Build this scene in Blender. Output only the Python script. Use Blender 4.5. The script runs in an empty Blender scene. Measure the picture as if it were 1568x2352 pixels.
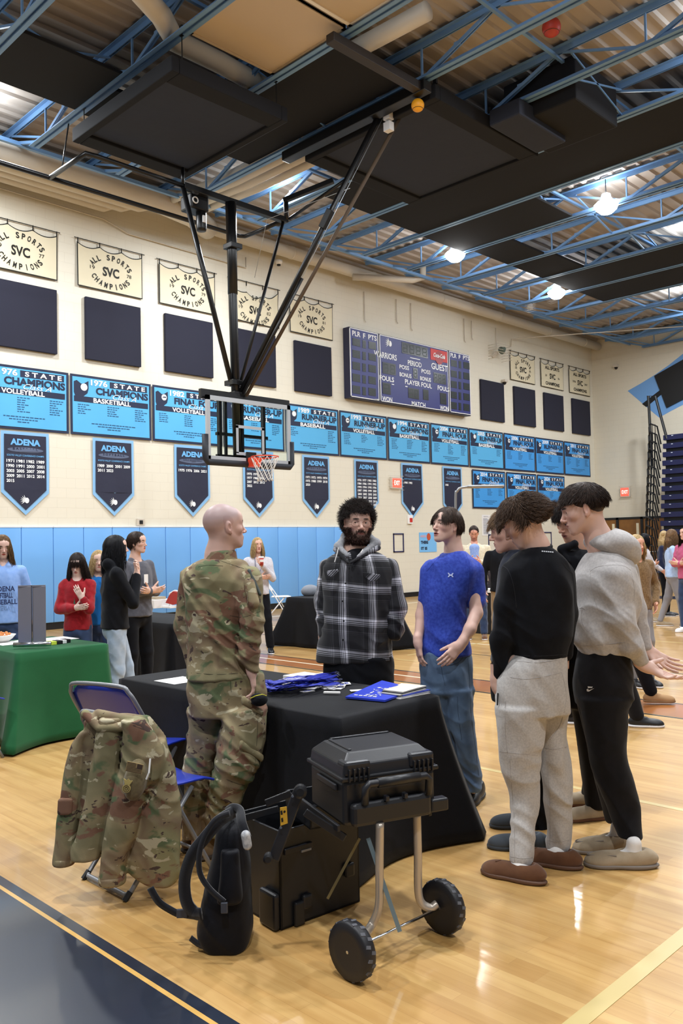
import bpy, bmesh, math, random
import numpy as np
from mathutils import Vector, Matrix, noise as mnoise
random.seed(7); rng = np.random.default_rng(7)
S = bpy.context.scene
COL = S.collection
# ------------------------------------------------------------------ camera
CAMH = 1.57
F = 1940.97
YAW, PITCH, ROLL = math.radians(44.848), math.radians(2.147), math.radians(-1.2002)
def cam_axes():
    cy, sy, cp, sp = math.cos(YAW), math.sin(YAW), math.cos(PITCH), math.sin(PITCH)
    fwd = np.array([cy*cp, sy*cp, sp]); right = np.array([sy, -cy, 0.]); up = np.cross(right, fwd)
    cr, sr = math.cos(ROLL), math.sin(ROLL)
    return right*cr+up*sr, -right*sr+up*cr, fwd
RT, UPV, FW = cam_axes()
C0 = np.array([0, 0, CAMH])
cam = bpy.data.objects.new('camera', bpy.data.cameras.new('camera')); COL.objects.link(cam)
cam.data.sensor_fit = 'VERTICAL'; cam.data.sensor_height = 36; cam.data.sensor_width = 24
cam.data.lens = F/2352*36; cam.data.clip_end = 200
mw = Matrix.Identity(4)
for i in range(3):
    mw[i][0] = RT[i]; mw[i][1] = UPV[i]; mw[i][2] = -FW[i]; mw[i][3] = C0[i]
cam.matrix_world = mw
S.camera = cam
S.view_settings.view_transform = 'Standard'; S.view_settings.look = 'None'
S.view_settings.exposure = 0.0; S.view_settings.gamma = 1.0; S.view_settings.use_curve_mapping = False
# ------------------------------------------------------------------ added even fill light, let in where the hall is left unbuilt
W = bpy.data.worlds.new('hall_fill'); S.world = W; W.use_nodes = True
W.node_tree.nodes['Background'].inputs[0].default_value = (0.93, 0.95, 1.0, 1)
W.node_tree.nodes['Background'].inputs[1].default_value = 0.22
# high bay lamps: (x, y) under the roof; the lamps and their lights are made in high_bay_lamp()
LAMP_POWER = 365
# ------------------------------------------------------------------ helpers
def ray(px, py):
    return RT*(px-784)/F - UPV*(py-1176)/F + FW
def U(px, py, d):                       # pixel at a distance along the view axis -> place in the hall
    return C0 + ray(px, py)*d
def hit(px, py, ax, v):
    r = ray(px, py); k = 'xyz'.index(ax); return C0 + r*((v-C0[k])/r[k])
def depth_of(p): return float((np.array(p)-C0) @ FW)
def srgb(c):
    if isinstance(c, str):
        c = [int(c[i:i+2], 16)/255 for i in (0, 2, 4)]
    return tuple(x/12.92 if x <= .04045 else ((x+.055)/1.055)**2.4 for x in c)
MATS = {}
def mat(name, col, rough=.6, metal=0., bump=None, coat=0., vary=None, emit=0., alpha=1., trans=0., sheen=0.):
    if name in MATS: return MATS[name]
    m = bpy.data.materials.new(name); m.use_nodes = True; MATS[name] = m
    nt = m.node_tree; b = nt.nodes['Principled BSDF']; c = srgb(col)+(1,)
    b.inputs['Base Color'].default_value = c; b.inputs['Roughness'].default_value = rough
    b.inputs['Metallic'].default_value = metal; b.inputs['Coat Weight'].default_value = coat
    b.inputs['Coat Roughness'].default_value = .08
    b.inputs['Transmission Weight'].default_value = trans
    b.inputs['Sheen Weight'].default_value = sheen
    if emit: b.inputs['Emission Color'].default_value = c; b.inputs['Emission Strength'].default_value = emit
    tc = None
    if bump or vary:
        tc = nt.nodes.new('ShaderNodeTexCoord')
    if bump:
        n = nt.nodes.new('ShaderNodeTexNoise'); n.inputs['Scale'].default_value = bump[0]; n.inputs['Detail'].default_value = 5
        nt.links.new(tc.outputs['Object'], n.inputs['Vector'])
        bp = nt.nodes.new('ShaderNodeBump'); bp.inputs['Strength'].default_value = bump[1]; bp.inputs['Distance'].default_value = bump[2] if len(bump) > 2 else .003
        nt.links.new(n.outputs['Fac'], bp.inputs['Height']); nt.links.new(bp.outputs[0], b.inputs['Normal'])
    if vary:
        n = nt.nodes.new('ShaderNodeTexNoise'); n.inputs['Scale'].default_value = vary[0]; n.inputs['Detail'].default_value = 4
        nt.links.new(tc.outputs['Object'], n.inputs['Vector'])
        r = nt.nodes.new('ShaderNodeValToRGB'); e = r.color_ramp.elements
        c2 = srgb(vary[1])+(1,)
        e[0].position = .36; e[1].position = .64; e[0].color = c; e[1].color = c2
        nt.links.new(n.outputs['Fac'], r.inputs[0]); nt.links.new(r.outputs[0], b.inputs['Base Color'])
    return m
def org(o):
    v = np.zeros(3)
    while o is not None: v += np.array(o.location); o = o.parent
    return v
def tag(o, label=None, cat=None, group=None, kind=None):
    if label: o['label'] = label
    if cat: o['category'] = cat
    if group: o['group'] = group
    if kind: o['kind'] = kind
    return o
def thing(name, label, cat, loc=(0, 0, 0), group=None):
    o = bpy.data.objects.new(name, None); COL.objects.link(o); o.location = [float(x) for x in loc]
    o.empty_display_size = .1
    return tag(o, label, cat, group)
def mesh_obj(name, V, Fc, m, parent=None, smooth=False, mi=None, label=None):
    V = np.asarray(V, float).reshape(-1, 3)
    if parent is not None: V = V - org(parent)
    me = bpy.data.meshes.new(name)
    if isinstance(Fc, np.ndarray):
        k = Fc.shape[1]; n = len(Fc)
        me.vertices.add(len(V)); me.vertices.foreach_set('co', V.astype(np.float32).ravel())
        me.loops.add(n*k); me.loops.foreach_set('vertex_index', Fc.astype(np.int32).ravel())
        me.polygons.add(n); me.polygons.foreach_set('loop_start', np.arange(0, n*k, k, dtype=np.int32))
        me.update(calc_edges=True); me.validate()
    else:
        me.from_pydata(V.tolist(), [], Fc)
    ms = m if isinstance(m, (list, tuple)) else [m]
    for x in ms: me.materials.append(x)
    if mi is not None: me.polygons.foreach_set('material_index', np.asarray(mi, np.int32))
    if smooth: me.polygons.foreach_set('use_smooth', np.ones(len(me.polygons), bool))
    me.update()
    o = bpy.data.objects.new(name, me); COL.objects.link(o)
    if parent is not None: o.parent = parent
    if label: o['label'] = label
    return o
def copy_tree(o, parent=None):
    c = o.copy(); COL.objects.link(c)
    if parent is not None: c.parent = parent
    for ch in list(o.children): copy_tree(ch, c)
    return c
def frame(a, b):
    a, b = np.array(a, float), np.array(b, float); z = b-a; L = np.linalg.norm(z); z /= max(L, 1e-9)
    t = np.array([0, 0, 1.]) if abs(z[2]) < .95 else np.array([1., 0, 0])
    x = np.cross(t, z); x /= np.linalg.norm(x); y = np.cross(z, x); return x, y, z, L
class MB:
    def __init__(s): s.v = []; s.f = []; s.mi = []; s.cm = 0
    def add(s, V, Fs):
        n = len(s.v); s.v += [tuple(map(float, p)) for p in V]; s.f += [[n+i for i in f] for f in Fs]; s.mi += [s.cm]*len(Fs); return s
    def box(s, lo, hi, bev=0, R=None, c=None):
        lo, hi = np.array(lo, float), np.array(hi, float)
        if bev:
            bm = bmesh.new(); bmesh.ops.create_cube(bm, size=1)
            for v in bm.verts: v.co = Vector(((lo+hi)/2+np.array(v.co)*(hi-lo)))
            bmesh.ops.bevel(bm, geom=list(bm.edges), offset=bev, segments=2, affect='EDGES', profile=.5)
            bm.verts.index_update()
            V = [np.array(v.co) for v in bm.verts]; Fs = [[v.index for v in f.verts] for f in bm.faces]; bm.free()
        else:
            V = [np.array([(lo, hi)[(i >> k) & 1][k] for k in range(3)]) for i in range(8)]
            Fs = [[0, 2, 3, 1], [4, 5, 7, 6], [0, 1, 5, 4], [2, 6, 7, 3], [0, 4, 6, 2], [1, 3, 7, 5]]
        if R is not None:
            cc = np.zeros(3) if c is None else np.array(c); V = [R @ p + cc for p in V]
        return s.add(V, Fs)
    def bar(s, a, b, w, h, up=None, bev=0):
        x, y, z, L = frame(a, b)
        if up is not None:
            y = np.array(up, float); y = y-z*(y@z); y /= np.linalg.norm(y); x = np.cross(y, z)
        return s.box((-w/2, -h/2, 0), (w/2, h/2, L), bev, np.stack([x, y, z], 1), a)
    def tube(s, pts, r, seg=8, cap=True, closed=False):
        P = [np.array(p, float) for p in pts]; n = len(P); V = []; Fs = []
        rr = r if hasattr(r, '__len__') else [r]*n
        x = None
        for i in range(n):
            if closed: t = P[(i+1) % n]-P[i-1]
            else: t = P[min(i+1, n-1)]-P[max(i-1, 0)]
            t = t/max(np.linalg.norm(t), 1e-9)
            if x is None: x = frame((0, 0, 0), t)[0]
            x = x-t*(x@t); x /= max(np.linalg.norm(x), 1e-9); y = np.cross(t, x)
            for k in range(seg):
                a = 2*math.pi*k/seg; V.append(P[i]+rr[i]*(math.cos(a)*x+math.sin(a)*y))
        for i in range(n if closed else n-1):
            j = (i+1) % n
            for k in range(seg):
                k2 = (k+1) % seg; Fs.append([i*seg+k, i*seg+k2, j*seg+k2, j*seg+k])
        if cap and not closed:
            Fs.append(list(range(seg))[::-1]); Fs.append([(n-1)*seg+k for k in range(seg)])
        return s.add(V, Fs)
    def lathe(s, prof, c, axis=(0, 0, 1), seg=24):
        x, y, z, L = frame((0, 0, 0), axis); c = np.array(c, float); V = []; Fs = []; n = len(prof)
        for (r, h) in prof:
            for k in range(seg):
                a = 2*math.pi*k/seg; V.append(c+z*h+r*(math.cos(a)*x+math.sin(a)*y))
        for i in range(n-1):
            for k in range(seg):
                k2 = (k+1) % seg; Fs.append([i*seg+k, i*seg+k2, (i+1)*seg+k2, (i+1)*seg+k])
        if prof[0][0] > 1e-5: Fs.append(list(range(seg))[::-1])
        if prof[-1][0] > 1e-5: Fs.append([(n-1)*seg+k for k in range(seg)])
        return s.add(V, Fs)
    def prism(s, poly, t, M=None, o=(0, 0, 0)):     # 2D outline, thickness t, M columns = in-plane x, y, normal
        n = len(poly); M = np.eye(3) if M is None else M; o = np.array(o, float)
        V = [o+M@np.array([p[0], p[1], z]) for z in (0, t) for p in poly]
        Fs = [list(range(n))[::-1], list(range(n, 2*n))]+[[i, (i+1) % n, n+(i+1) % n, n+i] for i in range(n)]
        return s.add(V, Fs)
    def grid(s, fn, nu, nv):
        V = [fn(i/nu, j/nv) for j in range(nv+1) for i in range(nu+1)]
        Fs = [[j*(nu+1)+i, j*(nu+1)+i+1, (j+1)*(nu+1)+i+1, (j+1)*(nu+1)+i] for j in range(nv) for i in range(nu)]
        return s.add(V, Fs)
    def build(s, name, m, parent=None, smooth=False, label=None):
        return mesh_obj(name, s.v, s.f, m, parent, smooth, s.mi, label)
def thicken(o, t, off=0):
    md = o.modifiers.new('thickness', 'SOLIDIFY'); md.thickness = t; md.offset = off; return o
_TX = {}
def text_geo(body, bold=.0, shear=0, ext=.0):
    k = (body, bold, shear, ext)
    if k in _TX: return _TX[k]
    c = bpy.data.curves.new('t', 'FONT'); c.body = body; c.size = 1; c.offset = bold; c.shear = shear; c.extrude = ext
    c.align_x = 'CENTER'; c.resolution_u = 3
    o = bpy.data.objects.new('t', c); COL.objects.link(o)
    dg = bpy.context.evaluated_depsgraph_get()
    me = bpy.data.meshes.new_from_object(o.evaluated_get(dg))
    V = np.array([v.co[:] for v in me.vertices]).reshape(-1, 3); Fs = [list(p.vertices) for p in me.polygons]
    bpy.data.objects.remove(o); bpy.data.curves.remove(c); bpy.data.meshes.remove(me)
    if len(V):
        V[:, 0] -= (V[:, 0].min()+V[:, 0].max())/2; V[:, 1] -= (V[:, 1].min()+V[:, 1].max())/2
    _TX[k] = (V, Fs); return _TX[k]
def text2d(body, cx, cy, w=None, h=None, bold=.0, rot=0, shear=0, slant=0):
    V, Fs = text_geo(body, bold, shear); V = V.copy()
    if not len(V): return V, Fs
    ww = np.ptp(V[:, 0]); hh = max(np.ptp(V[:, 1]), .55)
    sy = h/hh if h else w/ww; sx = w/ww if w else sy
    V[:, 0] *= sx; V[:, 1] *= sy; V[:, 1] += slant*V[:, 0]
    if rot:
        c, q = math.cos(rot), math.sin(rot); V[:, :2] = V[:, :2] @ np.array([[c, q], [-q, c]])
    V[:, 0] += cx; V[:, 1] += cy; return V, Fs
def plane_text(mb, items, o, M, eps=.004, wave=None):
    o = np.array(o, float)
    for it in items:
        V, Fs = it
        if not len(V): continue
        n = eps + (np.array([wave(p[0], p[1]) for p in V]) if wave else 0)
        P = o + np.outer(V[:, 0], M[:, 0]) + np.outer(V[:, 1], M[:, 1]) + np.outer(n*np.ones(len(V)), M[:, 2])
        mb.add(P, Fs)
def rect2d(x0, y0, x1, y1, nx=1, ny=1):
    V = [(x0+(x1-x0)*i/nx, y0+(y1-y0)*j/ny, 0) for j in range(ny+1) for i in range(nx+1)]
    return np.array(V), [[j*(nx+1)+i, j*(nx+1)+i+1, (j+1)*(nx+1)+i+1, (j+1)*(nx+1)+i] for j in range(ny) for i in range(nx)]
def poly2d(pts): return np.array([(p[0], p[1], 0) for p in pts], float), [list(range(len(pts)))]
def disc2d(cx, cy, r, n=20, ry=None): return poly2d([(cx+r*math.cos(2*math.pi*k/n), cy+(ry or r)*math.sin(2*math.pi*k/n)) for k in range(n)])
WALLM = np.array([[1., 0, 0], [0, 0, -1.], [0, 1., 0]])       # in-plane x -> +X, y -> +Z, normal -> -Y
WY = 15.87; EX = 29.75
# ================================================================== SETTING
def floor_mat():
    m = bpy.data.materials.new('maple_floor'); m.use_nodes = True; nt = m.node_tree; N = nt.nodes; L = nt.links; b = N['Principled BSDF']
    tc = N.new('ShaderNodeTexCoord'); mp = N.new('ShaderNodeMapping'); mp.inputs['Rotation'].default_value = (0, 0, math.radians(90))
    L.new(tc.outputs['Object'], mp.inputs['Vector'])
    def brick(w, h, c1, c2, mo, ms):
        k = N.new('ShaderNodeTexBrick'); k.inputs['Scale'].default_value = 1; k.inputs['Brick Width'].default_value = w; k.inputs['Row Height'].default_value = h
        k.inputs['Mortar Size'].default_value = ms; k.inputs['Mortar Smooth'].default_value = .3; k.inputs['Bias'].default_value = 0
        k.inputs['Color1'].default_value = srgb(c1)+(1,); k.inputs['Color2'].default_value = srgb(c2)+(1,); k.inputs['Mortar'].default_value = srgb(mo)+(1,)
        k.offset = .37; k.squash = 1; L.new(mp.outputs[0], k.inputs['Vector']); return k
    k1 = brick(.92, .057, 'cba566', 'b38a4e', '97703a', .0008)
    k2 = brick(1.7, .114, 'cda76c', 'bd9256', 'a37a44', .0003)
    mx = N.new('ShaderNodeMixRGB'); mx.inputs[0].default_value = .5; L.new(k1.outputs[0], mx.inputs[1]); L.new(k2.outputs[0], mx.inputs[2])
    mp2 = N.new('ShaderNodeMapping'); mp2.inputs['Scale'].default_value = (14, .9, 1); L.new(tc.outputs['Object'], mp2.inputs['Vector'])
    n = N.new('ShaderNodeTexNoise'); n.inputs['Scale'].default_value = 1.6; n.inputs['Detail'].default_value = 6; n.inputs['Distortion'].default_value = .6; L.new(mp2.outputs[0], n.inputs['Vector'])
    r = N.new('ShaderNodeValToRGB'); r.color_ramp.elements[0].position = .3; r.color_ramp.elements[0].color = (.80, .72, .60, 1); r.color_ramp.elements[1].position = .6; r.color_ramp.elements[1].color = (1, 1, 1, 1)
    L.new(n.outputs[0], r.inputs[0])
    m2 = N.new('ShaderNodeMixRGB'); m2.blend_type = 'MULTIPLY'; m2.inputs[0].default_value = .75; L.new(mx.outputs[0], m2.inputs[1]); L.new(r.outputs[0], m2.inputs[2])
    L.new(m2.outputs[0], b.inputs['Base Color'])
    n2 = N.new('ShaderNodeTexNoise'); n2.inputs['Scale'].default_value = 1.5; L.new(tc.outputs['Object'], n2.inputs['Vector'])
    bp = N.new('ShaderNodeBump'); bp.inputs['Strength'].default_value = .35; bp.inputs['Distance'].default_value = .004
    mp3 = N.new('ShaderNodeMapping'); mp3.inputs['Scale'].default_value = (6, .7, 1); L.new(tc.outputs['Object'], mp3.inputs['Vector'])
    n3 = N.new('ShaderNodeTexNoise'); n3.inputs['Scale'].default_value = 1.2; L.new(mp3.outputs[0], n3.inputs['Vector'])
    L.new(n3.outputs[0], bp.inputs['Height']); L.new(bp.outputs[0], b.inputs['Coat Normal'])
    b.inputs['Roughness'].default_value = .45; b.inputs['Coat Weight'].default_value = .55; b.inputs['Coat Roughness'].default_value = .09
    return m
def block_mat(name, c, mo):
    m = bpy.data.materials.new(name); m.use_nodes = True; nt = m.node_tree; N = nt.nodes; L = nt.links; b = N['Principled BSDF']
    tc = N.new('ShaderNodeTexCoord'); sx = N.new('ShaderNodeSeparateXYZ'); L.new(tc.outputs['Object'], sx.inputs[0])
    ad = N.new('ShaderNodeMath'); L.new(sx.outputs[0], ad.inputs[0]); L.new(sx.outputs[1], ad.inputs[1])
    cx = N.new('ShaderNodeCombineXYZ'); L.new(ad.outputs[0], cx.inputs[0]); L.new(sx.outputs[2], cx.inputs[1])
    k = N.new('ShaderNodeTexBrick'); k.inputs['Scale'].default_value = 1; k.inputs['Brick Width'].default_value = .4; k.inputs['Row Height'].default_value = .2
    k.inputs['Mortar Size'].default_value = .004; k.inputs['Mortar Smooth'].default_value = .5
    k.inputs['Color1'].default_value = srgb(c)+(1,); k.inputs['Color2'].default_value = srgb(c)+(1,); k.inputs['Mortar'].default_value = srgb(mo)+(1,)
    L.new(cx.outputs[0], k.inputs['Vector'])
    L.new(k.outputs[0], b.inputs['Base Color'])
    bp = N.new('ShaderNodeBump'); bp.inputs['Strength'].default_value = .25; bp.inputs['Distance'].default_value = .006; bp.invert = True
    L.new(k.outputs['Fac'], bp.inputs['Height']); L.new(bp.outputs[0], b.inputs['Normal']); b.inputs['Roughness'].default_value = .55
    return m
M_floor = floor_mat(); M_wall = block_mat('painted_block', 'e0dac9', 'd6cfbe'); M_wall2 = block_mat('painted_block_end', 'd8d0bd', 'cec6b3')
M_black = mat('matte_black', '0b0b0d', .55); M_blacksteel = mat('black_steel', '0c0c0e', .38, bump=(60, .1)); M_joist = mat('joist_blue', '6f97c4', .45, bump=(30, .1))
M_deck = mat('roof_deck_paint', 'a89f96', .7); M_acou = mat('acoustic_black', '111319', .95, bump=(120, .3)); M_duct = mat('duct_cream', 'd0c8ba', .5)
M_navy = mat('navy_fabric', '1e1f30', .9, bump=(150, .3)); M_matblue = mat('wall_mat_vinyl', '6ea9e6', .42, bump=(4, .15, .02)); M_white = mat('white_paint', 'f2f2f2', .4)
M_galv = mat('galvanised', 'b8bcc0', .4, .8); M_chrome = mat('chrome_metal', 'cfd2d6', .2, 1.)
mb = MB(); mb.box((-14, -14, -.1), (34, WY+.3, 0)); tag(mb.build('floor', M_floor), kind='structure')
mb = MB(); mb.box((-14, WY, 0), (EX+.3, WY+.3, 9.3)); tag(mb.build('wall_left', M_wall), kind='structure')
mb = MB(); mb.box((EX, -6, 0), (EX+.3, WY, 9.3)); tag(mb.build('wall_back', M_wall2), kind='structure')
# corrugated roof deck, ribs run across the bays
def deck():
    mb = MB(); z = 9.12; p = .30; y = -6.0; prof = []
    while y < WY:
        prof += [(y, z), (y+.06, z), (y+.09, z+.045), (y+p-.03, z+.045)]; y += p
    prof.append((WY+.2, z)); V = [(x, a, b) for x in (-8, EX+.3) for (a, b) in prof]; n = len(prof)
    mb.add(V, [[i, n+i, n+i+1, i+1] for i in range(n-1)])
    V2 = [(x, a, 9.4) for x in (-8, EX+.3) for a in (-6, WY+.2)]; mb.add(V2, [[0, 1, 3, 2]]); return mb
tag(deck().build('ceiling', M_deck), kind='structure')
mb = MB(); mb.box((-14, WY-.025, 0), (EX, WY+.01, .13)); tag(mb.build('baseboard_left', M_black), kind='structure')
mb = MB(); mb.box((EX-.025, -6, 0), (EX+.01, WY, .13)); tag(mb.build('baseboard_back', M_black), kind='structure')
# court markings lie flush on the floor
def strip(name, lo, hi, m, z=.0015):
    mb = MB(); mb.box((lo[0], lo[1], .0002), (hi[0], hi[1], z)); return tag(mb.build(name, m), kind='structure')
M_navyline = mat('navy_floor_paint', '161f30', .35, coat=.55, vary=(1.2, '1c2536')); M_yl = mat('pale_line_paint', 'c9b378', .4, coat=.4); M_gold = mat('bare_wood_line', 'd0a458', .4, coat=.5)
M_blkline = mat('black_line_paint', '1c1b1a', .4, coat=.4); M_stain = mat('stained_key', 'a5662c', .4, coat=.6, vary=(2, '95592a')); M_ln = mat('white_line_paint', 'e8dcc0', .4, coat=.4)
strip('trim_1', (-8, -6), (1.683, 14.9), M_navyline); strip('trim_2', (1.683, -6), (1.703, 14.9), M_gold, .0012); strip('trim_3', (1.703, -6), (1.752, 14.9), M_navyline)
strip('trim_4', (4.82, -6), (4.865, 14.9), M_yl, .0012)
strip('trim_5', (1.77, 1.428), (14, 1.492), M_yl, .0018)
strip('trim_6', (7.3, -2), (7.86, 9.6), M_stain, .0011); strip('trim_7', (7.86, -4), (7.90, 13.5), M_blkline, .0016); strip('trim_8', (7.24, -4), (7.28, 13.5), M_blkline, .0017)
strip('trim_9', (7.58, 6.2), (7.62, 9.3), M_ln, .0019); strip('trim_10', (6.1, 7.5), (7.22, 7.54), M_ln, .0016); strip('trim_11', (9.6, 3.0), (9.63, 13.5), M_blkline, .0016)
strip('trim_12', (9.0, 7.7), (24, 7.74), M_yl, .0014); strip('trim_13', (10.6, -2), (10.64, 13), M_ln, .0013); strip('trim_14', (12.4, -2), (12.44, 13), M_yl, .0013); strip('trim_15', (21, -6), (22, 15.2), M_navyline, .0012)
strip('trim_16', (8.6, -2), (8.63, 7.6), M_yl, .0013)
strip('trim_17', (1.77, 14.2), (24, 14.3), M_ln, .0012)
# wall mats
xs = [7.17-.65*10+.65*i for i in range(27)]
xs = [x for x in xs if x <= 17.0]
proto = None
for i in range(len(xs)-1):
    t = thing('wall_mat', 'light blue vinyl wall pad standing in the row along the cream wall', 'wall mat', (xs[i], WY, .13), 'light blue wall pads in a row')
    if proto is None:
        mb = MB(); mb.box((xs[i]+.004, WY-.055, .14), (xs[i]+.646, WY-.002, 2.01), .012); c = mb.build('pad', M_matblue, t, True); proto = c
        mb = MB(); mb.box((xs[i]+.004, WY-.06, 2.01), (xs[i]+.646, WY-.001, 2.035)); d = mb.build('top_strip', mat('pad_strip', 'dfe6ee', .5), t); proto2 = d
    else:
        for q in (proto, proto2):
            c = q.copy(); COL.objects.link(c); c.parent = t
# panels
px0 = [8.55-1.92*1, 8.55, 10.47, 12.39, 14.33, 22.36, 24.27, 26.16, 28.1]
names = ['square navy acoustic panel at the left edge of the photo, below the 77 champions banner', 'square navy acoustic panel below the 78 all sports banner', 'square navy acoustic panel below the 79 all sports banner',
 'square navy acoustic panel behind the goal post, below the sagging 82 banner', 'square navy acoustic panel left of the scoreboard', 'square navy acoustic panel right beside the scoreboard, first after it',
 'square navy acoustic panel second to the right of the scoreboard', 'square navy acoustic panel third to the right of the scoreboard', 'square navy acoustic panel nearest the far corner of the wall']
for x, l in zip(px0, names):
    mb = MB(); mb.box((x-.0, WY-.075, 5.47), (x+1.30, WY-.005, 6.77), .012); tag(mb.build('wall_panel', M_navy), l, 'wall panel', 'navy acoustic panels on the wall')
# ================================================================== ROOF STEEL
TX = [4.85+1.65*k for k in range(16)]
JY = [13.3, 10.57, 7.84, 5.11, 2.38, -.35, -3.1]
ZB, ZT = 8.5, 8.98
def truss_proto(x):
    t = thing('roof_truss', '', 'truss', (x, 13.75, ZB))
    def chord(z, y0, y1, nm, flip):
        mb = MB(); s = -1 if flip else 1
        for q in (-1, 1):
            a, b = sorted((x+q*.012, x+q*.085)); mb.box((a, y1, z), (b, y0, z+.012))
            a, b = sorted((x+q*.012, x+q*.024)); z0, z1 = sorted((z, z+s*.085)); mb.box((a, y1, z0), (b, y0, z1))
        mb.build(nm, M_joist, t)
    chord(ZB, 13.75, -4.2, 'bottom_chord', False); chord(ZT+.1, 15.2, -4.2, 'top_chord', True)
    mb = MB(); mb.bar((x, 13.6, ZB+.04), (x, 15.1, ZT+.05), .05, .05); mb.build('end_web', M_joist, t)
    dg = None; parts = []
    y = JY[0]
    mb = MB()
    for q in (-1, 1): mb.bar((x+q*.022, y-.05, ZB+.03), (x+q*.022, y-1.3, ZT+.03), .018, .055)
    mb.box((x-.03, y-.72, ZB+.26), (x+.03, y-.62, ZB+.31)); d1 = mb.build('web_diagonal', M_joist, t)
    mb = MB(); mb.bar((x, y+.04, ZB+.03), (x, y+1.3, ZT+.02), .035, .035); d2 = mb.build('web_brace', M_joist, t)
    mb = MB(); mb.bar((x, y, ZB+.03), (x, y, ZT+.03), .028, .028); d3 = mb.build('web_post', M_joist, t)
    for yy in JY[1:]:
        for d in (d1, d2, d3):
            c = d.copy(); COL.objects.link(c); c.parent = t; c.location.y = yy-y
    return t
TP = truss_proto(TX[0])
ordw = ['first', 'second', 'third', 'fourth', 'fifth', 'sixth', 'seventh', 'eighth', 'ninth', 'tenth', 'eleventh', 'twelfth', 'thirteenth', 'fourteenth', 'fifteenth', 'sixteenth']
notes = {0: 'in the top left corner', 1: 'over the left hanging baffle', 2: 'beside the cream ceiling panel', 3: 'carrying the black goal beam', 4: 'over the right hanging baffle', 5: 'past the right hanging baffle'}
for k in range(16):
    t = TP if k == 0 else copy_tree(TP)
    t.location.x = TX[k]
    t['label'] = 'blue steel roof truss, ' + ordw[k] + ' from the left' + (', ' + notes[k] if k in notes else ''); t['group'] = 'parallel blue roof trusses'; t['category'] = 'truss'
# bridging lines that tie the trusses
for i, (y, z) in enumerate([(14.25, 8.72), (11.9, 8.95), (9.2, 8.95), (6.5, 8.95), (3.7, 8.95)]):
    mb = MB(); mb.bar((3, y, z), (EX-.1, y, z), .05 if i else .07, .05 if i else .07, up=(0, 0, 1))
    tag(mb.build('bridging_angle', M_joist), ['blue bridging bar tying the truss ends beside the wall', 'blue bridging bar under the deck, second from the banner wall', 'blue bridging bar under the deck, third from the banner wall', 'blue bridging bar under the deck, fourth from the banner wall', 'blue bridging bar under the deck nearest the camera'][i], 'roof bar', 'bridging bars across the trusses')
# cross braces in the bays (X bridging)
def xbr(k, y, lab):
    t = thing('cross_brace', lab, 'brace', (TX[k], y, ZB), 'slim cross braces between trusses')
    for a, b in ((ZB+.05, ZT), (ZT, ZB+.05)):
        mb = MB(); mb.bar((TX[k], y, a), (TX[k+1], y, b), .03, .03); mb.build('brace_rod', M_joist, t)
pos = {0: 11.2, 2: 9.9, 4: 6.3, 5: 5.2, 6: 9.3, 7: 9.0, 8: 9.0, 9: 9.0, 10: 9.0, 11: 9.0, 12: 9.0, 13: 9.0}
for k, y in pos.items(): xbr(k, y, 'slim blue cross brace between the %s and %s truss from the left' % (ordw[k], ordw[k+1]))
# black acoustic strips lying on the bottom chords
def lay(k, y0, y1, lab, z=8.56, x0=None, x1=None):
    mb = MB(); mb.box((x0 or TX[k]+.05, y0, z-.045), (x1 or TX[k+1]-.05, y1, z+.01), .01)
    return tag(mb.build('acoustic_baffle', M_acou), lab, 'ceiling baffle', 'black baffles laid between the trusses')
lay(0, 10.75, 12.15, 'black ceiling baffle at the upper left, between the two leftmost trusses')
lay(-1 if False else 0, 6.4, 9.4, 'black ceiling baffle in the very top left corner', z=8.56, x0=3.3, x1=TX[0]-.1)
lay(2, 8.05, 11.9, 'long black ceiling baffle left of the yellow ball', z=8.62)
lay(1, 11.2, 12.2, 'small black ceiling baffle just behind the left hanging baffle')
lay(5-1, 7.3, 11.9, 'black ceiling baffle behind the right hanging baffle')
lay(5, -2, 11.95, 'long black ceiling baffle running to the right edge, nearest of the long ones')
lay(6, 9.05, 12.0, 'black ceiling baffle left of the brightest lamp')
lay(7, 10.75, 11.8, 'short black ceiling baffle right of the middle lamp')
lay(8, 10.6, 11.8, 'short black ceiling baffle in the bay above the far lamp')
lay(9, -2, 11.85, 'long black ceiling baffle just beyond the far lamp, reaching the right edge')
lay(10, 2, 11.8, 'farthest long black ceiling baffle, reaching the right edge')
# hanging boxes with a lip
M_box = mat('baffle_cloth', '232938', .85, bump=(3, .5, .02))
def hang(x0, x1, y0, y1, z, lab, rods):
    t = thing('hanging_baffle', lab, 'ceiling baffle', ((x0+x1)/2, (y0+y1)/2, z+.2))
    mb = MB(); mb.box((x0+.1, y0+.3, z+.05), (x1-.1, y1-.3, z+.2)); mb.build('fabric_face', M_box, t)
    fr = [((x0, y0, z), (x0+.12, y1, z+.22)), ((x1-.12, y0, z), (x1, y1, z+.22)), ((x0+.12, y0, z), (x1-.12, y0+.32, z+.22)), ((x0+.12, y1-.32, z), (x1-.12, y1, z+.22))]
    for a, b in fr:
        mb = MB(); mb.box(a, b, .015); mb.build('edge_panel', M_acou, t)
    for (x, y) in rods:
        mb = MB(); mb.tube([(x, y, z+.2), (x, y, 8.62)], .008, 6); mb.box((x-.02, y-.03, 8.5), (x+.02, y+.03, 8.64)); mb.build('hanger_rod', M_black, t)
hang(6.32, 8.38, 9.3, 12.05, 7.93, 'big black hanging ceiling baffle at the upper left, beside the goal frame', [(6.5, 12.0), (6.52, 9.35), (8.2, 9.35), (8.2, 12.0)])
hang(9.93, 12.8, 7.7, 10.6, 8.25, 'big black hanging ceiling baffle right of the yellow ball', [(10.0, 7.75), (11.42, 7.75), (11.42, 10.5), (12.7, 10.5)])
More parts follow.
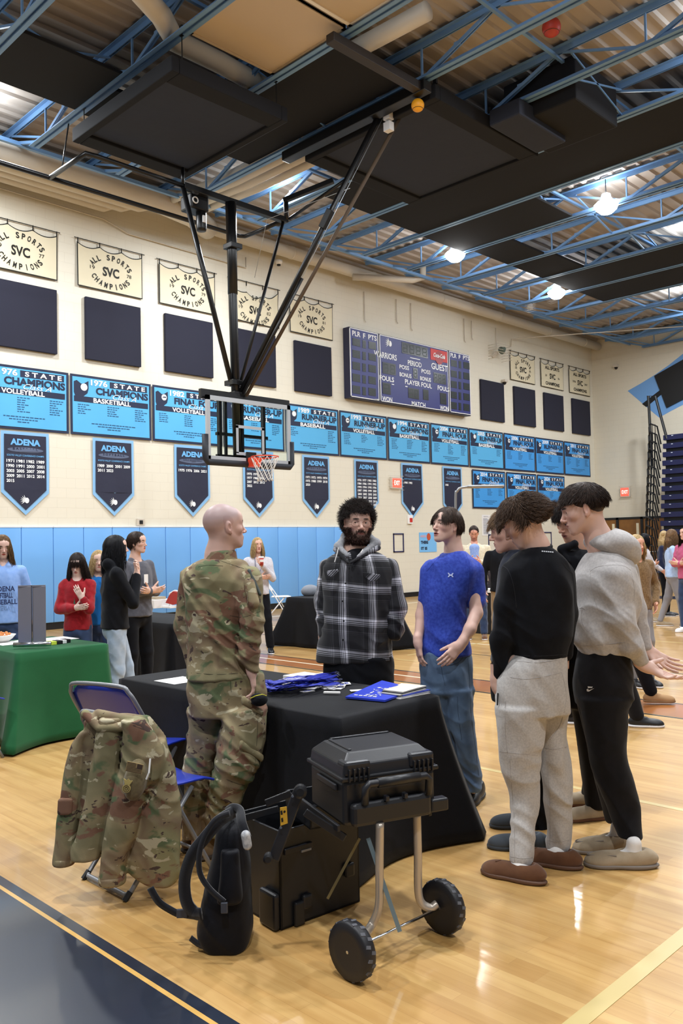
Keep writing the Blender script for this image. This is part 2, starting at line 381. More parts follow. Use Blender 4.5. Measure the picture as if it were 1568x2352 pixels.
# black cabinet above the right baffle
t = thing('air_unit', 'large black air unit box above the right hanging baffle', 'air unit', (12, 6.7, 8.98))
mb = MB(); mb.box((11.6, 6.3, 8.3), (12.95, 7.6, 9.0), .03); mb.build('cabinet', M_acou, t)
mb = MB(); mb.box((11.2, 7.05, 8.2), (12.6, 7.62, 8.47), .03); mb.build('outlet_hood', M_box, t)
# cream ceiling panels lying on the bottom chords
M_cream = mat('cream_panel', 'c9b79f', .6, vary=(.6, 'c4b39a')); M_frame = mat('white_frame', 'f4efe6', .4)
def creamp(x0, x1, y0, y1, lab):
    t = thing('ceiling_panel', lab, 'ceiling panel', (x0, y0, 8.53))
    mb = MB(); mb.box((x0, y0, 8.56), (x1, y1, 8.6)); mb.build('sheet', M_cream, t)
    mb = MB()
    for a, b in (((x0, y0, 8.545), (x0+.05, y1, 8.62)), ((x1-.05, y0, 8.545), (x1, y1, 8.62)), ((x0, y0, 8.545), (x1, y0+.05, 8.62)), ((x0, y1-.05, 8.545), (x1, y1, 8.62))): mb.box(a, b)
    mb.build('rim', M_frame if y0 < 7 else M_cream, t)
creamp(6.6, 8.1, 7.78, 9.3, 'large square cream ceiling panel between two trusses at the top of the photo')
creamp(6.6, 8.1, 6.2, 7.7, 'cream ceiling panel with a bright white rim, cut by the top edge of the photo')
# purlin straps on the deck
# pipes and ducts along the banner wall
def pipe(name, pts, r, m, lab, cat, seg=16, rings=None, group=None):
    t = thing(name, lab, cat, pts[0], group); mb = MB(); mb.tube(pts, r, seg); mb.build('run', m, t, True)
    if rings:
        for q in rings:
            mb = MB(); mb.tube([(q-.02, pts[0][1], pts[0][2]), (q+.02, pts[0][1], pts[0][2])], r+.012, seg); mb.build('joint_ring', m, t, True)
    return t
pipe('air_duct', [(11.2, 15.5, 8.86), (29.6, 15.5, 8.86)], .15, M_duct, 'long round cream duct along the top of the banner wall', 'duct', 20, [14, 17, 20, 23, 26, 28.5])
pipe('air_duct', [(3.0, 14.7, 8.72), (9.6, 14.7, 8.72), (10.6, 14.9, 8.72), (11.4, 15.45, 8.8)], .24, M_duct, 'fat round cream duct left of the goal, brightly lit from below the roof', 'duct', 24)
for i in range(4):
    pipe('roof_pipe', [(2.5, 15.05+.2*i, 8.72-.02*i), (9.8-.3*i, 15.05+.2*i, 8.72-.02*i), (10.3-.3*i, 15.0+.15*i, 8.9)], .085, M_duct, ['cream roof pipe along the left wall top, outermost of the four', 'cream roof pipe along the left wall top, second of the four', 'cream roof pipe along the left wall top, third of the four', 'cream roof pipe along the left wall top, closest to the wall'][i], 'pipe', 12, group='cream pipes beside the left wall')
for i in range(4):
    y0 = 9.3+.0*i; x0 = 10.02+.26*i
    pipe('roof_pipe', [(x0, 9.6, 8.75), (x0-.02, 12.9, 8.75), (x0-.2, 14.6, 8.75)], .085, M_duct, ['cream roof pipe crossing behind the goal frame, leftmost of four', 'cream roof pipe crossing behind the goal frame, second of four', 'cream roof pipe crossing behind the goal frame, third of four', 'cream roof pipe crossing behind the goal frame, rightmost of four'][i], 'pipe', 12, group='cream pipes behind the goal frame')
pipe('roof_pipe', [(8.9, 7.0, 8.8), (8.75, 9.5, 8.78), (8.6, 9.9, 8.8)], .13, M_duct, 'cream bent pipe above the left hanging baffle', 'pipe', 14)
pipe('air_duct', [(5.0, 8.9, 8.85), (5.6, 9.2, 8.8), (6.3, 9.5, 8.75), (6.75, 9.85, 8.75), (7.6, 9.9, 8.78), (8.5, 10.0, 8.8)], .15, M_duct, 'bent cream duct between the top left trusses', 'duct', 14)
pipe('roof_pipe', [(16.0, 15.3, 8.62), (17.5, 14.5, 8.66), (17.75, 14.35, 8.75), (17.7, 14.3, 9.1)], .09, M_duct, 'cream branch duct bending up beside the first middle truss ends', 'pipe', 12)
pipe('conduit', [(24.2, 15.84, 8.1), (24.2, 15.8, 8.35), (24.6, 15.6, 8.42), (29.4, 9, 8.55)], .018, M_duct, 'thin conduit sweeping across the far corner', 'conduit', 6)
pipe('conduit', [(5.0, 15.82, 8.55), (9.0, 15.82, 8.5), (9.6, 15.82, 8.33), (12.8, 15.82, 8.30), (12.8, 15.82, 8.55)], .014, M_duct, 'thin cream conduit on the wall above the 78 and 79 banners', 'conduit', 6)
drops = [(17.0, 8.55, 7.75), (18.35, 8.6, 7.95), (19.0, 8.6, 7.85), (21.6, 8.6, 7.9), (22.0, 8.6, 8.05), (23.35, 8.6, 8.0)]
for i, (x, a, b) in enumerate(drops):
    mb = MB(); mb.tube([(x, WY-.03, a), (x, WY-.03, b), (x+.03, WY-.05, b-.06)], .014, 6)
    tag(mb.build('conduit_drop', M_duct), 'short conduit stub hanging on the wall below the duct, number %s from the left' % ['one', 'two', 'three', 'four', 'five', 'six'][i], 'conduit', 'conduit stubs above the scoreboard')
# high bay lamps
M_bulb = mat('lamp_glow', 'ffffff', .3, emit=60); M_refl = mat('lamp_reflector', 'e8edf2', .2, .6)
def high_bay_lamp(x, y, lab, seen=True, power=1.0, z=8.55):
    if seen:
        t = thing('high_bay_lamp', lab, 'lamp', (x, y, 9.05), 'round high bay lamps under the roof')
        mb = MB(); mb.lathe([(.06, .22), (.1, .2), (.12, .12), (.2, .02), (.21, 0), (.2, .0), (.11, .1)], (x, y, z), seg=24); mb.build('reflector', M_refl, t, True)
        mb = MB(); mb.lathe([(.001, -.20), (.12, -.17), (.21, -.09), (.25, .0), (.2, .05), (.001, .06)], (x, y, z-.02), seg=24); mb.build('lens', M_bulb, t, True)  # lens oversized, its glowing shape also stands in for the glare around the lamp
        mb = MB(); mb.tube([(x, y, z+.2), (x, y, 9.1)], .012, 6); mb.build('stem', M_black, t)
    l = bpy.data.lights.new('lamp_light', 'AREA'); l.shape = 'DISK'; l.size = .42; l.energy = LAMP_POWER*power; l.color = (.93, .965, 1)
    o = bpy.data.objects.new('lamp_light', l); COL.objects.link(o); o.location = (x, y, z-.05)
    l2 = bpy.data.lights.new('lamp_up', 'POINT'); l2.energy = LAMP_POWER*power*.15; l2.shadow_soft_size = .18; l2.color = (.85, .93, 1)
    o2 = bpy.data.objects.new('lamp_up', l2); COL.objects.link(o2); o2.location = (x, y, z+.28)
high_bay_lamp(16.35, 8.27, 'brightest high bay lamp, high at the right')
high_bay_lamp(16.4, 12.24, 'high bay lamp in the middle, left of the brightest one')
high_bay_lamp(21.1, 12.25, 'smallest and farthest high bay lamp, above the far corner')
for x, y, pw in [(5.7, 13.6, .8), (11.2, 12.8, 1), (7.6, 5.2, .85), (2.5, 9.6, 1), (1.5, 3.0, .85), (7.0, 1.0, .8), (12.5, 4.2, 1), (20.5, 8.3, .9), (25.5, 10.6, .9), (20, 4, .9), (-3, 6, 1), (-2, -2, 1.), (26, 5, .8), (3, -4, .7), (13, -1.5, .8)]:
    high_bay_lamp(x, y, '', False, pw)
for i, (px, py, x) in enumerate([(1217, 705, 22.3), (1268, 685, 23.2)]):
    p = hit(px, py, 'x', x)
    t = thing('caged_light', ['white wire cage fixture at the truss end, left one of the pair', 'white wire cage fixture at the truss end, right one of the pair'][i], 'lamp', p+np.array([0, 0, .3]))
    for k in range(6):
        mb = MB(); z = p[2]-.12+.05*k; mb.tube([(p[0]-.14, p[1]-.14, z), (p[0]+.14, p[1]-.14, z), (p[0]+.14, p[1]+.14, z), (p[0]-.14, p[1]+.14, z)], .008, 5, closed=True); mb.build('cage_wire', M_white, t)
    mb = MB(); mb.lathe([(.012, 9.1-p[2]), (.012, .13), (.05, .12), (.09, .05), (.1, -.02)], p, seg=12); mb.build('lamp_head', M_refl, t)
# balls lodged in the roof
for p, r, c, lab in [(hit(959, 242, 'z', 8.17), .098, 'f0a51c', 'yellow ball stuck under the roof steel next to the black goal beam'), (hit(1266, 63, 'z', 8.985), .135, 'b3392a', 'red ball lodged high under the roof deck')]:
    t = thing('ball', lab, 'ball', p-np.array([0, 0, r])); bm = bmesh.new(); bmesh.ops.create_uvsphere(bm, u_segments=28, v_segments=18, radius=r)
    V = [np.array(v.co)+p for v in bm.verts]; Fs = [[v.index for v in f.verts] for f in bm.faces]; bm.free()
    mesh_obj('ball_skin', V, Fs, mat('ball_'+c, c, .5, bump=(40, .2)), t, True)
    mb = MB(); mb.tube([p+r*1.003*np.array([math.cos(a)*.8, math.sin(a)*.8, -.6]) for a in np.linspace(0, 6.283, 25)[:-1]], .004, 5, closed=True); mb.build('seam', mat('seam_dark', '4a3214', .6), t)
# ================================================================== THINGS ON THE BANNER WALL
M_bn = mat('banner_blue', '55aee2', .6, bump=(2.5, .25, .02)); M_bn2 = mat('banner_blue_deep', '3f98e0', .6, bump=(2.5, .25, .02)); M_ink = mat('banner_navy', '14203f', .6); M_wt = mat('banner_white', 'f1f4f6', .6)
M_script = mat('banner_script', 'e4f2fb', .6); M_small = mat('banner_small_print', '26557f', .7)
def wv(seed):
    a = seed*1.7
    return lambda x, y: .007*math.sin(3.1*x+a)*math.cos(2.3*y+a)+.004*math.sin(7*x-2*y+a)
def cloth_part(name, t, o, outline_or_rect, m, wave, eps=0.0, n=(12, 8)):
    mb = MB()
    V, Fs = rect2d(*outline_or_rect, *n); plane_text(mb, [(V, Fs)], o, WALLM, eps, wave); return mb.build(name, m, t, True)
def ball2d(cx, cy, r):
    return [disc2d(cx, cy, r)]
OH = [(-.5, .42), (-.3, .5), (.0, .32), (.2, .36), (.5, .52), (.5, .05), (.42, -.2), (.2, -.35), (.05, -.52), (-.15, -.4), (-.4, -.42), (-.5, -.2)]
def state_banner(x0, z0, w, h, year, res, cls, sport, mcol, lab, seed):
    t = thing('championship_banner', lab, 'banner', (x0, WY-.02, z0+h), 'light blue state banners on the wall')
    o = (x0, WY-.03, z0); wave = wv(seed)
    cloth_part('banner_cloth', t, o, (0, 0, w, h), M_ink, wave, .0)
    cloth_part('field', t, o, (.05, .05, w-.05, h-.05), mcol, wave, .004)
    mb = MB()
    it = [rect2d(.47, h-.205, 1.0*w-.12, h-.075, 8, 1)] if False else [rect2d(.47*w, h-.205, w-.1, h-.075, 8, 1), rect2d(.08, h-.555, w-.08, h-.44, 12, 1)]
    it.append(poly2d([(.24+.19*2*p[0]*.85, h-.30+.36*p[1]) for p in OH]))
    it.append(text2d(res, .63*w, h-.30, .66*w, .155, .045))
    plane_text(mb, it, o, WALLM, .0075, wave); mb.build('navy_print', M_ink, t)
    mb = MB(); it = [text2d(year, .34*w, h-.135, .2*w, .125, .03), text2d('S T A T E', .72*w, h-.14, .4*w, .095, .03), text2d(sport, .5*w, h-.5, .46*w, .10, .03), disc2d(.3, h-.25, .075, 18)]
    plane_text(mb, it, o, WALLM, .0105, wave); mb.build('white_print', M_wt, t)
    mb = MB(); plane_text(mb, [text2d(cls, .65*w, h-.385, .3*w, .11, .0, 0, .45)], o, WALLM, .0135, wave); mb.build('script_print', M_script, t)
    mb = MB(); it = []; R = random.Random(seed); ncol = 3 if sport != 'BASEBALL' or seed % 2 else 2
    for c in range(ncol):
        cx = w*(.15+.7*c/max(1, ncol-1)) if ncol > 1 else w/2
        for r in range(R.randint(5, 7)):
            y = h-.62-.045*r; L = R.uniform(.13, .22); x = cx-.12
            while L > .03:
                q = R.uniform(.03, .08); it.append(rect2d(x, y, x+q, y+.018)); x += q+.015; L -= q
    for r in range(3):
        y = .24-.05*r; L = (.8, .6, .25)[r]*R.uniform(.8, 1.1)*w*.6; x = w/2-L/2
        while x < w/2+L/2:
            q = R.uniform(.03, .09); it.append(rect2d(x, y, x+q, y+.02)); x += q+.015
    plane_text(mb, it, o, WALLM, .0068, wave); mb.build('small_print', M_small, t)
    if sport in ('VOLLEYBALL', 'BASEBALL'):
        mb = MB(); it = []
        for a in np.linspace(0, 2*math.pi, 19)[:-1]: it.append(disc2d(.3+.07*math.cos(a), h-.25+.07*math.sin(a), .009, 6))
        for a in ((0, 1.2), (2.1, 3.3), (4.2, 5.4)) if sport == 'VOLLEYBALL' else ():
            it.append(rect2d(.3-.045+.02*a[0]*.3, h-.26+.02*a[0]*.2, .3+.05, h-.25+.02*a[0]*.2))
        plane_text(mb, it, o, WALLM, .0125, wave); mb.build('ball_print', M_ink, t)
BX = [6.29+1.925*i for i in range(12)]
BI = [('1976', 'CHAMPIONS', 'Class A', 'VOLLEYBALL'), ('1976', 'CHAMPIONS', 'Class A', 'BASKETBALL'), ('1982', 'FINAL FOUR', 'Class A', 'VOLLEYBALL'), ('1986', 'RUNNER-UP', 'Class A', 'BASEBALL'), ('1989', 'RUNNER-UP', 'Class A', 'BASEBALL'),
      ('1993', 'RUNNER-UP', 'Division III', 'VOLLEYBALL'), ('1994', 'CHAMPIONS', 'Division III', 'BASKETBALL'), ('2004', 'FINAL FOUR', 'Division IV', 'VOLLEYBALL'), ('2005', 'RUNNER-UP', 'Division III', 'BASEBALL'), ('2006', 'FINAL FOUR', 'Division II', 'VOLLEYBALL'), ('2009', 'RUNNER-UP', 'Division III', 'VOLLEYBALL'), ('2011', 'FINAL FOUR', 'Division III', 'VOLLEYBALL')]
for i, (x, b) in enumerate(zip(BX, BI)):
    ex = ', behind the glass backboard' if i == 3 else ''
    state_banner(x, 3.90, 1.89, 1.235, *b, M_bn if i < 9 else M_bn2, 'light blue and navy %s state %s %s banner%s' % (b[0], b[1].lower(), b[3].lower(), ex), i)
for i, (x, b) in enumerate(zip([21.8, 23.71, 25.6], [('2014', 'FINAL FOUR', 'Division III', 'VOLLEYBALL'), ('2021', 'FINAL FOUR', 'Division III', 'VOLLEYBALL'), ('2024', 'FINAL FOUR', 'Division V', 'VOLLEYBALL')])):
    state_banner(x, 2.60, 1.83, 1.235, *b, M_bn2, 'blue %s state final four volleyball banner in the lower row' % b[0], 20+i)
# pennants
M_penn = mat('pennant_navy', '20233a', .55, bump=(3, .4, .02)); M_pedge = mat('pennant_edge', '86b9e6', .6); M_plb = mat('pennant_lettering', '6bb0e6', .6); M_gry = mat('pennant_grey', '54607a', .6)
def feather_crest(cx, cy, s):
    it = []
    for k in range(6):
        a = 1.9+.38*k; r = s*.9
        p = [(0, 0), (r*.5*math.cos(a-.15), r*.5*math.sin(a-.15)), (r*math.cos(a), r*math.sin(a)), (r*.5*math.cos(a+.15), r*.5*math.sin(a+.15))]
        it.append(poly2d([(cx+q[0], cy+q[1]+s*.1) for q in p]))
    it.append(disc2d(cx+s*.15, cy+s*.1, s*.34, 14, s*.42)); return it
def pennant(cx, sport, rows, seed, lab):
    t = thing('pennant_banner', lab, 'banner', (cx, WY-.02, 3.86), 'navy pennants below the state banners')
    o = (cx, WY-.03, 0); wave = wv(seed+40)
    def shape(w, top, sb, tip, m, eps, nm):
        mb = MB(); n = 10
        for j in range(8):
            za, zb = top-(top-sb)*j/8, top-(top-sb)*(j+1)/8
            plane_text(mb, [rect2d(-w/2, zb, w/2, za, n, 1)], o, WALLM, eps, wave)
        for j in range(6):
            f0, f1 = 1-j/6, 1-(j+1)/6; za, zb = sb-(sb-tip)*j/6, sb-(sb-tip)*(j+1)/6
            plane_text(mb, [poly2d([(-w/2*f1, zb), (w/2*f1, zb), (w/2*f0, za), (-w/2*f0, za)])], o, WALLM, eps, wave)
        mb.build(nm, m, t, True)
    shape(.96, 3.86, 2.69, 2.25, M_pedge, 0, 'edge_cloth'); shape(.84, 3.80, 2.74, 2.345, M_penn, .010, 'field')
    mb = MB(); plane_text(mb, [text2d('ADENA', 0, 3.66, .6, .125, .05), text2d('SCIOTO VALLEY CONFERENCE CHAMPS', 0, 3.40, .74, .035, .01)], o, WALLM, .017, wave); mb.build('blue_lettering', M_plb, t)
    mb = MB(); plane_text(mb, [disc2d(0, 3.51, .36, 24, .05)], o, WALLM, .014, wave); mb.build('swoosh', M_gry, t)
    mb = MB(); plane_text(mb, [text2d(' '.join(sport), 0, 3.53, .5, .045, .02)], o, WALLM, .018, wave); mb.build('sport_lettering', M_ink, t)
    mb = MB(); it = []
    for r, row in enumerate(rows):
        for c, y in enumerate(row.split()):
            it.append(text2d(y, -.30+.2*c, 3.29-.095*r, .155, .062, .03))
    it += feather_crest(0, 2.52, .13)
    plane_text(mb, it, o, WALLM, .017, wave); mb.build('white_print', M_wt, t)
PI = [('BASEBALL', ['1971 1981 1982 1989', '1990 1991 2000 2001', '2003 2005 2007 2008', '2009 2011 2012 2014', '2015']), ('SOFTBALL', ['1989 2000 2001 2009', '2011 2023']), ('GIRLS BASKETBALL', ['1975 1976 2006 2021']),
      ('BOYS BASKETBALL', ['1975 1976', '1977 1986 1994', '2007 2012 2013', '2022']), ('FOOTBALL', ['1971 1972 1973 1974', '1975 1988 1999 2018', '2020']),
      ('VOLLEYBALL', ['1976 1977 1981 1982', '1984 1986 1991 1992', '1993 1994 1995 1996', '1997 1998 1999 2000', '2001 2002 2003 2005', '2006 2007 2008 2009', '2010 2011 2015 2016', '2020 2021 2022 2023']), ('GIRLS GOLF', ['1981 1982']), ('WRESTLING', ['1985'])]
PL = ['navy pennant with five rows of years, leftmost of all', 'navy pennant with six years in two rows, left of the soldier', 'navy pennant with one row of years, left of the backboard', 'navy pennant partly hidden below the basketball hoop', 'navy pennant with nine years, right of the hoop',
      'navy pennant filled with eight rows of years above the curly head', 'navy pennant with two years, right of the exit sign', 'navy pennant with one year beside the lower banners']
for i, (s, r) in enumerate(PI): pennant([7.27, 9.18, 11.17, 13.1, 15.02, 16.93, 18.87, 20.78][i], s, r, i, PL[i])
# all sports banners
M_cb = mat('cream_banner', 'ddd3b6', .7, bump=(2, .3, .02)); M_bk = mat('banner_black', '16150f', .7)
def arc_text(s, cx, cy, rx, ry, a0, a1, h, down=False):
    it = []; n = len(s)
    for i, ch in enumerate(s):
        if ch == ' ': continue
        a = a0+(a1-a0)*i/(n-1); x, y = cx+rx*math.cos(a), cy+ry*math.sin(a)
        rot = (a-math.pi/2)*.8 if not down else ((a+math.pi/2+math.pi) % (2*math.pi)-math.pi)*.8
        it.append(text2d(ch, x, y, h*(.16 if ch == 'I' else .58), h, .03, rot))
    return it
def svc(x0, y1, y2, lab, seed, sag=0, plain=False):
    w, h = 1.53, .98; t = thing('sports_banner', lab, 'banner', (x0, WY-.02, 7.96), 'cream all sports banners'); o = (x0, WY-.04, 6.97); b0 = wv(seed+70)
    def top(x):
        k = 3; u = (x/w*k) % 1; return h-.06-(.075*4*u*(1-u))-(sag*4*(x/w)*(1-x/w))
    wave = lambda x, y: b0(x, y)+(.03*math.sin(9*x+6*y)*sag*3)
    mb = MB()
    def fnb(m0, eps, ins, nm):
        mb = MB(); V = []; nu, nv = 30, 12
        for j in range(nv+1):
            for i in range(nu+1):
                x = ins+(w-2*ins)*i/nu; zt = top(x)-ins; z = ins+(zt-ins)*j/nv; V.append((x, z, 0))
        Fs = [[j*(nu+1)+i, j*(nu+1)+i+1, (j+1)*(nu+1)+i+1, (j+1)*(nu+1)+i] for j in range(nv) for i in range(nu)]
        plane_text(mb, [(np.array(V), Fs)], o, WALLM, eps, wave); mb.build(nm, m0, t, True)
    fnb(M_bk, 0, 0, 'hem'); fnb(M_cb, .005, .022, 'cloth')
    mb = MB(); mb.tube([(x0-.06, WY-.04, 7.96), (x0+w+.06, WY-.04, 7.96)], .009, 6); mb.build('rod', M_bk, t)
    for k in range(4):
        x = x0+w*k/3; zt = 6.97+h-.06-(sag*1.6 if 0 < k < 3 else 0)*0
        mb = MB(); mb.bar((x+(.015 if k == 0 else -.015 if k == 3 else 0), WY-.045, zt-.03), (x+(.015 if k == 0 else -.015 if k == 3 else 0), WY-.045, 7.97), .025, .012); mb.build('hanging_loop', M_bk, t)
    mb = MB(); cy = .42-sag*.5
    if plain: it = [text2d('ALL SPORTS', w/2, .72, .95, .12, .03), text2d('SVC', w/2, .43, .4, .2, .03), text2d('CHAMPIONS', w/2, .16, .95, .12, .03)]
    else: it = arc_text('ALL SPORTS', w/2, cy, .48, .31, math.radians(155), math.radians(25), .12)+arc_text('CHAMPIONS', w/2, cy, .44, .30, math.radians(207), math.radians(333), .12, True)+[text2d('SVC', w/2, cy, .38, .2, .03)]
    it += [text2d(y1, w*.22, cy+.03, .09*len(y1)/2*1.2, .075, 0), text2d(y2, w*.78, cy-.0, .09*len(y2)/2*1.2, .075, 0)]
    plane_text(mb, it, o, WALLM, .012, wave); mb.build('lettering', M_bk, t)
for i, (x, a, b, sg, pl) in enumerate([(6.43, '19', '77', 0, 0), (8.39, '19', '78', 0, 0), (10.34, '19', '79', 0, 0), (12.3, '19', '82', .2, 0), (14.2, '19', '81', 0, 0), (24.11, '20', '05', 0, 0), (26.02, '20', '06', 0.03, 1), (27.97, '2006', '2007', 0, 1)]):
    svc(x, a, b, ['cream all sports banner dated 77 at the left edge', 'cream all sports banner dated 78', 'cream all sports banner dated 79', 'cream all sports banner sagging behind the goal post', 'cream all sports banner just right of the goal braces', 'cream all sports banner with arched letters right of the scoreboard', 'greyish all sports banner with straight letters, middle of the far three', 'cream all sports banner dated 2006 and 2007 nearest the corner'][i], i, sg, pl)
# scoreboard
M_sb = mat('scoreboard_blue', '262c72', .4); M_sbl = mat('scoreboard_digit', '12131a', .3); M_seg = mat('unlit_segment', '1f3029', .5); M_red = mat('cola_red', 'c8322b', .45); M_red2 = mat('cola_disc', '9c1f1c', .4)
SY = 15.63
def sp(px, py): p = hit(px, py, 'y', SY); return p[0], p[2]
t = thing('scoreboard', 'large navy gym scoreboard with white lettering hung high on the wall', 'scoreboard', (16.1, WY, 5.5))
x0, zt = sp(801, 751); x1, zb_ = sp(1081, 956); zt = 7.39; zb_ = 5.47
mb = MB(); mb.box((x0, SY, zb_), (x1, WY-.01, zt), .01); mb.build('case', mat('scoreboard_case', '14183a', .4), t)
xa, xb, xc, xd = sp(866, 800)[0], sp(872, 800)[0], sp(1027, 860)[0], sp(1032, 860)[0]
for (a, b, nm) in ((x0+.03, xa, 'player_panel'), (xb, xc, 'main_panel'), (xd, x1-.03, 'player_panel')):
    mb = MB(); mb.box((a, SY-.012, zb_+.05), (b, SY, zt-.04)); pn = mb.build(nm, M_sb, t)
    mb = MB()
    for lo, hi in (((a-.02, zb_+.03), (b+.02, zb_+.05)), ((a-.02, zt-.04), (b+.02, zt-.02)), ((a-.02, zb_+.03), (a, zt-.02)), ((b, zb_+.03), (b+.02, zt-.02))): mb.box((lo[0], SY-.018, lo[1]), (hi[0], SY, hi[1]))
    mb.build('white_frame', M_white, t)
O = (0, SY-.012, 0)
mbt = MB(); it = []
for s, px, py, w, h in [('PLR', 817, 767, .32, .14), ('F', 835, 772, .09, .14), ('PTS', 854, 776, .34, .14), ('WARRIORS', 884, 817, .95, .17), ('PERIOD', 951, 836, .62, .15), ('POSS', 927, 844, .42, .12), ('BONUS', 930, 862, .52, .12), ('FOULS', 887, 870, .6, .14), ('PLAYER FOUL', 960, 882, 1.22, .14),
    ('POSS', 977, 854, .42, .12), ('BONUS', 976, 871, .5, .12), ('GUEST', 1008, 844, .78, .19), ('FOULS', 1017, 893, .56, .14), ('WON', 888, 917, .42, .14), ('MATCH', 960, 929, .62, .14), ('WON', 1019, 938, .42, .14), ('PLR', 1040, 817, .3, .13), ('F', 1054, 820, .09, .13), ('PTS', 1069, 823, .32, .13)]:
    x, z = sp(px, py); it.append(text2d(s, x, z, w, h, .02))
for px, py, w in ((862, 918, .12), (867, 918, .12), (952, 824, .45), (901, 883, .1), (932, 888, .1)): x, z = sp(px, py); it.append(rect2d(x-w/2, z-.012, x+w/2, z+.012))
x, z = sp(893, 791); it += feather_crest(x, z, .2)
plane_text(mbt, it, O, WALLM, .006); mbt.build('lettering', M_wt, t)
def digits(px0, py0, px1, py1, n, nm='digit_window'):
    xa, za = sp(px0, py0); xb_, zb2 = sp(px1, py1); mb = MB(); mb.box((xa, SY-.02, min(za, zb2)), (xb_, SY-.008, max(za, zb2))); d = mb.build(nm, M_sbl, t)
    mb = MB(); w = (xb_-xa)/n; zc = (za+zb2)/2; hh = abs(za-zb2)*.34; it = []
    for i in range(n):
        cx = xa+w*(i+.5); s = w*.3
        for zz in (zc-hh, zc, zc+hh): it.append(rect2d(cx-s, zz-.012, cx+s, zz+.012))
        for xx in (cx-s, cx+s): it.append(rect2d(xx-.01, zc-hh+.02, xx+.01, zc-.02)); it.append(rect2d(xx-.01, zc+.02, xx+.01, zc+hh-.02))
    plane_text(mb, it, (0, SY-.02, 0), WALLM, .002); mb.build('segments', M_seg, t)
for k in range(5):
    for (p0, p1, n, base, dy, h) in ((808, 826, 2, 776, 27.2, 19), (831, 839, 1, 781, 26.9, 18), (845, 862, 2, 784, 26.6, 18)):
        digits(p0, base+dy*k, p1, base+dy*k+h+2, n)
    for (p0, p1, n, base, dy, h) in ((1034, 1048, 2, 826, 24.2, 16), (1052, 1058, 1, 829, 24, 16), (1063, 1077, 2, 831, 24, 16)):
        digits(p0, base+dy*k, p1, base+dy*k+h+2, n)
digits(921, 785, 981, 824, 4); digits(877, 831, 908, 863, 2); digits(947, 845, 958, 871, 1); digits(994, 855, 1023, 884, 3); digits(877, 878, 896, 907, 1); digits(936, 890, 961, 918, 2); digits(970, 894, 983, 920, 1); digits(1009, 902, 1024, 930, 1)
xa, za = sp(987, 800); xb_, zb2 = sp(1026, 838); mb = MB(); mb.box((xa, SY-.022, zb2+.05), (xb_, SY-.006, za)); mb.build('sponsor_panel', M_red, t, label='red sponsor square')
mb = MB(); plane_text(mb, [disc2d((xa+xb_)/2, (za+zb2)/2-.04, .2, 24)], (0, SY-.022, 0), WALLM, .004); mb.build('sponsor_disc', M_red2, t)
mb = MB(); plane_text(mb, [text2d('Coca-Cola', (xa+xb_)/2, (za+zb2)/2+.02, .56, .13, .03, 0, .4)], (0, SY-.022, 0), WALLM, .01); mb.build('sponsor_lettering', M_wt, t)
# exit signs, alarms, papers
M_exit = mat('exit_red', 'ff4a38', .4, emit=1.6); M_case = mat('sign_case', 'cfc6b8', .5)
def wallframe(side):
    if side == 'left': return lambda a, b, d: np.array([a, WY-d, b])
    return lambda a, b, d: np.array([EX-d, a, b])
def exit_sign(a0, a1, z0, z1, side, lab):
    P = wallframe(side); t = thing('exit_sign', lab, 'exit sign', P((a0+a1)/2, z0, 0)); 
    def bx(a, b, c, d, e, f, nm, m):
        p, q = P(a, c, e), P(b, d, f); mb = MB(); mb.box(np.minimum(p, q), np.maximum(p, q), .004); return mb.build(nm, m, t)
    bx(a0, a1, z0, z1, .005, .08, 'case', M_case); bx(a0+.05, a1-.03, z0+.04, z1-.04, .08, .09, 'face', M_exit)
    s = 1 if side == 'left' else -1; M = WALLM if s == 1 else np.array([[0, 0, -1.], [-1, 0, 0], [0, 1, 0]])
    mb = MB(); c = P((a0+a1)/2, (z0+z1)/2, .09); plane_text(mb, [text2d('EXIT', 0, 0, .24, .13, .02)], c, M, .004); mb.build('lettering', mat('exit_pale', 'ffd9cf', .4, emit=1.5), t)
    for k in range(5):
        z = z0-.03+(z1-z0+.06)*k/4; mb = MB(); mb.tube([P(a0-.04, z, 0), P(a0-.04, z, .12), P(a1+.04, z, .12), P(a1+.04, z, 0)], .005, 5); mb.build('guard_wire', M_case, t)
exit_sign(17.9, 18.35, 3.1, 3.43, 'left', 'red exit sign on the banner wall between two pennants')
exit_sign(14.45, 14.84, 3.08, 3.46, 'right', 'red exit sign on the far end wall beside the bleachers')
t = thing('alarm_horn', 'white and red alarm box on the wall right of the exit sign', 'alarm', (18.72, WY, 2.1)); mb = MB(); mb.box((18.64, WY-.06, 2.1), (18.83, WY, 2.36), .01); mb.build('box', M_white, t); mb = MB(); mb.box((18.68, WY-.075, 2.15), (18.79, WY-.055, 2.27)); mb.build('red_plate', M_red, t)
t = thing('poster', 'light blue hand lettered poster with an orange basketball', 'poster', (19.5, WY, 1.27)); mb = MB(); mb.box((19.15, WY-.012, 1.27), (19.95, WY-.003, 1.85)); mb.build('board', mat('poster_blue', '7bbcf0', .6), t)
mb = MB(); plane_text(mb, [text2d('THERE', 19.38, 1.56, .34, .09, .05), text2d('IT IS', 19.36, 1.38, .28, .09, .05)], (0, WY-.012, 0), WALLM, .004); mb.build('lettering', M_ink, t)
mb = MB(); plane_text(mb, [disc2d(19.58, 1.72, .09, 20, .11)], (0, WY-.012, 0), WALLM, .004); mb.build('basketball_print', mat('poster_orange', 'c1522e', .6), t)
mb = MB(); plane_text(mb, [text2d('AREA', 19.33, 1.74, .3, .07, .04)], (0, WY-.012, 0), WALLM, .004); mb.build('pink_lettering', mat('poster_pink', 'd7a9b4', .6), t)
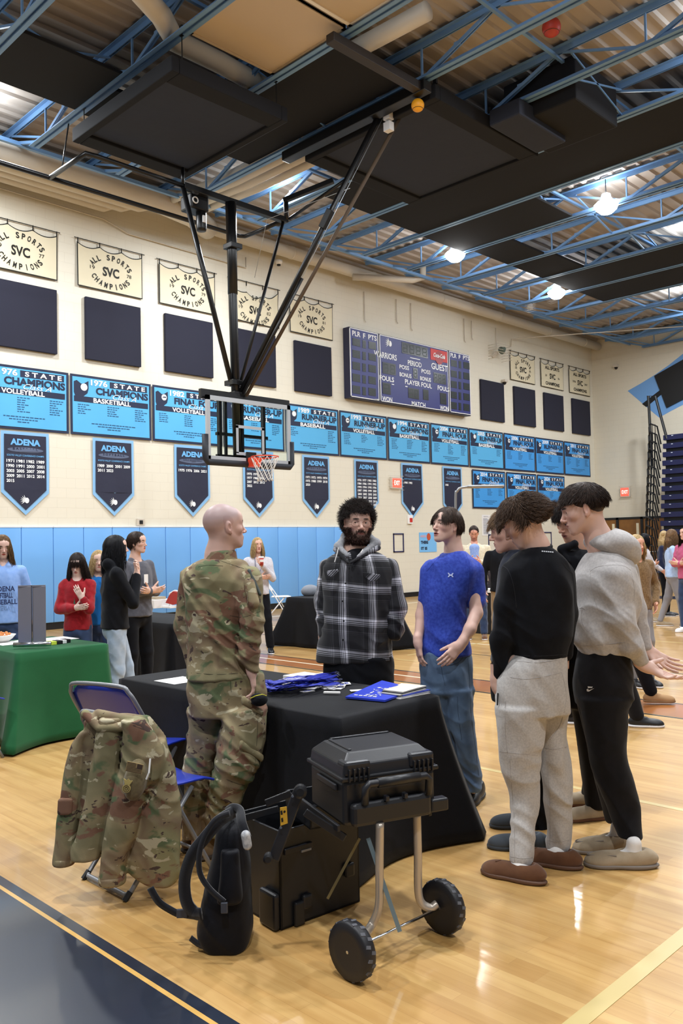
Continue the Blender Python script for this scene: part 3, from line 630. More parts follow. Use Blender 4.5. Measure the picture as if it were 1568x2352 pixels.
for i, (a, b, c, d) in enumerate([(18.0, 18.45, 1.29, 1.83), (22.62, 23.1, 1.17, 1.77), (25.95, 26.45, 1.28, 1.83)]):
    mb = MB()
    for lo, hi in (((a, c), (b, c+.035)), ((a, d-.035), (b, d)), ((a, c), (a+.035, d)), ((b-.035, c), (b, d))): mb.box((lo[0], WY-.02, lo[1]), (hi[0], WY-.002, hi[1]))
    tag(mb.build('picture_frame', mat('frame_navy', '2b2c58', .5)), ['thin navy rectangle frame on the wall right of the curly haired man', 'thin navy rectangle frame behind the light haired profile', 'thin navy rectangle frame between the two standing boys'][i], 'frame')
t = thing('notice', 'tall white printed notice taped to the cream wall', 'notice', (22.5, WY, 1.73)); mb = MB(); mb.box((22.3, WY-.008, 1.73), (22.75, WY-.002, 2.4)); mb.build('sheet', mat('paper_white', 'e9e6e4', .7), t)
mb = MB(); it = [text2d('NOTICE', 22.52, 2.34, .25, .04)]+[rect2d(22.36, 2.27-.035*k, 22.6+.1*((k*7) % 3)/2, 2.285-.035*k) for k in range(15)]; plane_text(mb, it, (0, WY-.008, 0), WALLM, .003); mb.build('printed_lines', mat('print_grey', '7b7f92', .7), t)
t = thing('wall_outlet', 'small wall box just above the blue pads', 'outlet', (9.8, WY, 2.04)); mb = MB(); mb.box((9.72, WY-.05, 2.04), (9.9, WY, 2.2), .008); mb.build('plate', M_case, t); mb = MB(); mb.box((9.77, WY-.06, 2.08), (9.85, WY-.045, 2.16)); mb.build('socket', M_black, t)
t = thing('caged_lamp', 'round wall lamp inside a wire cage right of the scoreboard', 'lamp', (23.2, WY, 7.6)); c = np.array([23.25, WY-.28, 7.78])
mb = MB(); mb.lathe([(.04, .2), (.1, .1), (.13, 0), (.12, -.01), (.03, .03)], c, (-.3, -1, .2), 20); mb.build('lamp_head', mat('horn_grey', '5a6a62', .4), t, True); mb = MB(); mb.bar((23.15, WY-.01, 7.6), (23.22, WY-.15, 7.74), .08, .1); mb.build('bracket', M_case, t)
for k in range(6):
    z = 7.5+.09*k; mb = MB(); mb.tube([(22.9, WY-.01, z), (22.9, WY-.42, z), (23.65, WY-.42, z), (23.65, WY-.01, z)], .008, 5); mb.build('cage_wire', M_case, t)
for i, (p, lab) in enumerate([(hit(1158, 872, 'y', 15.8), 'tiny dark camera on the wall under the first far banner'), (hit(752, 405, 'y', 15.8)-np.array([0, 0, 0]), ''), (hit(1414, 838, 'x', 29.7), 'small smoke detector on the far end wall'), (hit(1232, 872+0, 'y', 15.8), '')]):
    if not lab: continue
    t = thing('security_camera', lab, 'camera', p); mb = MB(); mb.box(p-.09, p+np.array([.09, .09, .0]), .01); mb.build('mount', M_case, t); mb = MB(); mb.lathe([(.001, -.13), (.05, -.1), (.07, -.02), (.07, 0)], p+np.array([0, -.0, -.05]), seg=12); mb.build('lens_dome', M_black, t, True)
p = hit(752, 405, 'y', 15.7)
for i, (px, py, lab) in enumerate([(640, 607, 'small white camera dome on the wall between the goal braces'), (782, 538, 'small white camera dome under the roof beside the long brace')]):
    p = hit(px, py, 'y', 15.75 if i == 0 else 14.6); t = thing('dome_camera', lab, 'camera', p+np.array([0, .1, 0])); mb = MB(); mb.lathe([(.09, .1), (.09, .04), (.06, .0), (.001, -.02)], p, seg=16); mb.build('housing', M_white, t, True); mb = MB(); mb.lathe([(.001, -.05), (.045, -.035), (.05, 0)], p, seg=12); mb.build('lens_dome', M_black, t, True)
# ================================================================== FAR END WALL
M_mur = mat('mural_blue', '6c9bd0', .55); M_bnavy = mat('bleacher_navy', '0f1440', .45)
def endpoly(pts, m, name, lab, cat, d=.006):
    mb = MB(); M = np.array([[0, 0, -1.], [1, 0, 0], [0, 1, 0]]); mb.prism(pts, d, M, (EX-.001, 0, 0)); return tag(mb.build(name, m), lab, cat)
cy_, cz_, R1, R2 = 9.6, 3.2, 0, 0
def arcp(r0y, z0, n, a0, a1): return None
outer = [(14.44, 7.03), (13.95, 7.22), (13.37, 7.47), (12.85, 7.74), (12.34, 8.05), (11.5, 8.35), (10.5, 8.55), (9.5, 8.6)]
inner = [(9.5, 6.95), (10.5, 6.9), (11.5, 6.65), (12.4, 6.24), (12.85, 6.07), (13.28, 5.89)]
endpoly(outer+inner, M_mur, 'painted_arch', 'light blue painted arch band on the far end wall', 'wall painting')
endpoly([(13.9, 6.47), (13.1, 6.95), (13.0, 6.82), (13.74, 6.33)], M_black, 'painted_stripe', 'short black painted stripe crossing the blue arch', 'wall painting', .01)
mb = MB(); mb.prism([(13.38, 7.42), (12.97, 6.2), (11.6, 6.72), (12.02, 7.95)], .07, np.array([[0, 0, -1.], [1, 0, 0], [0, 1, 0]]), (EX-.001, 0, 0)); tag(mb.build('felt_board', M_black), 'tilted black panel mounted on the blue arch', 'wall panel')
t = thing('bleachers', 'closed bank of navy folding bleachers against the far end wall', 'bleachers', (28.4, 5, 0))
for k in range(17):
    z = .18+.292*k; x = 27.35+.045*k
    mb = MB(); mb.box((x, -3, z), (x+.3, 12.42, z+.175), .012); mb.build('row_board', M_bnavy, t)
    mb = MB()
    for y in np.arange(12.1, 0, -.62): mb.box((x-.006, y-.03, z+.13), (x+.002, y+.03, z+.15))
    mb.build('row_marker', mat('marker_white', 'c9d0dd', .5), t)
mb = MB()
for k in range(17): mb.box((27.47+.045*k, -3, .05+.292*k), (28.45, 12.36, .05+.292*(k+1)))
mb.build('understructure', M_black, t)
for k in range(17):
    z = .18+.292*k; x = 27.3+.045*k; y = 12.5
    mb = MB(); pts = [(x+.05, y, z-.12), (x+.02, y+.10, z+.5), (x+.03, y+.34, z+.62), (x+.10, y+.42, z+.5), (x+.12, y+.42, z-.1)]; mb.tube(pts, .028, 6)
    for q in (.18, .28): mb.tube([(x+.05, y+q, z-.1), (x+.04, y+q, z+.58)], .012, 5)
    mb.build('end_rail', M_blacksteel, t)
mb = MB(); mb.tube([(28.1, 12.3, 4.9), (28.1, 12.65, 6.4), (28.1, 12.9, 6.45), (28.1, 12.85, 4.0)], .05, 8); mb.build('top_rail', M_blacksteel, t)
# doors in the end wall
def door(n, y0, y1, lab):
    t = thing('door_%d' % n, None, None, (EX, (y0+y1)/2, 0)); t['kind'] = 'structure'
    mb = MB(); mb.box((EX-.03, y0+.05, .01), (EX-.005, y1-.05, 2.25)); mb.build('leaf', mat('door_wood', '8d5f2a', .45, vary=(3, '7d5222')), t)
    mb = MB()
    for a, b in (((y0, 0), (y0+.05, 2.32)), ((y1-.05, 0), (y1, 2.32)), ((y0, 2.25), (y1, 2.33))): mb.box((EX-.06, a[0], a[1]+.001), (EX-.002, b[0], b[1]))
    mb.build('frame', M_black, t); mb = MB(); mb.box((EX-.04, y0+.12, 1.5), (EX-.03, y0+.22, 2.1)); mb.build('glass_lite', mat('lite', 'e6dcc0', .3), t)
    mb = MB(); mb.bar((EX-.07, y0+.15, 1.05), (EX-.07, y1-.15, 1.05), .04, .03); mb.build('push_bar', M_chrome, t)
door(1, 13.1, 14.05, ''); door(2, 14.05, 15.0, ''); door(3, 15.0, 15.6, '')
# ================================================================== SUSPENDED BASKETBALL GOAL
t = thing('basketball_goal', 'ceiling hung basketball goal with glass backboard, orange rim and white net', 'basketball goal', (9.1, 11.3, 8.5)); G = t
Y0 = 11.22; bx0, bx1, bz0, bz1 = 8.19, 10.02, 2.98, 4.05
M_glass = mat('board_glass', 'eaf6f6', .02, trans=1.); M_glass.node_tree.nodes['Principled BSDF'].inputs['IOR'].default_value = 1.02
mb = MB(); mb.box((bx0+.02, Y0-.006, bz0+.02), (bx1-.02, Y0+.002, bz1-.02)); mb.build('glass_board', M_glass, t)
M_bfr = mat('board_frame', 'b9bdc2', .35, .3); mb = MB()
for a, b in (((bx0, bz0), (bx0+.075, bz1)), ((bx1-.075, bz0), (bx1, bz1)), ((bx0, bz0), (bx1, bz0+.075)), ((bx0, bz1-.075), (bx1, bz1))): mb.box((a[0], Y0-.02, a[1]), (b[0], Y0+.02, b[1]))
mb.build('board_frame', M_bfr, t)
mb = MB(); cx = 9.105
for a, b in (((cx-.305, 3.13), (cx-.255, 3.60)), ((cx+.255, 3.13), (cx+.305, 3.60)), ((cx-.305, 3.10), (cx+.305, 3.15)), ((cx-.305, 3.555), (cx+.305, 3.605))): mb.box((a[0], Y0-.012, a[1]), (b[0], Y0-.007, b[1]))
mb.build('target_square', M_bfr, t)
M_pad = mat('pad_black', '1c2029', .6); mb = MB(); mb.tube([(bx0-.02, Y0, bz0+.42), (bx0-.02, Y0, bz0+.02), (bx0+.02, Y0, bz0-.03), (bx1-.02, Y0, bz0-.03), (bx1+.02, Y0, bz0+.02), (bx1+.02, Y0, bz0+.42)], .055, 10); mb.build('edge_pad', M_pad, t, True)
mb = MB(); mb.bar((bx0-.05, Y0+.09, bz1+.03), (bx1+.05, Y0+.09, bz1+.03), .08, .16, up=(0, 0, 1), bev=.01); mb.build('header_beam', M_blacksteel, t)
for x in (8.55, 8.68, 9.02, 9.5):
    mb = MB(); mb.bar((x, Y0+.12, bz0+.08), (x, Y0+.12, bz1), .07 if x != 8.68 else .03, .05); mb.build('rear_upright', M_blacksteel, t)
for z in (3.08, 3.45):
    mb = MB(); mb.bar((8.5, Y0+.14, z), (9.6, Y0+.14, z), .06, .05); mb.build('rear_crossbar', M_blacksteel, t)
mb = MB(); mb.tube([(8.94, Y0+.25, 7.5), (8.94, Y0+.2, 5.8), (8.94, Y0+.14, 3.1)], .075, 16); mb.build('drop_post', M_blacksteel, t, True)
mb = MB(); mb.tube([(8.94, Y0+.2, 5.9), (8.94, Y0+.2, 7.5)], .085, 16); mb.build('post_sleeve', M_blacksteel, t, True)
for z, q in ((6.72, .12), (4.35, .14), (4.15, .11)):
    mb = MB(); mb.box((8.94-q, Y0+.06, z-.045), (8.94+q, Y0+.3, z+.045), .01); mb.build('clamp_collar', M_blacksteel, t)
# rim and net
M_or = mat('rim_orange', 'e2482a', .4); rc = np.array([cx, Y0-.38, 3.05])
mb = MB(); mb.tube([rc+.229*np.array([math.cos(a), math.sin(a), 0]) for a in np.linspace(0, 2*math.pi, 33)[:-1]], .0095, 8, closed=True); mb.build('rim', M_or, t, True)
mb = MB(); mb.box((cx-.08, Y0-.17, 2.90), (cx+.08, Y0-.022, 3.06), .01); mb.add([(cx-.08, Y0-.17, 2.9), (cx+.08, Y0-.17, 2.9), (cx+.09, Y0-.2, 3.05), (cx-.09, Y0-.2, 3.05)], [[0, 1, 2, 3]])
mb.bar((cx-.15, Y0-.17, 3.035), (cx+.15, Y0-.17, 3.035), .02, .03, up=(0, 0, 1)); mb.build('rim_bracket', M_or, t)
mb = MB(); mb.box((cx-.11, Y0-.03, 2.9), (cx+.11, Y0-.02, 3.16), .004); mb.build('rim_plate', M_blacksteel, t)
M_net = mat('net_white', 'e8e6e2', .8); n = 12; lev = [(0, .229), (.10, .19), (.19, .155), (.27, .13), (.34, .125), (.40, .13)]
for k in range(n):
    for s in (1, -1):
        mb = MB(); pts = []
        for i, (dz, r) in enumerate(lev):
            for sub in (0, .5) if i < len(lev)-1 else (0,):
                dz2 = dz+(lev[min(i+1, 5)][0]-dz)*sub; r2 = r+(lev[min(i+1, 5)][1]-r)*sub
                a = 2*math.pi*(k+s*.5*(i+sub))/n; pts.append(rc+np.array([r2*math.cos(a), r2*math.sin(a), -dz2-.01*abs(math.sin(k))]))
        mb.tube(pts, .0042, 5); mb.build('net_cord', M_net, t, True)
# overhead pipe frame
def P(*pts, r=.04, nm='frame_pipe', m=None, seg=10): mb = MB(); mb.tube(pts, r, seg); return mb.build(nm, m or M_blacksteel, t, True)
z = 7.55
mb = MB(); mb.bar((8.0, 11.5, z), (10.28, 11.5, z), .12, .1, up=(0, 0, 1), bev=.01); mb.build('main_crossbar', M_blacksteel, t)
P((4.5, 12.68, z), (10.1, 12.68, z), (10.2, 12.62, z), (10.22, 12.4, z), (10.22, 11.55, z)); P((6.26, 12.68, z), (6.26, 11.85, z), (6.32, 11.62, z+.05), (6.5, 11.6, z+.05), (8.05, 11.5, z))
P((8.0, 11.5, z-.03), (8.86, Y0+.16, 4.3), r=.045, nm='side_brace'); P((10.2, 11.5, z-.03), (9.02, Y0+.16, 4.3), r=.03, nm='side_brace')
P((9.0, Y0+.1, 4.2), (9.83, 8.75, 8.35), r=.045, nm='folding_brace'); P((8.99, Y0+.02, 4.15), (9.35, 10.1, 5.95), r=.03, nm='folding_brace')
P((9.05, Y0+.02, 4.12), (10.05, 8.5, 8.3), r=.03, nm='safety_strap', m=mat('strap_tan', '4d3d2c', .7), seg=6)
P((9.0, Y0, 4.2), (9.9, 8.7, 8.35), r=.006, nm='lift_cable', m=M_galv, seg=5); P((9.7, 9.3, 7.3), (9.3, 10.9, 7.15), (9.25, 11.2, 6.2), r=.005, nm='lift_cable', m=M_galv, seg=5)
P((6.0, 7.2, 8.33), (9.8, 9.5, 8.32), r=.006, nm='lift_cable', m=M_galv, seg=5) if False else None
mb = MB(); mb.box((9.2, 10.0, 6.75), (9.36, 10.16, 6.95), .01)
p = np.array([9.0, Y0+.1, 4.2])+.64*(np.array([9.83, 8.75, 8.35])-np.array([9.0, Y0+.1, 4.2])); mb = MB(); mb.bar(p-np.array([.05, -.16, .27])*.5, p+np.array([.05, -.16, .27])*.5, .13, .11, bev=.01); mb.build('brace_lock', M_blacksteel, t)
mb = MB(); mb.bar((9.75, 10.9, 8.36), (9.75, 7.7, 8.36), .18, .16, up=(0, 0, 1), bev=.01); mb.build('roof_beam', M_blacksteel, t)
mb = MB(); mb.bar((7.85, 7.84, 8.36), (9.85, 7.84, 8.36), .15, .13, up=(0, 0, 1), bev=.01); mb.build('cross_beam', mat('beam_brownblack', '2a2422', .5), t)
P((10.25, 11.47, z), (10.25, 11.47, z+.34), r=.045, nm='drop_link')
mb = MB(); mb.bar((10.22, 11.5, z+.36), hit(765, 415, 'z', 8.15), .09, .09, up=(0, 0, 1), bev=.01); mb.build('upper_beam', M_blacksteel, t)
P((8.0, 11.5, z), (8.0, 11.5, z+.3), r=.03, nm='drop_link'); P((6.27, 12.3, z), (6.55, 12.6, 8.5), r=.012, nm='drop_link'); P((5.2, 12.68, z), (4.9, 12.9, 8.5), r=.012, nm='drop_link')
P((10.26, 11.4, z), (10.5, 10.2, 7.95), r=.03, nm='stay_pipe')
for z2 in (8.3, 8.12): mb = MB(); mb.box((9.84, 8.55, z2-.07), (9.95, 8.68, z2+.07), .005); mb.build('anchor_plate', mat('plate_white', 'e8e8ea', .4), t)
t2 = thing('winch', 'black electric winch clamped behind the goal crossbar', 'winch', (8.4, 12.0, z)); G = t2
mb = MB(); mb.box((8.25, 11.62, 7.3), (8.62, 11.95, 7.56), .03); mb.build('gear_case', M_blacksteel, t2); mb = MB(); mb.lathe([(.08, 0), (.09, .04), (.09, .34), (.07, .36)], (8.52, 11.72, 6.98), seg=18); mb.build('motor', M_blacksteel, t2, True)
mb = MB(); mb.tube([np.array([8.32, 11.6, 7.43])+.05*np.array([math.cos(a), 0, math.sin(a)]) for a in np.linspace(0, 2*math.pi, 17)[:-1]], .012, 6, closed=True); mb.build('pulley_ring', M_white, t2); mb = MB(); mb.box((8.48, 11.615, 7.1), (8.55, 11.63, 7.22)); mb.build('rating_plate', M_white, t2)
# ================================================================== SOFT BODY MODELLER (distance fields -> one smooth mesh)
FH = FW.copy(); FH[2] = 0; FH /= np.linalg.norm(FH); RH = np.array([FH[1], -FH[0], 0.]); UZ = np.array([0, 0, 1.])
def nrm(v): v = np.array(v, float); return v/max(np.linalg.norm(v), 1e-9)
def cap(a, b, ra, rb, k=.02, flat=None, op='u'):
    a, b = np.array(a, float), np.array(b, float); R = max(ra, rb); ax = None
    if flat is not None: ax = nrm(flat[0]); R = R*max(1, flat[1])
    def f(X, Y, Z):
        ab = b-a; L2 = max(float(ab@ab), 1e-9)
        px, py, pz = X-a[0], Y-a[1], Z-a[2]
        t = np.clip((px*ab[0]+py*ab[1]+pz*ab[2])/L2, 0, 1)
        dx, dy, dz = px-t*ab[0], py-t*ab[1], pz-t*ab[2]
        if ax is not None:
            q = (dx*ax[0]+dy*ax[1]+dz*ax[2])*(1-1/flat[1]); dx = dx-q*ax[0]; dy = dy-q*ax[1]; dz = dz-q*ax[2]
        return np.sqrt(dx*dx+dy*dy+dz*dz)-(ra+(rb-ra)*t)
    return (f, np.minimum(a, b)-R, np.maximum(a, b)+R, k, op)
def ell(c, r, R=None, k=.02, op='u', s=1.):
    c = np.array(c, float); r = np.array(r, float)*s; m = r.max()
    def f(X, Y, Z):
        x, y, z = X-c[0], Y-c[1], Z-c[2]
        if R is not None: x, y, z = [x*R[0][i]+y*R[1][i]+z*R[2][i] for i in range(3)]
        k0 = np.sqrt((x/r[0])**2+(y/r[1])**2+(z/r[2])**2); k1 = np.sqrt((x/r[0]**2)**2+(y/r[1]**2)**2+(z/r[2]**2)**2)
        return k0*(k0-1)/np.maximum(k1, 1e-6)
    return (f, c-m, c+m, k, op)
def cr(P, n=5):                       # smooth resampling of a station list
    P = np.array(P, float); out = []
    for i in range(len(P)-1):
        p0, p1, p2, p3 = P[max(i-1, 0)], P[i], P[i+1], P[min(i+2, len(P)-1)]
        for t in np.arange(n)/n: out.append(.5*(2*p1+(p2-p0)*t+(2*p0-5*p1+4*p2-p3)*t*t+(3*p1-p0-3*p2+p3)*t**3))
    out.append(P[-1]); return np.array(out)
def loft(st, k=.02, e=2.0, ang=0., op='u', rnd=.012):      # st rows: x, y, z, half width, half depth
    S_ = cr(st); S_ = S_[np.argsort(S_[:, 2])]; zs = S_[:, 2]; m = S_[:, 3:].max()
    ca, sa = math.cos(ang), math.sin(ang); A = RH*ca+FH*sa; B = -RH*sa+FH*ca
    lo = S_[:, :3].min(0)-[m, m, rnd]; hi = S_[:, :3].max(0)+[m, m, rnd]
    def f(X, Y, Z):
        cx, cy, w, d = [np.interp(Z, zs, S_[:, i]) for i in (0, 1, 3, 4)]
        a = (X-cx)*A[0]+(Y-cy)*A[1]; b = (X-cx)*B[0]+(Y-cy)*B[1]
        q = (np.abs(a/w)**e+np.abs(b/d)**e)**(1/e); g = (q-1)*np.minimum(w, d)
        v = np.maximum(Z-zs[-1], zs[0]-Z)
        return np.where(v > -rnd, np.maximum(g, -rnd)+0*v, g) if False else np.maximum(g, v)+np.where((g > -rnd) & (v > -rnd), (np.minimum(np.minimum(g, v)+rnd, rnd)**2)/rnd*.5, 0)
    return (f, lo, hi, k, op)
def region(prims, lo, hi, h, fold=None):
    lo, hi = np.array(lo, float), np.array(hi, float); ax = [np.arange(lo[i], hi[i]+h, h) for i in range(3)]
    Fd = np.full([len(a) for a in ax], 1.0, np.float32)
    for (f, pl, ph, k, op) in prims:
        mrg = k+.03; sl = []
        for i in range(3):
            a, b = np.searchsorted(ax[i], (pl[i]-mrg, ph[i]+mrg)); sl.append(slice(max(a-1, 0), b+1))
        if any(s.start >= min(s.stop, len(ax[i])) for i, s in enumerate(sl)): continue
        X, Y, Z = np.meshgrid(ax[0][sl[0]], ax[1][sl[1]], ax[2][sl[2]], indexing='ij', sparse=True)
        d = f(X, Y, Z); o = Fd[tuple(sl)]
        if op == 'u':
            q = np.clip(.5+.5*(o-d)/k, 0, 1); n = o*(1-q)+d*q-k*q*(1-q)
        elif op == 's':
            q = np.clip(.5-.5*(o+d)/k, 0, 1); n = o*(1-q)-d*q+k*q*(1-q)
        else:                        # intersect
            q = np.clip(.5-.5*(o-d)/k, 0, 1); n = o*(1-q)+d*q+k*q*(1-q)
        Fd[tuple(sl)] = n
    if fold is not None:
        X, Y, Z = np.meshgrid(*ax, indexing='ij', sparse=True)
        msk = np.abs(Fd) < .06
        idx = np.nonzero(msk); Fd[idx] += fold(ax[0][idx[0]], ax[1][idx[1]], ax[2][idx[2]]).astype(np.float32)
    return nets(Fd, ax)
def nets(Fd, ax):
    I = Fd < 0; s = [n-1 for n in Fd.shape]
    c = [I[dx:dx+s[0], dy:dy+s[1], dz:dz+s[2]] for dx in (0, 1) for dy in (0, 1) for dz in (0, 1)]
    cnt = sum(x.astype(np.uint8) for x in c); act = (cnt > 0) & (cnt < 8); ids = np.nonzero(act); n = len(ids[0])
    if n == 0: return np.zeros((0, 3)), np.zeros((0, 4), int)
    off = [(dx, dy, dz) for dx in (0, 1) for dy in (0, 1) for dz in (0, 1)]
    val = np.stack([Fd[ids[0]+o[0], ids[1]+o[1], ids[2]+o[2]] for o in off], 1)
    P = np.zeros((n, 3)); C = np.zeros(n)
    for a in range(8):
        for b in range(a+1, 8):
            d = [abs(off[a][i]-off[b][i]) for i in range(3)]
            if sum(d) != 1: continue
            va, vb = val[:, a], val[:, b]; m = (va < 0) != (vb < 0); t = np.where(m, va/np.where(m, va-vb, 1), 0)
            for i in range(3): P[:, i] += np.where(m, off[a][i]+(off[b][i]-off[a][i])*t, 0)
            C += m
    P /= C[:, None]; V = np.stack([ax[i][ids[i]]+P[:, i]*(ax[i][1]-ax[i][0]) for i in range(3)], 1)
    vid = np.full(act.shape, -1, np.int32); vid[ids] = np.arange(n); Q = []
    for a in range(3):
        b, c2 = (a+1) % 3, (a+2) % 3
        sl0 = [slice(None)]*3; sl1 = [slice(None)]*3; sl0[a] = slice(0, -1); sl1[a] = slice(1, None)
        A, B = I[tuple(sl0)], I[tuple(sl1)]; ch = A != B; w = np.nonzero(ch); w = list(w)
        ok = (w[b] > 0) & (w[c2] > 0) & (w[b] < act.shape[b]) & (w[c2] < act.shape[c2]); w = [x[ok] for x in w]; flip = A[tuple(w)]
        def g(db, dc):
            q = [x.copy() for x in w]; q[b] -= db; q[c2] -= dc; return vid[tuple(q)]
        q = np.stack([g(1, 1), g(0, 1), g(0, 0), g(1, 0)], 1); q[~flip] = q[~flip][:, ::-1]; Q.append(q)
    Q = np.concatenate(Q); return V, Q[(Q >= 0).all(1)]
def join(parts):
    V, Fc, n = [], [], 0
    for v, f in parts:
        V.append(v); Fc.append(f+n); n += len(v)
    return np.concatenate(V), np.concatenate(Fc)
def bounds(prims, pad=.02):
    return np.min([p[1] for p in prims], 0)-pad, np.max([p[2] for p in prims], 0)+pad
def blob(name, prims, m, parent=None, h=.006, fold=None, label=None, lo=None, hi=None):
    a, b = bounds(prims); V, Q = region(prims, a if lo is None else lo, b if hi is None else hi, h, fold)
    return mesh_obj(name, V, Q, m, parent, True, label=label)
def set_col(o, cols):
    a = o.data.color_attributes.new('tint', 'FLOAT_COLOR', 'POINT'); c = np.ones((len(cols), 4), np.float32); c[:, :3] = cols; a.data.foreach_set('color', c.ravel())
def set_vec(o, name, vec):
    a = o.data.attributes.new(name, 'FLOAT_VECTOR', 'POINT'); a.data.foreach_set('vector', np.asarray(vec, np.float32).ravel())
def wrinkle(amp=.005, f=22., seed=0., vert=.55, creases=()):
    r = np.random.default_rng(int(seed*10)+3); D = r.normal(size=(6, 3)); D[:, 2] *= vert; D /= np.linalg.norm(D, axis=1)[:, None]; ph = r.uniform(0, 6, 6)
    def g(x, y, z):
        w = 1.2*np.sin(7*x+5*z+seed)+1.2*np.sin(8*y-6*z+2*seed)+.6*np.sin(17*x-13*y+11*z+seed); o = 0
        env = .45+.55*np.sin(5*x+7*z+seed)*np.sin(6*y-5*z+1.3*seed)
        for i in range(5):
            ff = f*(.5+.38*i); u = ff*(D[i, 0]*x+D[i, 1]*y+D[i, 2]*z)+ph[i]+1.5*w; o = o+(np.abs(np.sin(u))-.6)/(1+.45*i)*(env if i % 2 else 1-.6*env)
        r_ = amp*1.7*o
        for (c, rad, a, fr) in creases:            # bunching around joints and hems
            d2 = (x-c[0])**2+(y-c[1])**2+(z-c[2])**2; m = np.exp(-d2/(2*rad*rad*1.6)); r_ = r_+a*.6*m*(np.abs(np.sin(.5*fr*(z+.35*(x-y))+1.6*w))*2-1.2)
        return r_
    return g
# ------------------------------------------------------------------ skin, head, hands
def skin_mat():
    m = mat('skin', 'c9a08a', .48); nt = m.node_tree; b = nt.nodes['Principled BSDF']
    a = nt.nodes.new('ShaderNodeVertexColor'); a.layer_name = 'tint'; nt.links.new(a.outputs[0], b.inputs['Base Color'])
    b.inputs['Subsurface Weight'].default_value = .12; b.inputs['Subsurface Radius'].default_value = (.8, .3, .2); b.inputs['Subsurface Scale'].default_value = .012
    tc = nt.nodes.new('ShaderNodeTexCoord'); n = nt.nodes.new('ShaderNodeTexNoise'); n.inputs['Scale'].default_value = 180; nt.links.new(tc.outputs['Object'], n.inputs[0])
    bp = nt.nodes.new('ShaderNodeBump'); bp.inputs['Strength'].default_value = .12; bp.inputs['Distance'].default_value = .001; nt.links.new(n.outputs[0], bp.inputs['Height']); nt.links.new(bp.outputs[0], b.inputs['Normal']); return m
M_skin = skin_mat(); M_eye = mat('eye_white', 'e9e4e0', .25); M_iris = mat('eye_iris', '2c1c14', .2)
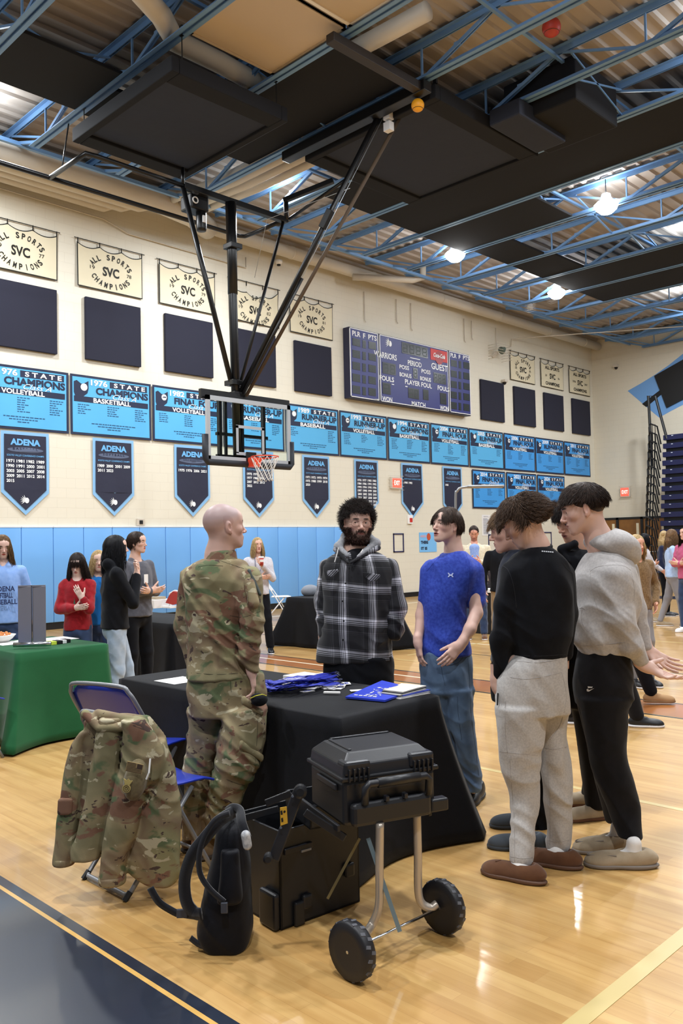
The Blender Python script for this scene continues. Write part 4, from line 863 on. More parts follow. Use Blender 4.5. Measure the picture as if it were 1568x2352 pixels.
class Head:
    def __init__(s, c, yaw, pitch=0, roll=0, sc=1., w=1., jaw=1., nose=1., mouth=0.):
        s.c = np.array(c, float); y = math.radians(yaw); p = math.radians(pitch); s.s = sc
        f = -FH*math.cos(y)+RH*math.sin(y); u = UZ.copy(); r = np.cross(f, u)
        f2 = f*math.cos(p)+u*math.sin(p); u2 = -f*math.sin(p)+u*math.cos(p); ro = math.radians(roll)
        r3 = r*math.cos(ro)+u2*math.sin(ro); u3 = -r*math.sin(ro)+u2*math.cos(ro)
        s.R = np.stack([r3, f2, u3], 1); s.w = w; s.jaw = jaw; s.nose = nose; s.mouth = mouth
    def P(s, x, y, z): return s.c+s.R@(np.array([x*s.w, y, z])*s.s)
    def loc(s, V): return ((V-s.c)@s.R)/s.s
    def prims(s):
        P, k = s.P, s.s; R = s.R; w = s.w; o = []
        def E(x, y, z, r, kk=.012, op='u'): o.append(ell(P(x, y, z), (r[0]*w, r[1], r[2]), R, kk*k, op, k))
        def Cp(a, b, ra, rb, kk=.012, op='u'): o.append(cap(P(*a), P(*b), ra*k, rb*k, kk*k, None, op))
        E(0, -.014, .030, (.075, .096, .086)); E(0, .018, .012, (.066, .078, .070), .02)
        E(0, .026, -.040, (.055*s.jaw, .060, .066), .03)
        for q in (-1, 1):
            Cp((q*.052*s.jaw, -.004, -.040), (q*.022*s.jaw, .062, -.096), .016, .013, .03)
            E(q*.040, .054, -.022, (.020, .022, .018), .02)
            Cp((q*.012, .082, .016), (q*.042, .066, .019), .009, .008, .014)
        E(0, .072, -.098, (.020*s.jaw, .016, .015), .022)
        E(0, .070, -.066, (.030, .022, .026), .02)
        E(0, .057, .045, (.05, .03, .035), .03)
        for q in (-1, 1): E(q*.031, .097, -.001, (.016, .015, .010), .012, 's')
        for q in (-1, 1):
            E(q*.031, .0725, -.001, (.0145, .0145, .0145), .004); 
            E(q*.031, .0905, -.0015, (.0125, .010, .0042), .002, 's')
        Cp((0, .086, .006), (0, .1075*1., -.030), .0068, .0092*s.nose, .010); E(0, .1085, -.034, (.0100*s.nose, .010, .0085), .006)
        for q in (-1, 1): E(q*.0115*s.nose, .098, -.0375, (.0072, .009, .0065), .005); E(q*.006, .104, -.044, (.0038, .005, .003), .003, 's')
        E(0, .0885, -.0595-.001*s.mouth, (.0225, .0095, .0052), .006); E(0, .086, -.0695-.006*s.mouth, (.0195, .0098, .0062), .006)
        E(0, .100, -.0645-.003*s.mouth, (.0215, .010, .0013+.0055*s.mouth), .002, 's')
        for q in (-1, 1):
            a = P(q*.076, -.006, -.008); e = np.stack([nrm(R[:, 0]*q*.9-R[:, 1]*.45), nrm(R[:, 1]*.9+R[:, 0]*q*.45), R[:, 2]], 1)
            o.append(ell(a, (.0085, .0175, .031), e, .006*k, 'u', k)); o.append(ell(P(q*.0865, .001, -.006), (.006, .010, .018), e, .004*k, 's', k)); o.append(ell(P(q*.077, .003, -.034), (.006, .008, .009), e, .006*k, 'u', k))
        return o
    def tint(s, V, base, o=None):
        o = o or {}; q = s.loc(V); x, y, z = q[:, 0]/s.w, q[:, 1], q[:, 2]; ax = np.abs(x)
        b = np.array(srgb(base)); C = np.tile(b, (len(V), 1)); inh = (z > -.125) & (np.abs(x) < .1) & (np.abs(y) < .13)
        def mixc(w, c):
            w = np.clip(w, 0, 1)[:, None]; C[:] = C*(1-w)+np.array(srgb(c))*w
        mixc(inh*np.exp(-((ax-.040)**2+(z+.03)**2)/(2*.018**2))*(y > .02)*.35, o.get('blush', 'b87866'))
        mixc(inh*np.exp(-(x**2+(z+.034)**2)/(2*.011**2))*(y > .09)*.35, o.get('blush', 'b87866'))
        mixc(inh*(ax > .072)*(np.abs(y) < .03)*.3, o.get('blush', 'b87866'))
        if o.get('stubble'): mixc(inh*np.clip((y-.0)/.03, 0, 1)*np.clip((-.045-z)/.015, 0, 1)*o.get('stub_w', .3), o['stubble'])
        if o.get('scalp'): mixc(inh*np.clip((z-(.0+.35*np.clip(y-.0, 0, 1)))/.045, 0, 1)*np.clip(1-(y-.055)/.02, 0, 1)*o.get('scalp_w', .4), o['scalp'])
        lz = -.064-.004*s.mouth; mixc(inh*(y > .078)*np.clip(1-((x/.024)**2+((z-lz)/(.0105+.006*s.mouth))**2), 0, 1)*2.2, o.get('lips', 'a8615a'))
        if s.mouth > .3: mixc(inh*(y > .07)*np.clip(1-((x/.019)**2+((z-lz)/(.006*s.mouth))**2), 0, 1)*3*(y < .0925), '3a1715')
        bz = .0185+.10*(.03-ax)*0; mixc(inh*(y > .05)*np.clip((1-((ax-.030)/.019)**2), 0, 1)*np.clip(1-np.abs(z-bz-.003*np.cos((ax-.03)*60))/.0055, 0, 1)*2.5, o.get('brow', '3a2a22'))
        return C
    def eyes(s, parent, iris=None, look=0):
        for q in (-1, 1):
            c = s.P(q*.031, .0725, -.001); r = .0128*s.s; bm = bmesh.new(); bmesh.ops.create_uvsphere(bm, u_segments=16, v_segments=12, radius=r)
            F_ = nrm(s.R[:, 1]+s.R[:, 0]*look); V = np.array([v.co[:] for v in bm.verts])+c; Fs = [[v.index for v in f.verts] for f in bm.faces]
            mi = [1 if nrm(np.mean([V[i]-c for i in f], 0))@F_ > .86 else 0 for f in Fs]; bm.free(); mesh_obj('eye', V, Fs, [M_eye, iris or M_iris], parent, True, mi)
def hand(w, d, n, side=1, curl=.35, sc=1., thumb=.6, curls=None, spread=.05, k=.007, tcurl=.4):
    d, n = nrm(d), nrm(n); n = nrm(n-d*(n@d)); s_ = np.cross(d, n)*side; w = np.array(w, float); o = []
    kn = w+d*.088*sc
    for q, t in ((.026, 1), (.008, 1.), (-.010, 1), (-.026, .94)):
        o.append(cap(w+s_*q*.55*sc+d*.005, w+d*.088*t*sc+s_*q*sc, .0155*sc, .0118*sc, .012*sc))
    o.append(cap(w-d*.03*sc, w+d*.02*sc, .023*sc, .024*sc, .02*sc, (s_, 1.22)))
    o.append(ell(w+d*.04*sc+s_*.022*sc+n*.008*sc, (.018, .026, .014), np.stack([s_, d, n], 1), .012*sc, 'u', sc))
    L = [(.040, .025, .021), (.045, .028, .022), (.042, .027, .022), (.032, .021, .019)]
    for i, q in enumerate((.0295, .0095, -.0105, -.0285)):
        c = (curls[i] if curls else curl); p = w+d*(.086, .09, .087, .08)[i]*sc+s_*q*sc; a = c*.5; dd = nrm(d+s_*spread*(1.2-i*.8)); r = (.0092, .0094, .009, .0078)[i]*sc
        for j in range(3):
            v = dd*math.cos(a)+n*math.sin(a); p2 = p+v*L[i][j]*sc; o.append(cap(p, p2, r, r*.92, k*.5)); p = p2; r *= .92; a += c*(1.1, .9)[min(j, 1)]
    p = w+d*.022*sc+s_*.028*sc+n*.004*sc; v = nrm(d*.62+s_*thumb+n*.25); p2 = p+v*.042*sc; o.append(cap(p, p2, .0135*sc, .0112*sc, .012*sc)); v2 = nrm(v+n*tcurl*.5+d*.25); p3 = p2+v2*.03*sc; o.append(cap(p2, p3, .0112*sc, .0102*sc, .004)); o.append(cap(p3, p3+nrm(v2+n*tcurl*.3)*.022*sc, .0102*sc, .0082*sc, .004)); return o
# ------------------------------------------------------------------ hair
def hair_mat(n, c, c2): 
    m = mat(n, c, .5, vary=(60, c2)); m.node_tree.nodes['Principled BSDF'].inputs['Specular IOR Level'].default_value = .22; return m
def strands(H, n, keep, flow, L=.06, r=.0028, curl=0., cf=60., jit=.35, lift=.4, steps=7, grav=0., seed=1, base=1.0):
    R = np.random.default_rng(seed); C = np.array([0, -.012, .026]); A = np.array([.080, .102, .092])*base
    def unit(v): return v/np.maximum(np.linalg.norm(v, axis=-1, keepdims=True), 1e-9)
    pts = unit(R.normal(size=(n*14, 3)))*A+C; pts = np.array([p for p in pts if keep(p)][:n]); n = len(pts)
    if n == 0: return np.zeros((0, 3)), np.zeros((0, 4), int)
    nn = unit((pts-C)/A**2); fl = np.array([flow(p) for p in pts], float); fl = fl-nn*(fl*nn).sum(1, keepdims=True)*.8
    ln = np.array([L(p) if callable(L) else L for p in pts])*(1+jit*R.uniform(-1, 1, n)); d = unit(unit(fl)+nn*(lift*R.uniform(.3, 1.3, n))[:, None]+R.normal(size=(n, 3))*.36*jit)
    ph = R.uniform(0, 6.28, n); q = pts.copy(); st = ln/steps; fu = unit(fl); P = []
    for i in range(steps+1):
        a = cf*i*st; wob = (curl*i/steps)*np.stack([np.cos(ph+a), np.sin(ph+a*.9), np.sin(ph*2+a*1.1)], 1); g = q+wob; e = (g-C)/A; m = np.linalg.norm(e, axis=1); ins = (m < 1) & (g[:, 2] > -.05)
        g2 = C+e/np.maximum(m, 1e-6)[:, None]*A; q = np.where(ins[:, None], g2-wob, q); g = np.where(ins[:, None], g2, g); P.append(g); d = unit(d+fu*.25+np.array([0, 0, -grav])); q = q+d*st[:, None]
    P = np.stack(P, 1); T = np.gradient(P, axis=1); T = unit(T); x = np.cross(T, np.array([.31, .77, .55])); x = unit(x); y = np.cross(T, x); rr = r*R.uniform(.7, 1.3, n)[:, None]*(1-.85*(np.arange(steps+1)/steps)**1.6)
    sg = 3; V = np.stack([P+(rr[..., None])*(math.cos(2*math.pi*k/sg)*x+math.sin(2*math.pi*k/sg)*y) for k in range(sg)], 2).reshape(-1, 3)
    b = (np.arange(n)*(steps+1)*sg)[:, None, None]+(np.arange(steps)*sg)[None, :, None]; k = np.arange(sg)[None, None, :]; k2 = (k+1) % sg
    Fs = np.stack([b+k, b+k2, b+sg+k2, b+sg+k], -1).reshape(-1, 4); V = V*np.array([H.w, 1, 1])*H.s
    return H.c+V@H.R.T, Fs
def cap_hair(H, parts, h=.005, fold=None):
    lo, hi = bounds(parts); return region(parts, lo, hi, h, fold)
# ------------------------------------------------------------------ shoes
def shoe(parent, heel, toe, L, Wd, m, msole, name='shoe', hh=.075, lace=None, moc=False, rise=0., h=.005, sock=None, lift=0.):
    heel, toe = np.array(heel, float), np.array(toe, float); d = toe-heel; d[2] = 0; d = nrm(d); s_ = np.cross(UZ, d); b = heel.copy(); b[2] = 0
    pz = math.sin(rise); dd = nrm(d*math.cos(rise)+UZ*-pz); up = np.cross(s_, dd)*-1 if np.cross(s_, dd)[2] < 0 else np.cross(s_, dd)
    def P(x, y, z): return b+dd*x*L+s_*y*Wd+up*z+UZ*(lift+.0+max(0, pz)*L)
    R = np.stack([dd, s_, up], 1)
    up_ = [ell(P(.2, 0, .045), (.085*L/.28, Wd*.40, .045), R, .03), ell(P(.5, 0, .035), (.12*L/.28, Wd*.46, .040), R, .03), ell(P(.78, .0, .026), (.065*L/.28, Wd*.47, .030), R, .03), ell(P(.24, 0, hh), (.07*L/.28, Wd*.36, .03), R, .02),
           ell(P(.30, 0, hh+.045), (.062*L/.28, Wd*.29, .05), R, .012, 's'), cap(P(-.2, 0, -.06), P(1.2, 0, -.06), .06, .06, .005, (s_, 3), 's')]
    t = None
    u = blob(name, up_, m, parent or t, h)
    so = [ell(P(.2, 0, .014), (.085*L/.28*1.03, Wd*.43, .018), R, .02), ell(P(.5, 0, .014), (.12*L/.28, Wd*.47, .018), R, .03), ell(P(.78, 0, .014), (.070*L/.28, Wd*.49, .018), R, .03), (lambda X, Y, Z: -(X-b[0])*up[0]-(Y-b[1])*up[1]-(Z-b[2]-lift-max(0, pz)*L)*up[2], b-.4, b+.4, .004, 'i'), (lambda X, Y, Z: (X-b[0])*up[0]+(Y-b[1])*up[1]+(Z-b[2]-lift-max(0, pz)*L)*up[2]-.022, b-.4, b+.4, .004, 'i')]
    blob('sole', so, msole, u, h)
    return P
# ================================================================== CLOTH MATERIALS
def fabric(name, c, c2=None, rough=.85, sc=220, bs=.25, sheen=.25, vs=25):
    m = mat(name, c, rough, bump=(sc, bs, .002), vary=(vs, c2 or c), sheen=sheen); m.node_tree.nodes['Principled BSDF'].inputs['Specular IOR Level'].default_value = .15; return m
def camo_mat():
    m = bpy.data.materials.new('camouflage_cloth'); m.use_nodes = True; nt = m.node_tree; N = nt.nodes; L = nt.links; b = N['Principled BSDF']
    tc = N.new('ShaderNodeTexCoord'); sx = N.new('ShaderNodeMapping'); sx.inputs['Scale'].default_value = (1, 1, 1.5); L.new(tc.outputs['Object'], sx.inputs[0])
    def no(s, d, dist, w): n = N.new('ShaderNodeTexNoise'); n.noise_dimensions = '4D'; n.inputs['W'].default_value = w; n.inputs['Scale'].default_value = s; n.inputs['Detail'].default_value = d; n.inputs['Distortion'].default_value = dist; L.new(sx.outputs[0], n.inputs['Vector']); return n
    def ramp(n, st, const=False):
        r = N.new('ShaderNodeValToRGB'); r.color_ramp.interpolation = 'CONSTANT' if const else 'LINEAR'; e = r.color_ramp.elements
        while len(e) < len(st): e.new(.5)
        for q, (p, c) in zip(e, st): q.position = p; q.color = (*srgb(c), 1) if isinstance(c, str) else (c, c, c, 1)
        L.new(n.outputs['Fac'], r.inputs[0]); return r
    base = ramp(no(3.6, 2, .4, 0), [(.0, '706a4d'), (.40, '7b7354'), (.48, '928463'), (.56, '7d6a52'), (.66, '88835f')])
    def over(prev, n, st, c):
        k = ramp(n, st); mx = N.new('ShaderNodeMixRGB'); L.new(k.outputs[0], mx.inputs[0]); L.new(prev.outputs[0], mx.inputs[1]); mx.inputs[2].default_value = (*srgb(c), 1); return mx
    a = over(base, no(6, 3, .7, 3), [(.55, 0.), (.60, 1.)], '5a6646')
    a = over(a, no(6.5, 3, .8, 7), [(.57, 0.), (.595, 1.)], '795845')
    a = over(a, no(11, 4, .9, 11), [(.60, 0.), (.62, 1.)], 'b3a98c')
    a = over(a, no(12, 4, 1.3, 17), [(.63, 0.), (.64, 1.)], '47362f')
    L.new(a.outputs[0], b.inputs['Base Color']); b.inputs['Roughness'].default_value = .85
    n = N.new('ShaderNodeTexNoise'); n.inputs['Scale'].default_value = 260; L.new(tc.outputs['Object'], n.inputs['Vector']); bp = N.new('ShaderNodeBump'); bp.inputs['Strength'].default_value = .25; bp.inputs['Distance'].default_value = .002; L.new(n.outputs[0], bp.inputs['Height']); L.new(bp.outputs[0], b.inputs['Normal'])
    return m
def plaid_mat():
    m = bpy.data.materials.new('plaid_flannel'); m.use_nodes = True; nt = m.node_tree; N = nt.nodes; L = nt.links; b = N['Principled BSDF']
    at = N.new('ShaderNodeAttribute'); at.attribute_name = 'pat'; sp_ = N.new('ShaderNodeSeparateXYZ'); L.new(at.outputs['Vector'], sp_.inputs[0])
    def stripes(o, per, ph):
        md = N.new('ShaderNodeMath'); md.operation = 'MULTIPLY_ADD'; md.inputs[1].default_value = 1/per; md.inputs[2].default_value = ph; L.new(o, md.inputs[0])
        fr = N.new('ShaderNodeMath'); fr.operation = 'FRACT'; L.new(md.outputs[0], fr.inputs[0])
        r = N.new('ShaderNodeValToRGB'); r.color_ramp.interpolation = 'CONSTANT'; e = r.color_ramp.elements
        st = [(0, .03), (.20, .10), (.225, .02), (.25, .16), (.275, .03), (.30, .22), (.33, .04), (.50, .55), (.525, .05), (.55, .85), (.575, .06), (.60, .95), (.63, .06), (.655, .95), (.72, .5), (.75, .05), (.775, .4), (.79, .03)]
        while len(e) < len(st): e.new(.5)
        for q, (p, v) in zip(e, st): q.position = p; q.color = (v, v, v*1.03, 1)
        L.new(fr.outputs[0], r.inputs[0]); return r
    u = stripes(sp_.outputs[0], .21, .12); v = stripes(sp_.outputs[1], .205, .33)
    mx = N.new('ShaderNodeMixRGB'); mx.inputs[0].default_value = .5; L.new(u.outputs[0], mx.inputs[1]); L.new(v.outputs[0], mx.inputs[2])
    g = N.new('ShaderNodeGamma'); g.inputs[1].default_value = 1.9; L.new(mx.outputs[0], g.inputs[0]); ml = N.new('ShaderNodeMixRGB'); ml.blend_type = 'MULTIPLY'; ml.inputs[0].default_value = 1; ml.inputs[2].default_value = (.95, .95, .99, 1); L.new(g.outputs[0], ml.inputs[1])
    ad = N.new('ShaderNodeMixRGB'); ad.blend_type = 'ADD'; ad.inputs[0].default_value = 1; ad.inputs[2].default_value = (.003, .003, .005, 1); L.new(ml.outputs[0], ad.inputs[1]); L.new(ad.outputs[0], b.inputs['Base Color']); b.inputs['Roughness'].default_value = .9; b.inputs['Sheen Weight'].default_value = .1
    return m
M_camo = camo_mat(); M_plaid = plaid_mat()
F_blk = fabric('black_cloth', '0e1016', '0b0c11', sheen=.05); F_blk2 = fabric('black_knit', '101013', '141317', sheen=.08); F_grey = fabric('grey_fleece', 'a7a3a2', 'b4b0ae', vs=90); F_sweat = fabric('heather_jersey', 'a8a4a1', 'b6b2ae', vs=120)
F_denim = fabric('blue_denim', '4a5d78', '5f7590', vs=7, sheen=.1); F_tee = fabric('blue_sport_tee', '2c3f9c', '3a51b4', rough=.7, vs=60, sheen=.1); F_sock = fabric('white_sock', 'dcd9d6'); F_hood = fabric('hood_grey', '8b8c90', '9c9da1', vs=60)
M_brown = fabric('brown_suede', '68462f', '5a3b28', vs=12); M_brsole = mat('brown_sole', '5d4030', .6); M_tan = fabric('tan_suede', 'a3927a', '94836a', vs=12); M_tansole = mat('tan_sole', '7d736a', .6); M_greyshoe = fabric('grey_felt', '3c4147'); M_bksole = mat('black_sole', '15151a', .5); M_blkshoe = mat('black_shoe', '15161b', .45); M_cotan = fabric('boot_tan', '7b6345', '6e583c', vs=20); M_wsole = mat('white_rubber', 'dfdee2', .45)
H_dark = hair_mat('hair_black', '17110f', '2a1e1a'); H_brown = hair_mat('hair_brown', '3a2a20', '574334'); H_dkbr = hair_mat('hair_dark_brown', '241a16', '3a2c25'); H_blond = hair_mat('hair_blond', 'a08458', 'c4ab80'); H_lbr = hair_mat('hair_light_brown', '59422e', '7b5f42'); H_jet = hair_mat('hair_jet', '08080b', '121218')
def PX(d):
    k = d/F
    def J(px, py, off=0): return U(px, py, d+off)
    def st(y, xl, xr, hd, off=0): c = U((xl+xr)/2, y, d+off); return [c[0], c[1], c[2], (xr-xl)/2*k, hd]
    return J, st, k
def person(label, base, group=None): return thing('person', label, 'person', base, group)
def body(parent, fine, coarse, heads, base, opts=None, tintfn=None, label=None):
    parts = [region(p, *b, h) for p, b, h in fine]+[region(p, *b, h, lambda x, y, z: .020+0*x) for p, b, h in coarse]
    V, Q = join(parts); o = mesh_obj('body', V, Q, M_skin, parent, True); H = heads
    C = H.tint(V, base, opts) if H else np.tile(np.array(srgb(base)), (len(V), 1)); set_col(o, C); return o
def headbox(H, neck=.16): return (H.c-[.13, .13, .12+neck], H.c+[.13, .13, .145])
# ------------------------------------------------------------------ stitching and prints laid on a cloth surface
from mathutils.bvhtree import BVHTree
_BV = {}
def laid(o, px, py, eps=.0015):
    if o.name not in _BV: _BV[o.name] = BVHTree.FromPolygons([v.co for v in o.data.vertices], [p.vertices for p in o.data.polygons])
    q = org(o); r = nrm(ray(px, py)); h = _BV[o.name].ray_cast(Vector(C0-q), Vector(r)); return None if h[0] is None else np.array(h[0])+q-r*eps
def stitch(o, pts, m, parent, name='seam', r=.0010, n=5, eps=.0002):
    P = cr(np.array([[x, y, 0, 0, 0] for x, y in pts], float), n)[:, :2]; L = [laid(o, x, y, eps) for x, y in P]; L = [p for p in L if p is not None]
    if len(L) > 1: mb = MB(); mb.tube(L, r, 5); mb.build(name, m, parent, True)
def decal(o, polys, m, parent, name='logo', eps=.0025, label=None):
    mb = MB()
    for q in polys:
        P = [laid(o, x, y, eps) for x, y in q]
        if all(p is not None for p in P): mb.add(P, [list(range(len(P)))])
    if mb.v: mb.build(name, m, parent, label=label)
# ================================================================== TABLES, CHAIRS AND THINGS ON THE FLOOR
def tcloth(name, x0, x1, y0, y1, z, m, lab, flare, seed=0, bottom=.012, parent=None, part='cloth', folds=10, amp=.03):
    """cloth box: top + draped skirt; flare gives outward throw at the four corners"""
    def ring(t):
        pts = []; n = 44
        per = [((x0, y0), (x1, y0), (0, -1)), ((x1, y0), (x1, y1), (1, 0)), ((x1, y1), (x0, y1), (0, 1)), ((x0, y1), (x0, y0), (-1, 0))]
        for s_, (a, b, nn) in enumerate(per):
            L = math.dist(a, b)
            for i in range(n):
                u = i/n; px, py = a[0]+(b[0]-a[0])*u, a[1]+(b[1]-a[1])*u; c = max(0, 1-min(u, 1-u)*L/.22)
                fa, fb = flare[s_], flare[(s_+1) % 4]; fl = (fa if u < .5 else fb)*c**1.5
                w = amp*t*math.sin(u*L*folds+seed+s_*1.7)*(.6+.4*math.sin(u*L*3.1+seed)); o = .012+.05*t+w*.7
                dx, dy = nn[0]*o, nn[1]*o
                cx, cy = (x0+x1)/2, (y0+y1)/2; dd = nrm([px-cx, (py-cy)*(x1-x0)/(y1-y0), 0]); q = [nn[0]*1., nn[1]*1.]
                tx = (-1 if u < .5 else 1)*(b[0]-a[0])/L*c*.7*(fa if u < .5 else fb)*t; ty = (-1 if u < .5 else 1)*(b[1]-a[1])/L*c*.7*(fa if u < .5 else fb)*t
                pts.append((px+dx+nn[0]*fl*t*.7+tx, py+dy+nn[1]*fl*t*.7+ty))
        return pts
    V = []; Fs = []; rows = 12; R0 = ring(0); n = len(R0)
    cx, cy = (x0+x1)/2, (y0+y1)/2
    V += [((p[0]-cx)*.97+cx, (p[1]-cy)*.97+cy, z+.004) for p in R0]; V += [(p[0], p[1], z-.004) for p in R0]
    for r in range(1, rows+1):
        t = r/rows; R_ = ring(t**1.2); V += [(p[0], p[1], z-.012-(z-.012-bottom)*t) for p in R_]
    k = rows+2
    for r in range(k-1):
        for i in range(n): j = (i+1) % n; Fs.append([r*n+i, r*n+j, (r+1)*n+j, (r+1)*n+i])
    Fs.append(list(range(n))[::-1])
    o = mesh_obj(part if parent else name, V, Fs, m, parent, True); thicken(o, .004, 0)
    if not parent: tag(o, lab, 'tablecloth')
    return o
def ftable(x0, x1, y0, y1, z, lab):
    t = thing('folding_table', lab, 'table', ((x0+x1)/2, (y0+y1)/2, 0)); mb = MB(); mb.box((x0+.02, y0+.02, z-.04), (x1-.02, y1-.02, z-.006), .006); mb.build('tabletop', mat('table_plastic', '6b6b6e', .5), t)
    for x in (x0+.1, x1-.1):
        for y in (y0+.2, y1-.2): mb = MB(); mb.tube([(x, y, z-.04), (x, y, 0.0)], .014, 8); mb.build('leg', M_galv, t)
    return t
F_tab = fabric('black_tablecloth', '0b0c12', '090a0e', sheen=.06); F_tab.node_tree.nodes['Principled BSDF'].inputs['Roughness'].default_value = .7; F_grn = fabric('green_tablecloth', '1d5a35', '1a5230', rough=.75, vs=3, sheen=.1)
ftable(2.82, 3.55, 2.86, 4.78, .745, 'folding table under the near black tablecloth')
tcloth('tablecloth', 2.81, 3.56, 2.85, 4.79, .75, F_tab, 'black tablecloth on the near table that the group stands around', (.10, .20, .12, .05), 1)
ftable(2.98, 3.72, 6.62, 7.55, .745, 'folding table under the green tablecloth')
tcloth('tablecloth', 2.96, 3.74, 6.6, 7.6, .75, F_grn, 'dark green tablecloth on the table at the left edge', (.22, .05, .05, .1), 2, .02, amp=.05, folds=7)
ftable(5.15, 5.88, 7.7, 9.6, .745, 'folding table hidden under the black cloth behind the hooded woman')
tcloth('tablecloth', 5.13, 5.9, 7.68, 9.62, .75, F_tab, 'black tablecloth on the table behind the woman in the black hoodie', (.04, .1, .04, .04), 3)
ftable(8.8, 9.4, 8.3, 9.95, .745, 'folding table under the far black tablecloth')
tcloth('tablecloth', 8.78, 9.42, 8.28, 9.97, .75, F_tab, 'black draped tablecloth on the far table behind the plaid shirt', (.5, .3, .2, .3), 4, amp=.06, folds=12)
M_paper = mat('paper', 'e9e7e4', .6); M_blue = mat('folder_blue', '2b3fb8', .4, vary=(6, '3246c4')); M_lan = mat('lanyard_blue', '1c2a9c', .5)
# --- goods on the near table
z = .757
def sheet(name, lab, cat, pts, h, m, group=None, lift=0, parts=None, z=z):
    c = np.mean(pts, 0); t = thing(name, lab, cat, (c[0], c[1], z+lift), group); mb = MB(); mb.prism([tuple(p) for p in pts], h, None, (0, 0, z+lift)); mb.build('sheets' if not parts else parts, m, t); return t
def quad(px): return [hit(a, b, 'z', .76)[:2] for a, b in px]
sheet('paper_sheet', 'single white sheet on the black table left of the soldier', 'paper', [(2.86, 4.27), (3.07, 4.27), (3.07, 4.49), (2.86, 4.49)], .0015, M_paper)
f = thing('folder', 'royal blue folder with a white leaf pattern and a pale label', 'folder', (3.45, 3.23, z+.008))
fp = [hit(a, b, 'z', .775)[:2] for a, b in ((793, 1598), (877, 1561), (957, 1580), (884, 1606))]
mb = MB(); mb.prism([tuple(p) for p in fp][::-1], .010, None, (0, 0, z+.004)); mb.build('cover', M_blue, f)
fx = np.array(fp[3])-np.array(fp[0]); fy = np.array(fp[1])-np.array(fp[0])
def fpt(u, v): p = np.array(fp[0])+fx*u+fy*v; return (p[0], p[1])
mb = MB(); it = []
R_ = random.Random(3)
for i in range(34):
    u, v = .28+.5*R_.random(), .15+.5*R_.random(); u += .1*(v-.4); a = R_.random()*6.28; p = np.array(fpt(u, v)); s_ = .010+.006*R_.random(); d = np.array([math.cos(a), math.sin(a)]); q = np.array([-d[1], d[0]])
    it.append(poly2d([p-d*s_, p+q*s_*.45, p+d*s_, p-q*s_*.45]))
plane_text(mb, it, (0, 0, z+.0145), np.eye(3), .001); mb.build('leaf_print', M_paper, f)
mb = MB(); plane_text(mb, [poly2d([fpt(.62, .78), fpt(.80, .78), fpt(.80, .9), fpt(.62, .9)])], (0, 0, z+.0145), np.eye(3), .001); mb.build('pale_label', M_paper, f)
mb = MB(); plane_text(mb, [poly2d([fpt(.12+.12*i, .09), fpt(.21+.12*i, .09), fpt(.21+.12*i, .12), fpt(.12+.12*i, .12)]) for i in range(5)], (0, 0, z+.0145), np.eye(3), .001); mb.build('title_print', M_paper, f)
bq = [(3.335, 2.90), (3.56, 2.90), (3.56, 3.03), (3.335, 3.03)]; cols = ['d6d3cf', '9ea0aa', '3a4db8', 'c9c6bd', '2f3138', 'd9d6cf']
for i in range(6):
    a = .04*(i-2); c = np.array([3.46, 2.985]); R2 = np.array([[math.cos(a), -math.sin(a)], [math.sin(a), math.cos(a)]]); p = [tuple(R2@(np.array(q)-c)+c+[.012*(i % 3), .008*i]) for q in bq]
    sheet('brochure', ['lowest brochure of the stack at the right table corner', 'second brochure from the bottom of the stack at the table corner', 'third brochure, blue edged, in the stack at the table corner', 'fourth brochure from the bottom in the stack at the table corner', 'dark brochure second from the top in the corner stack', 'top pale brochure of the stack at the right table corner'][i], 'brochure', p, .005, mat('bro_'+cols[i], cols[i], .4), 'stack of brochures at the table corner', .0055*i)
R_ = random.Random(11)
for i in range(14):
    px, py = 700+R_.random()*120, 1568+R_.random()*17; c = hit(px, py, 'z', .765)[:2]; a = R_.random()*3; w, h = .075, .045; d = np.array([math.cos(a), math.sin(a)]); q = np.array([-d[1], d[0]])
    t = sheet('card', 'small white printed card in the loose heap between lanyards and folder', 'card', [tuple(c+d*w/2*sx+q*h/2*sy) for sx, sy in ((-1, -1), (1, -1), (1, 1), (-1, 1))], .003, M_paper, 'loose white cards on the black table', .0022*(i % 5))
    if i % 2: mb = MB(); plane_text(mb, [poly2d([tuple(c+d*w*.3*sx+q*h*.25*sy) for sx, sy in ((-1, -1), (1, -1), (1, 1), (-1, 1))])], (0, 0, z+.0022*(i % 5)+.003), np.eye(3), .0008); mb.build('print', mat('card_print', '5a63a8', .5), t)
p = hit(762, 1591, 'z', .765); t = thing('pen', 'white plastic stick lying beside the cards', 'pen', p); mb = MB(); mb.bar(p-RH*.045+UZ*.002, p+RH*.045-FH*.02+UZ*.002, .02, .012, bev=.004); mb.build('barrel', M_paper, t)
c = hit(690, 1556, 'z', .76); t = thing('white_box', 'low white box behind the blue lanyards', 'box', c); mb = MB(); mb.box((c[0]-.09, c[1]-.09, z), (c[0]+.09, c[1]+.06, z+.022), .002); mb.build('box_body', M_paper, t)
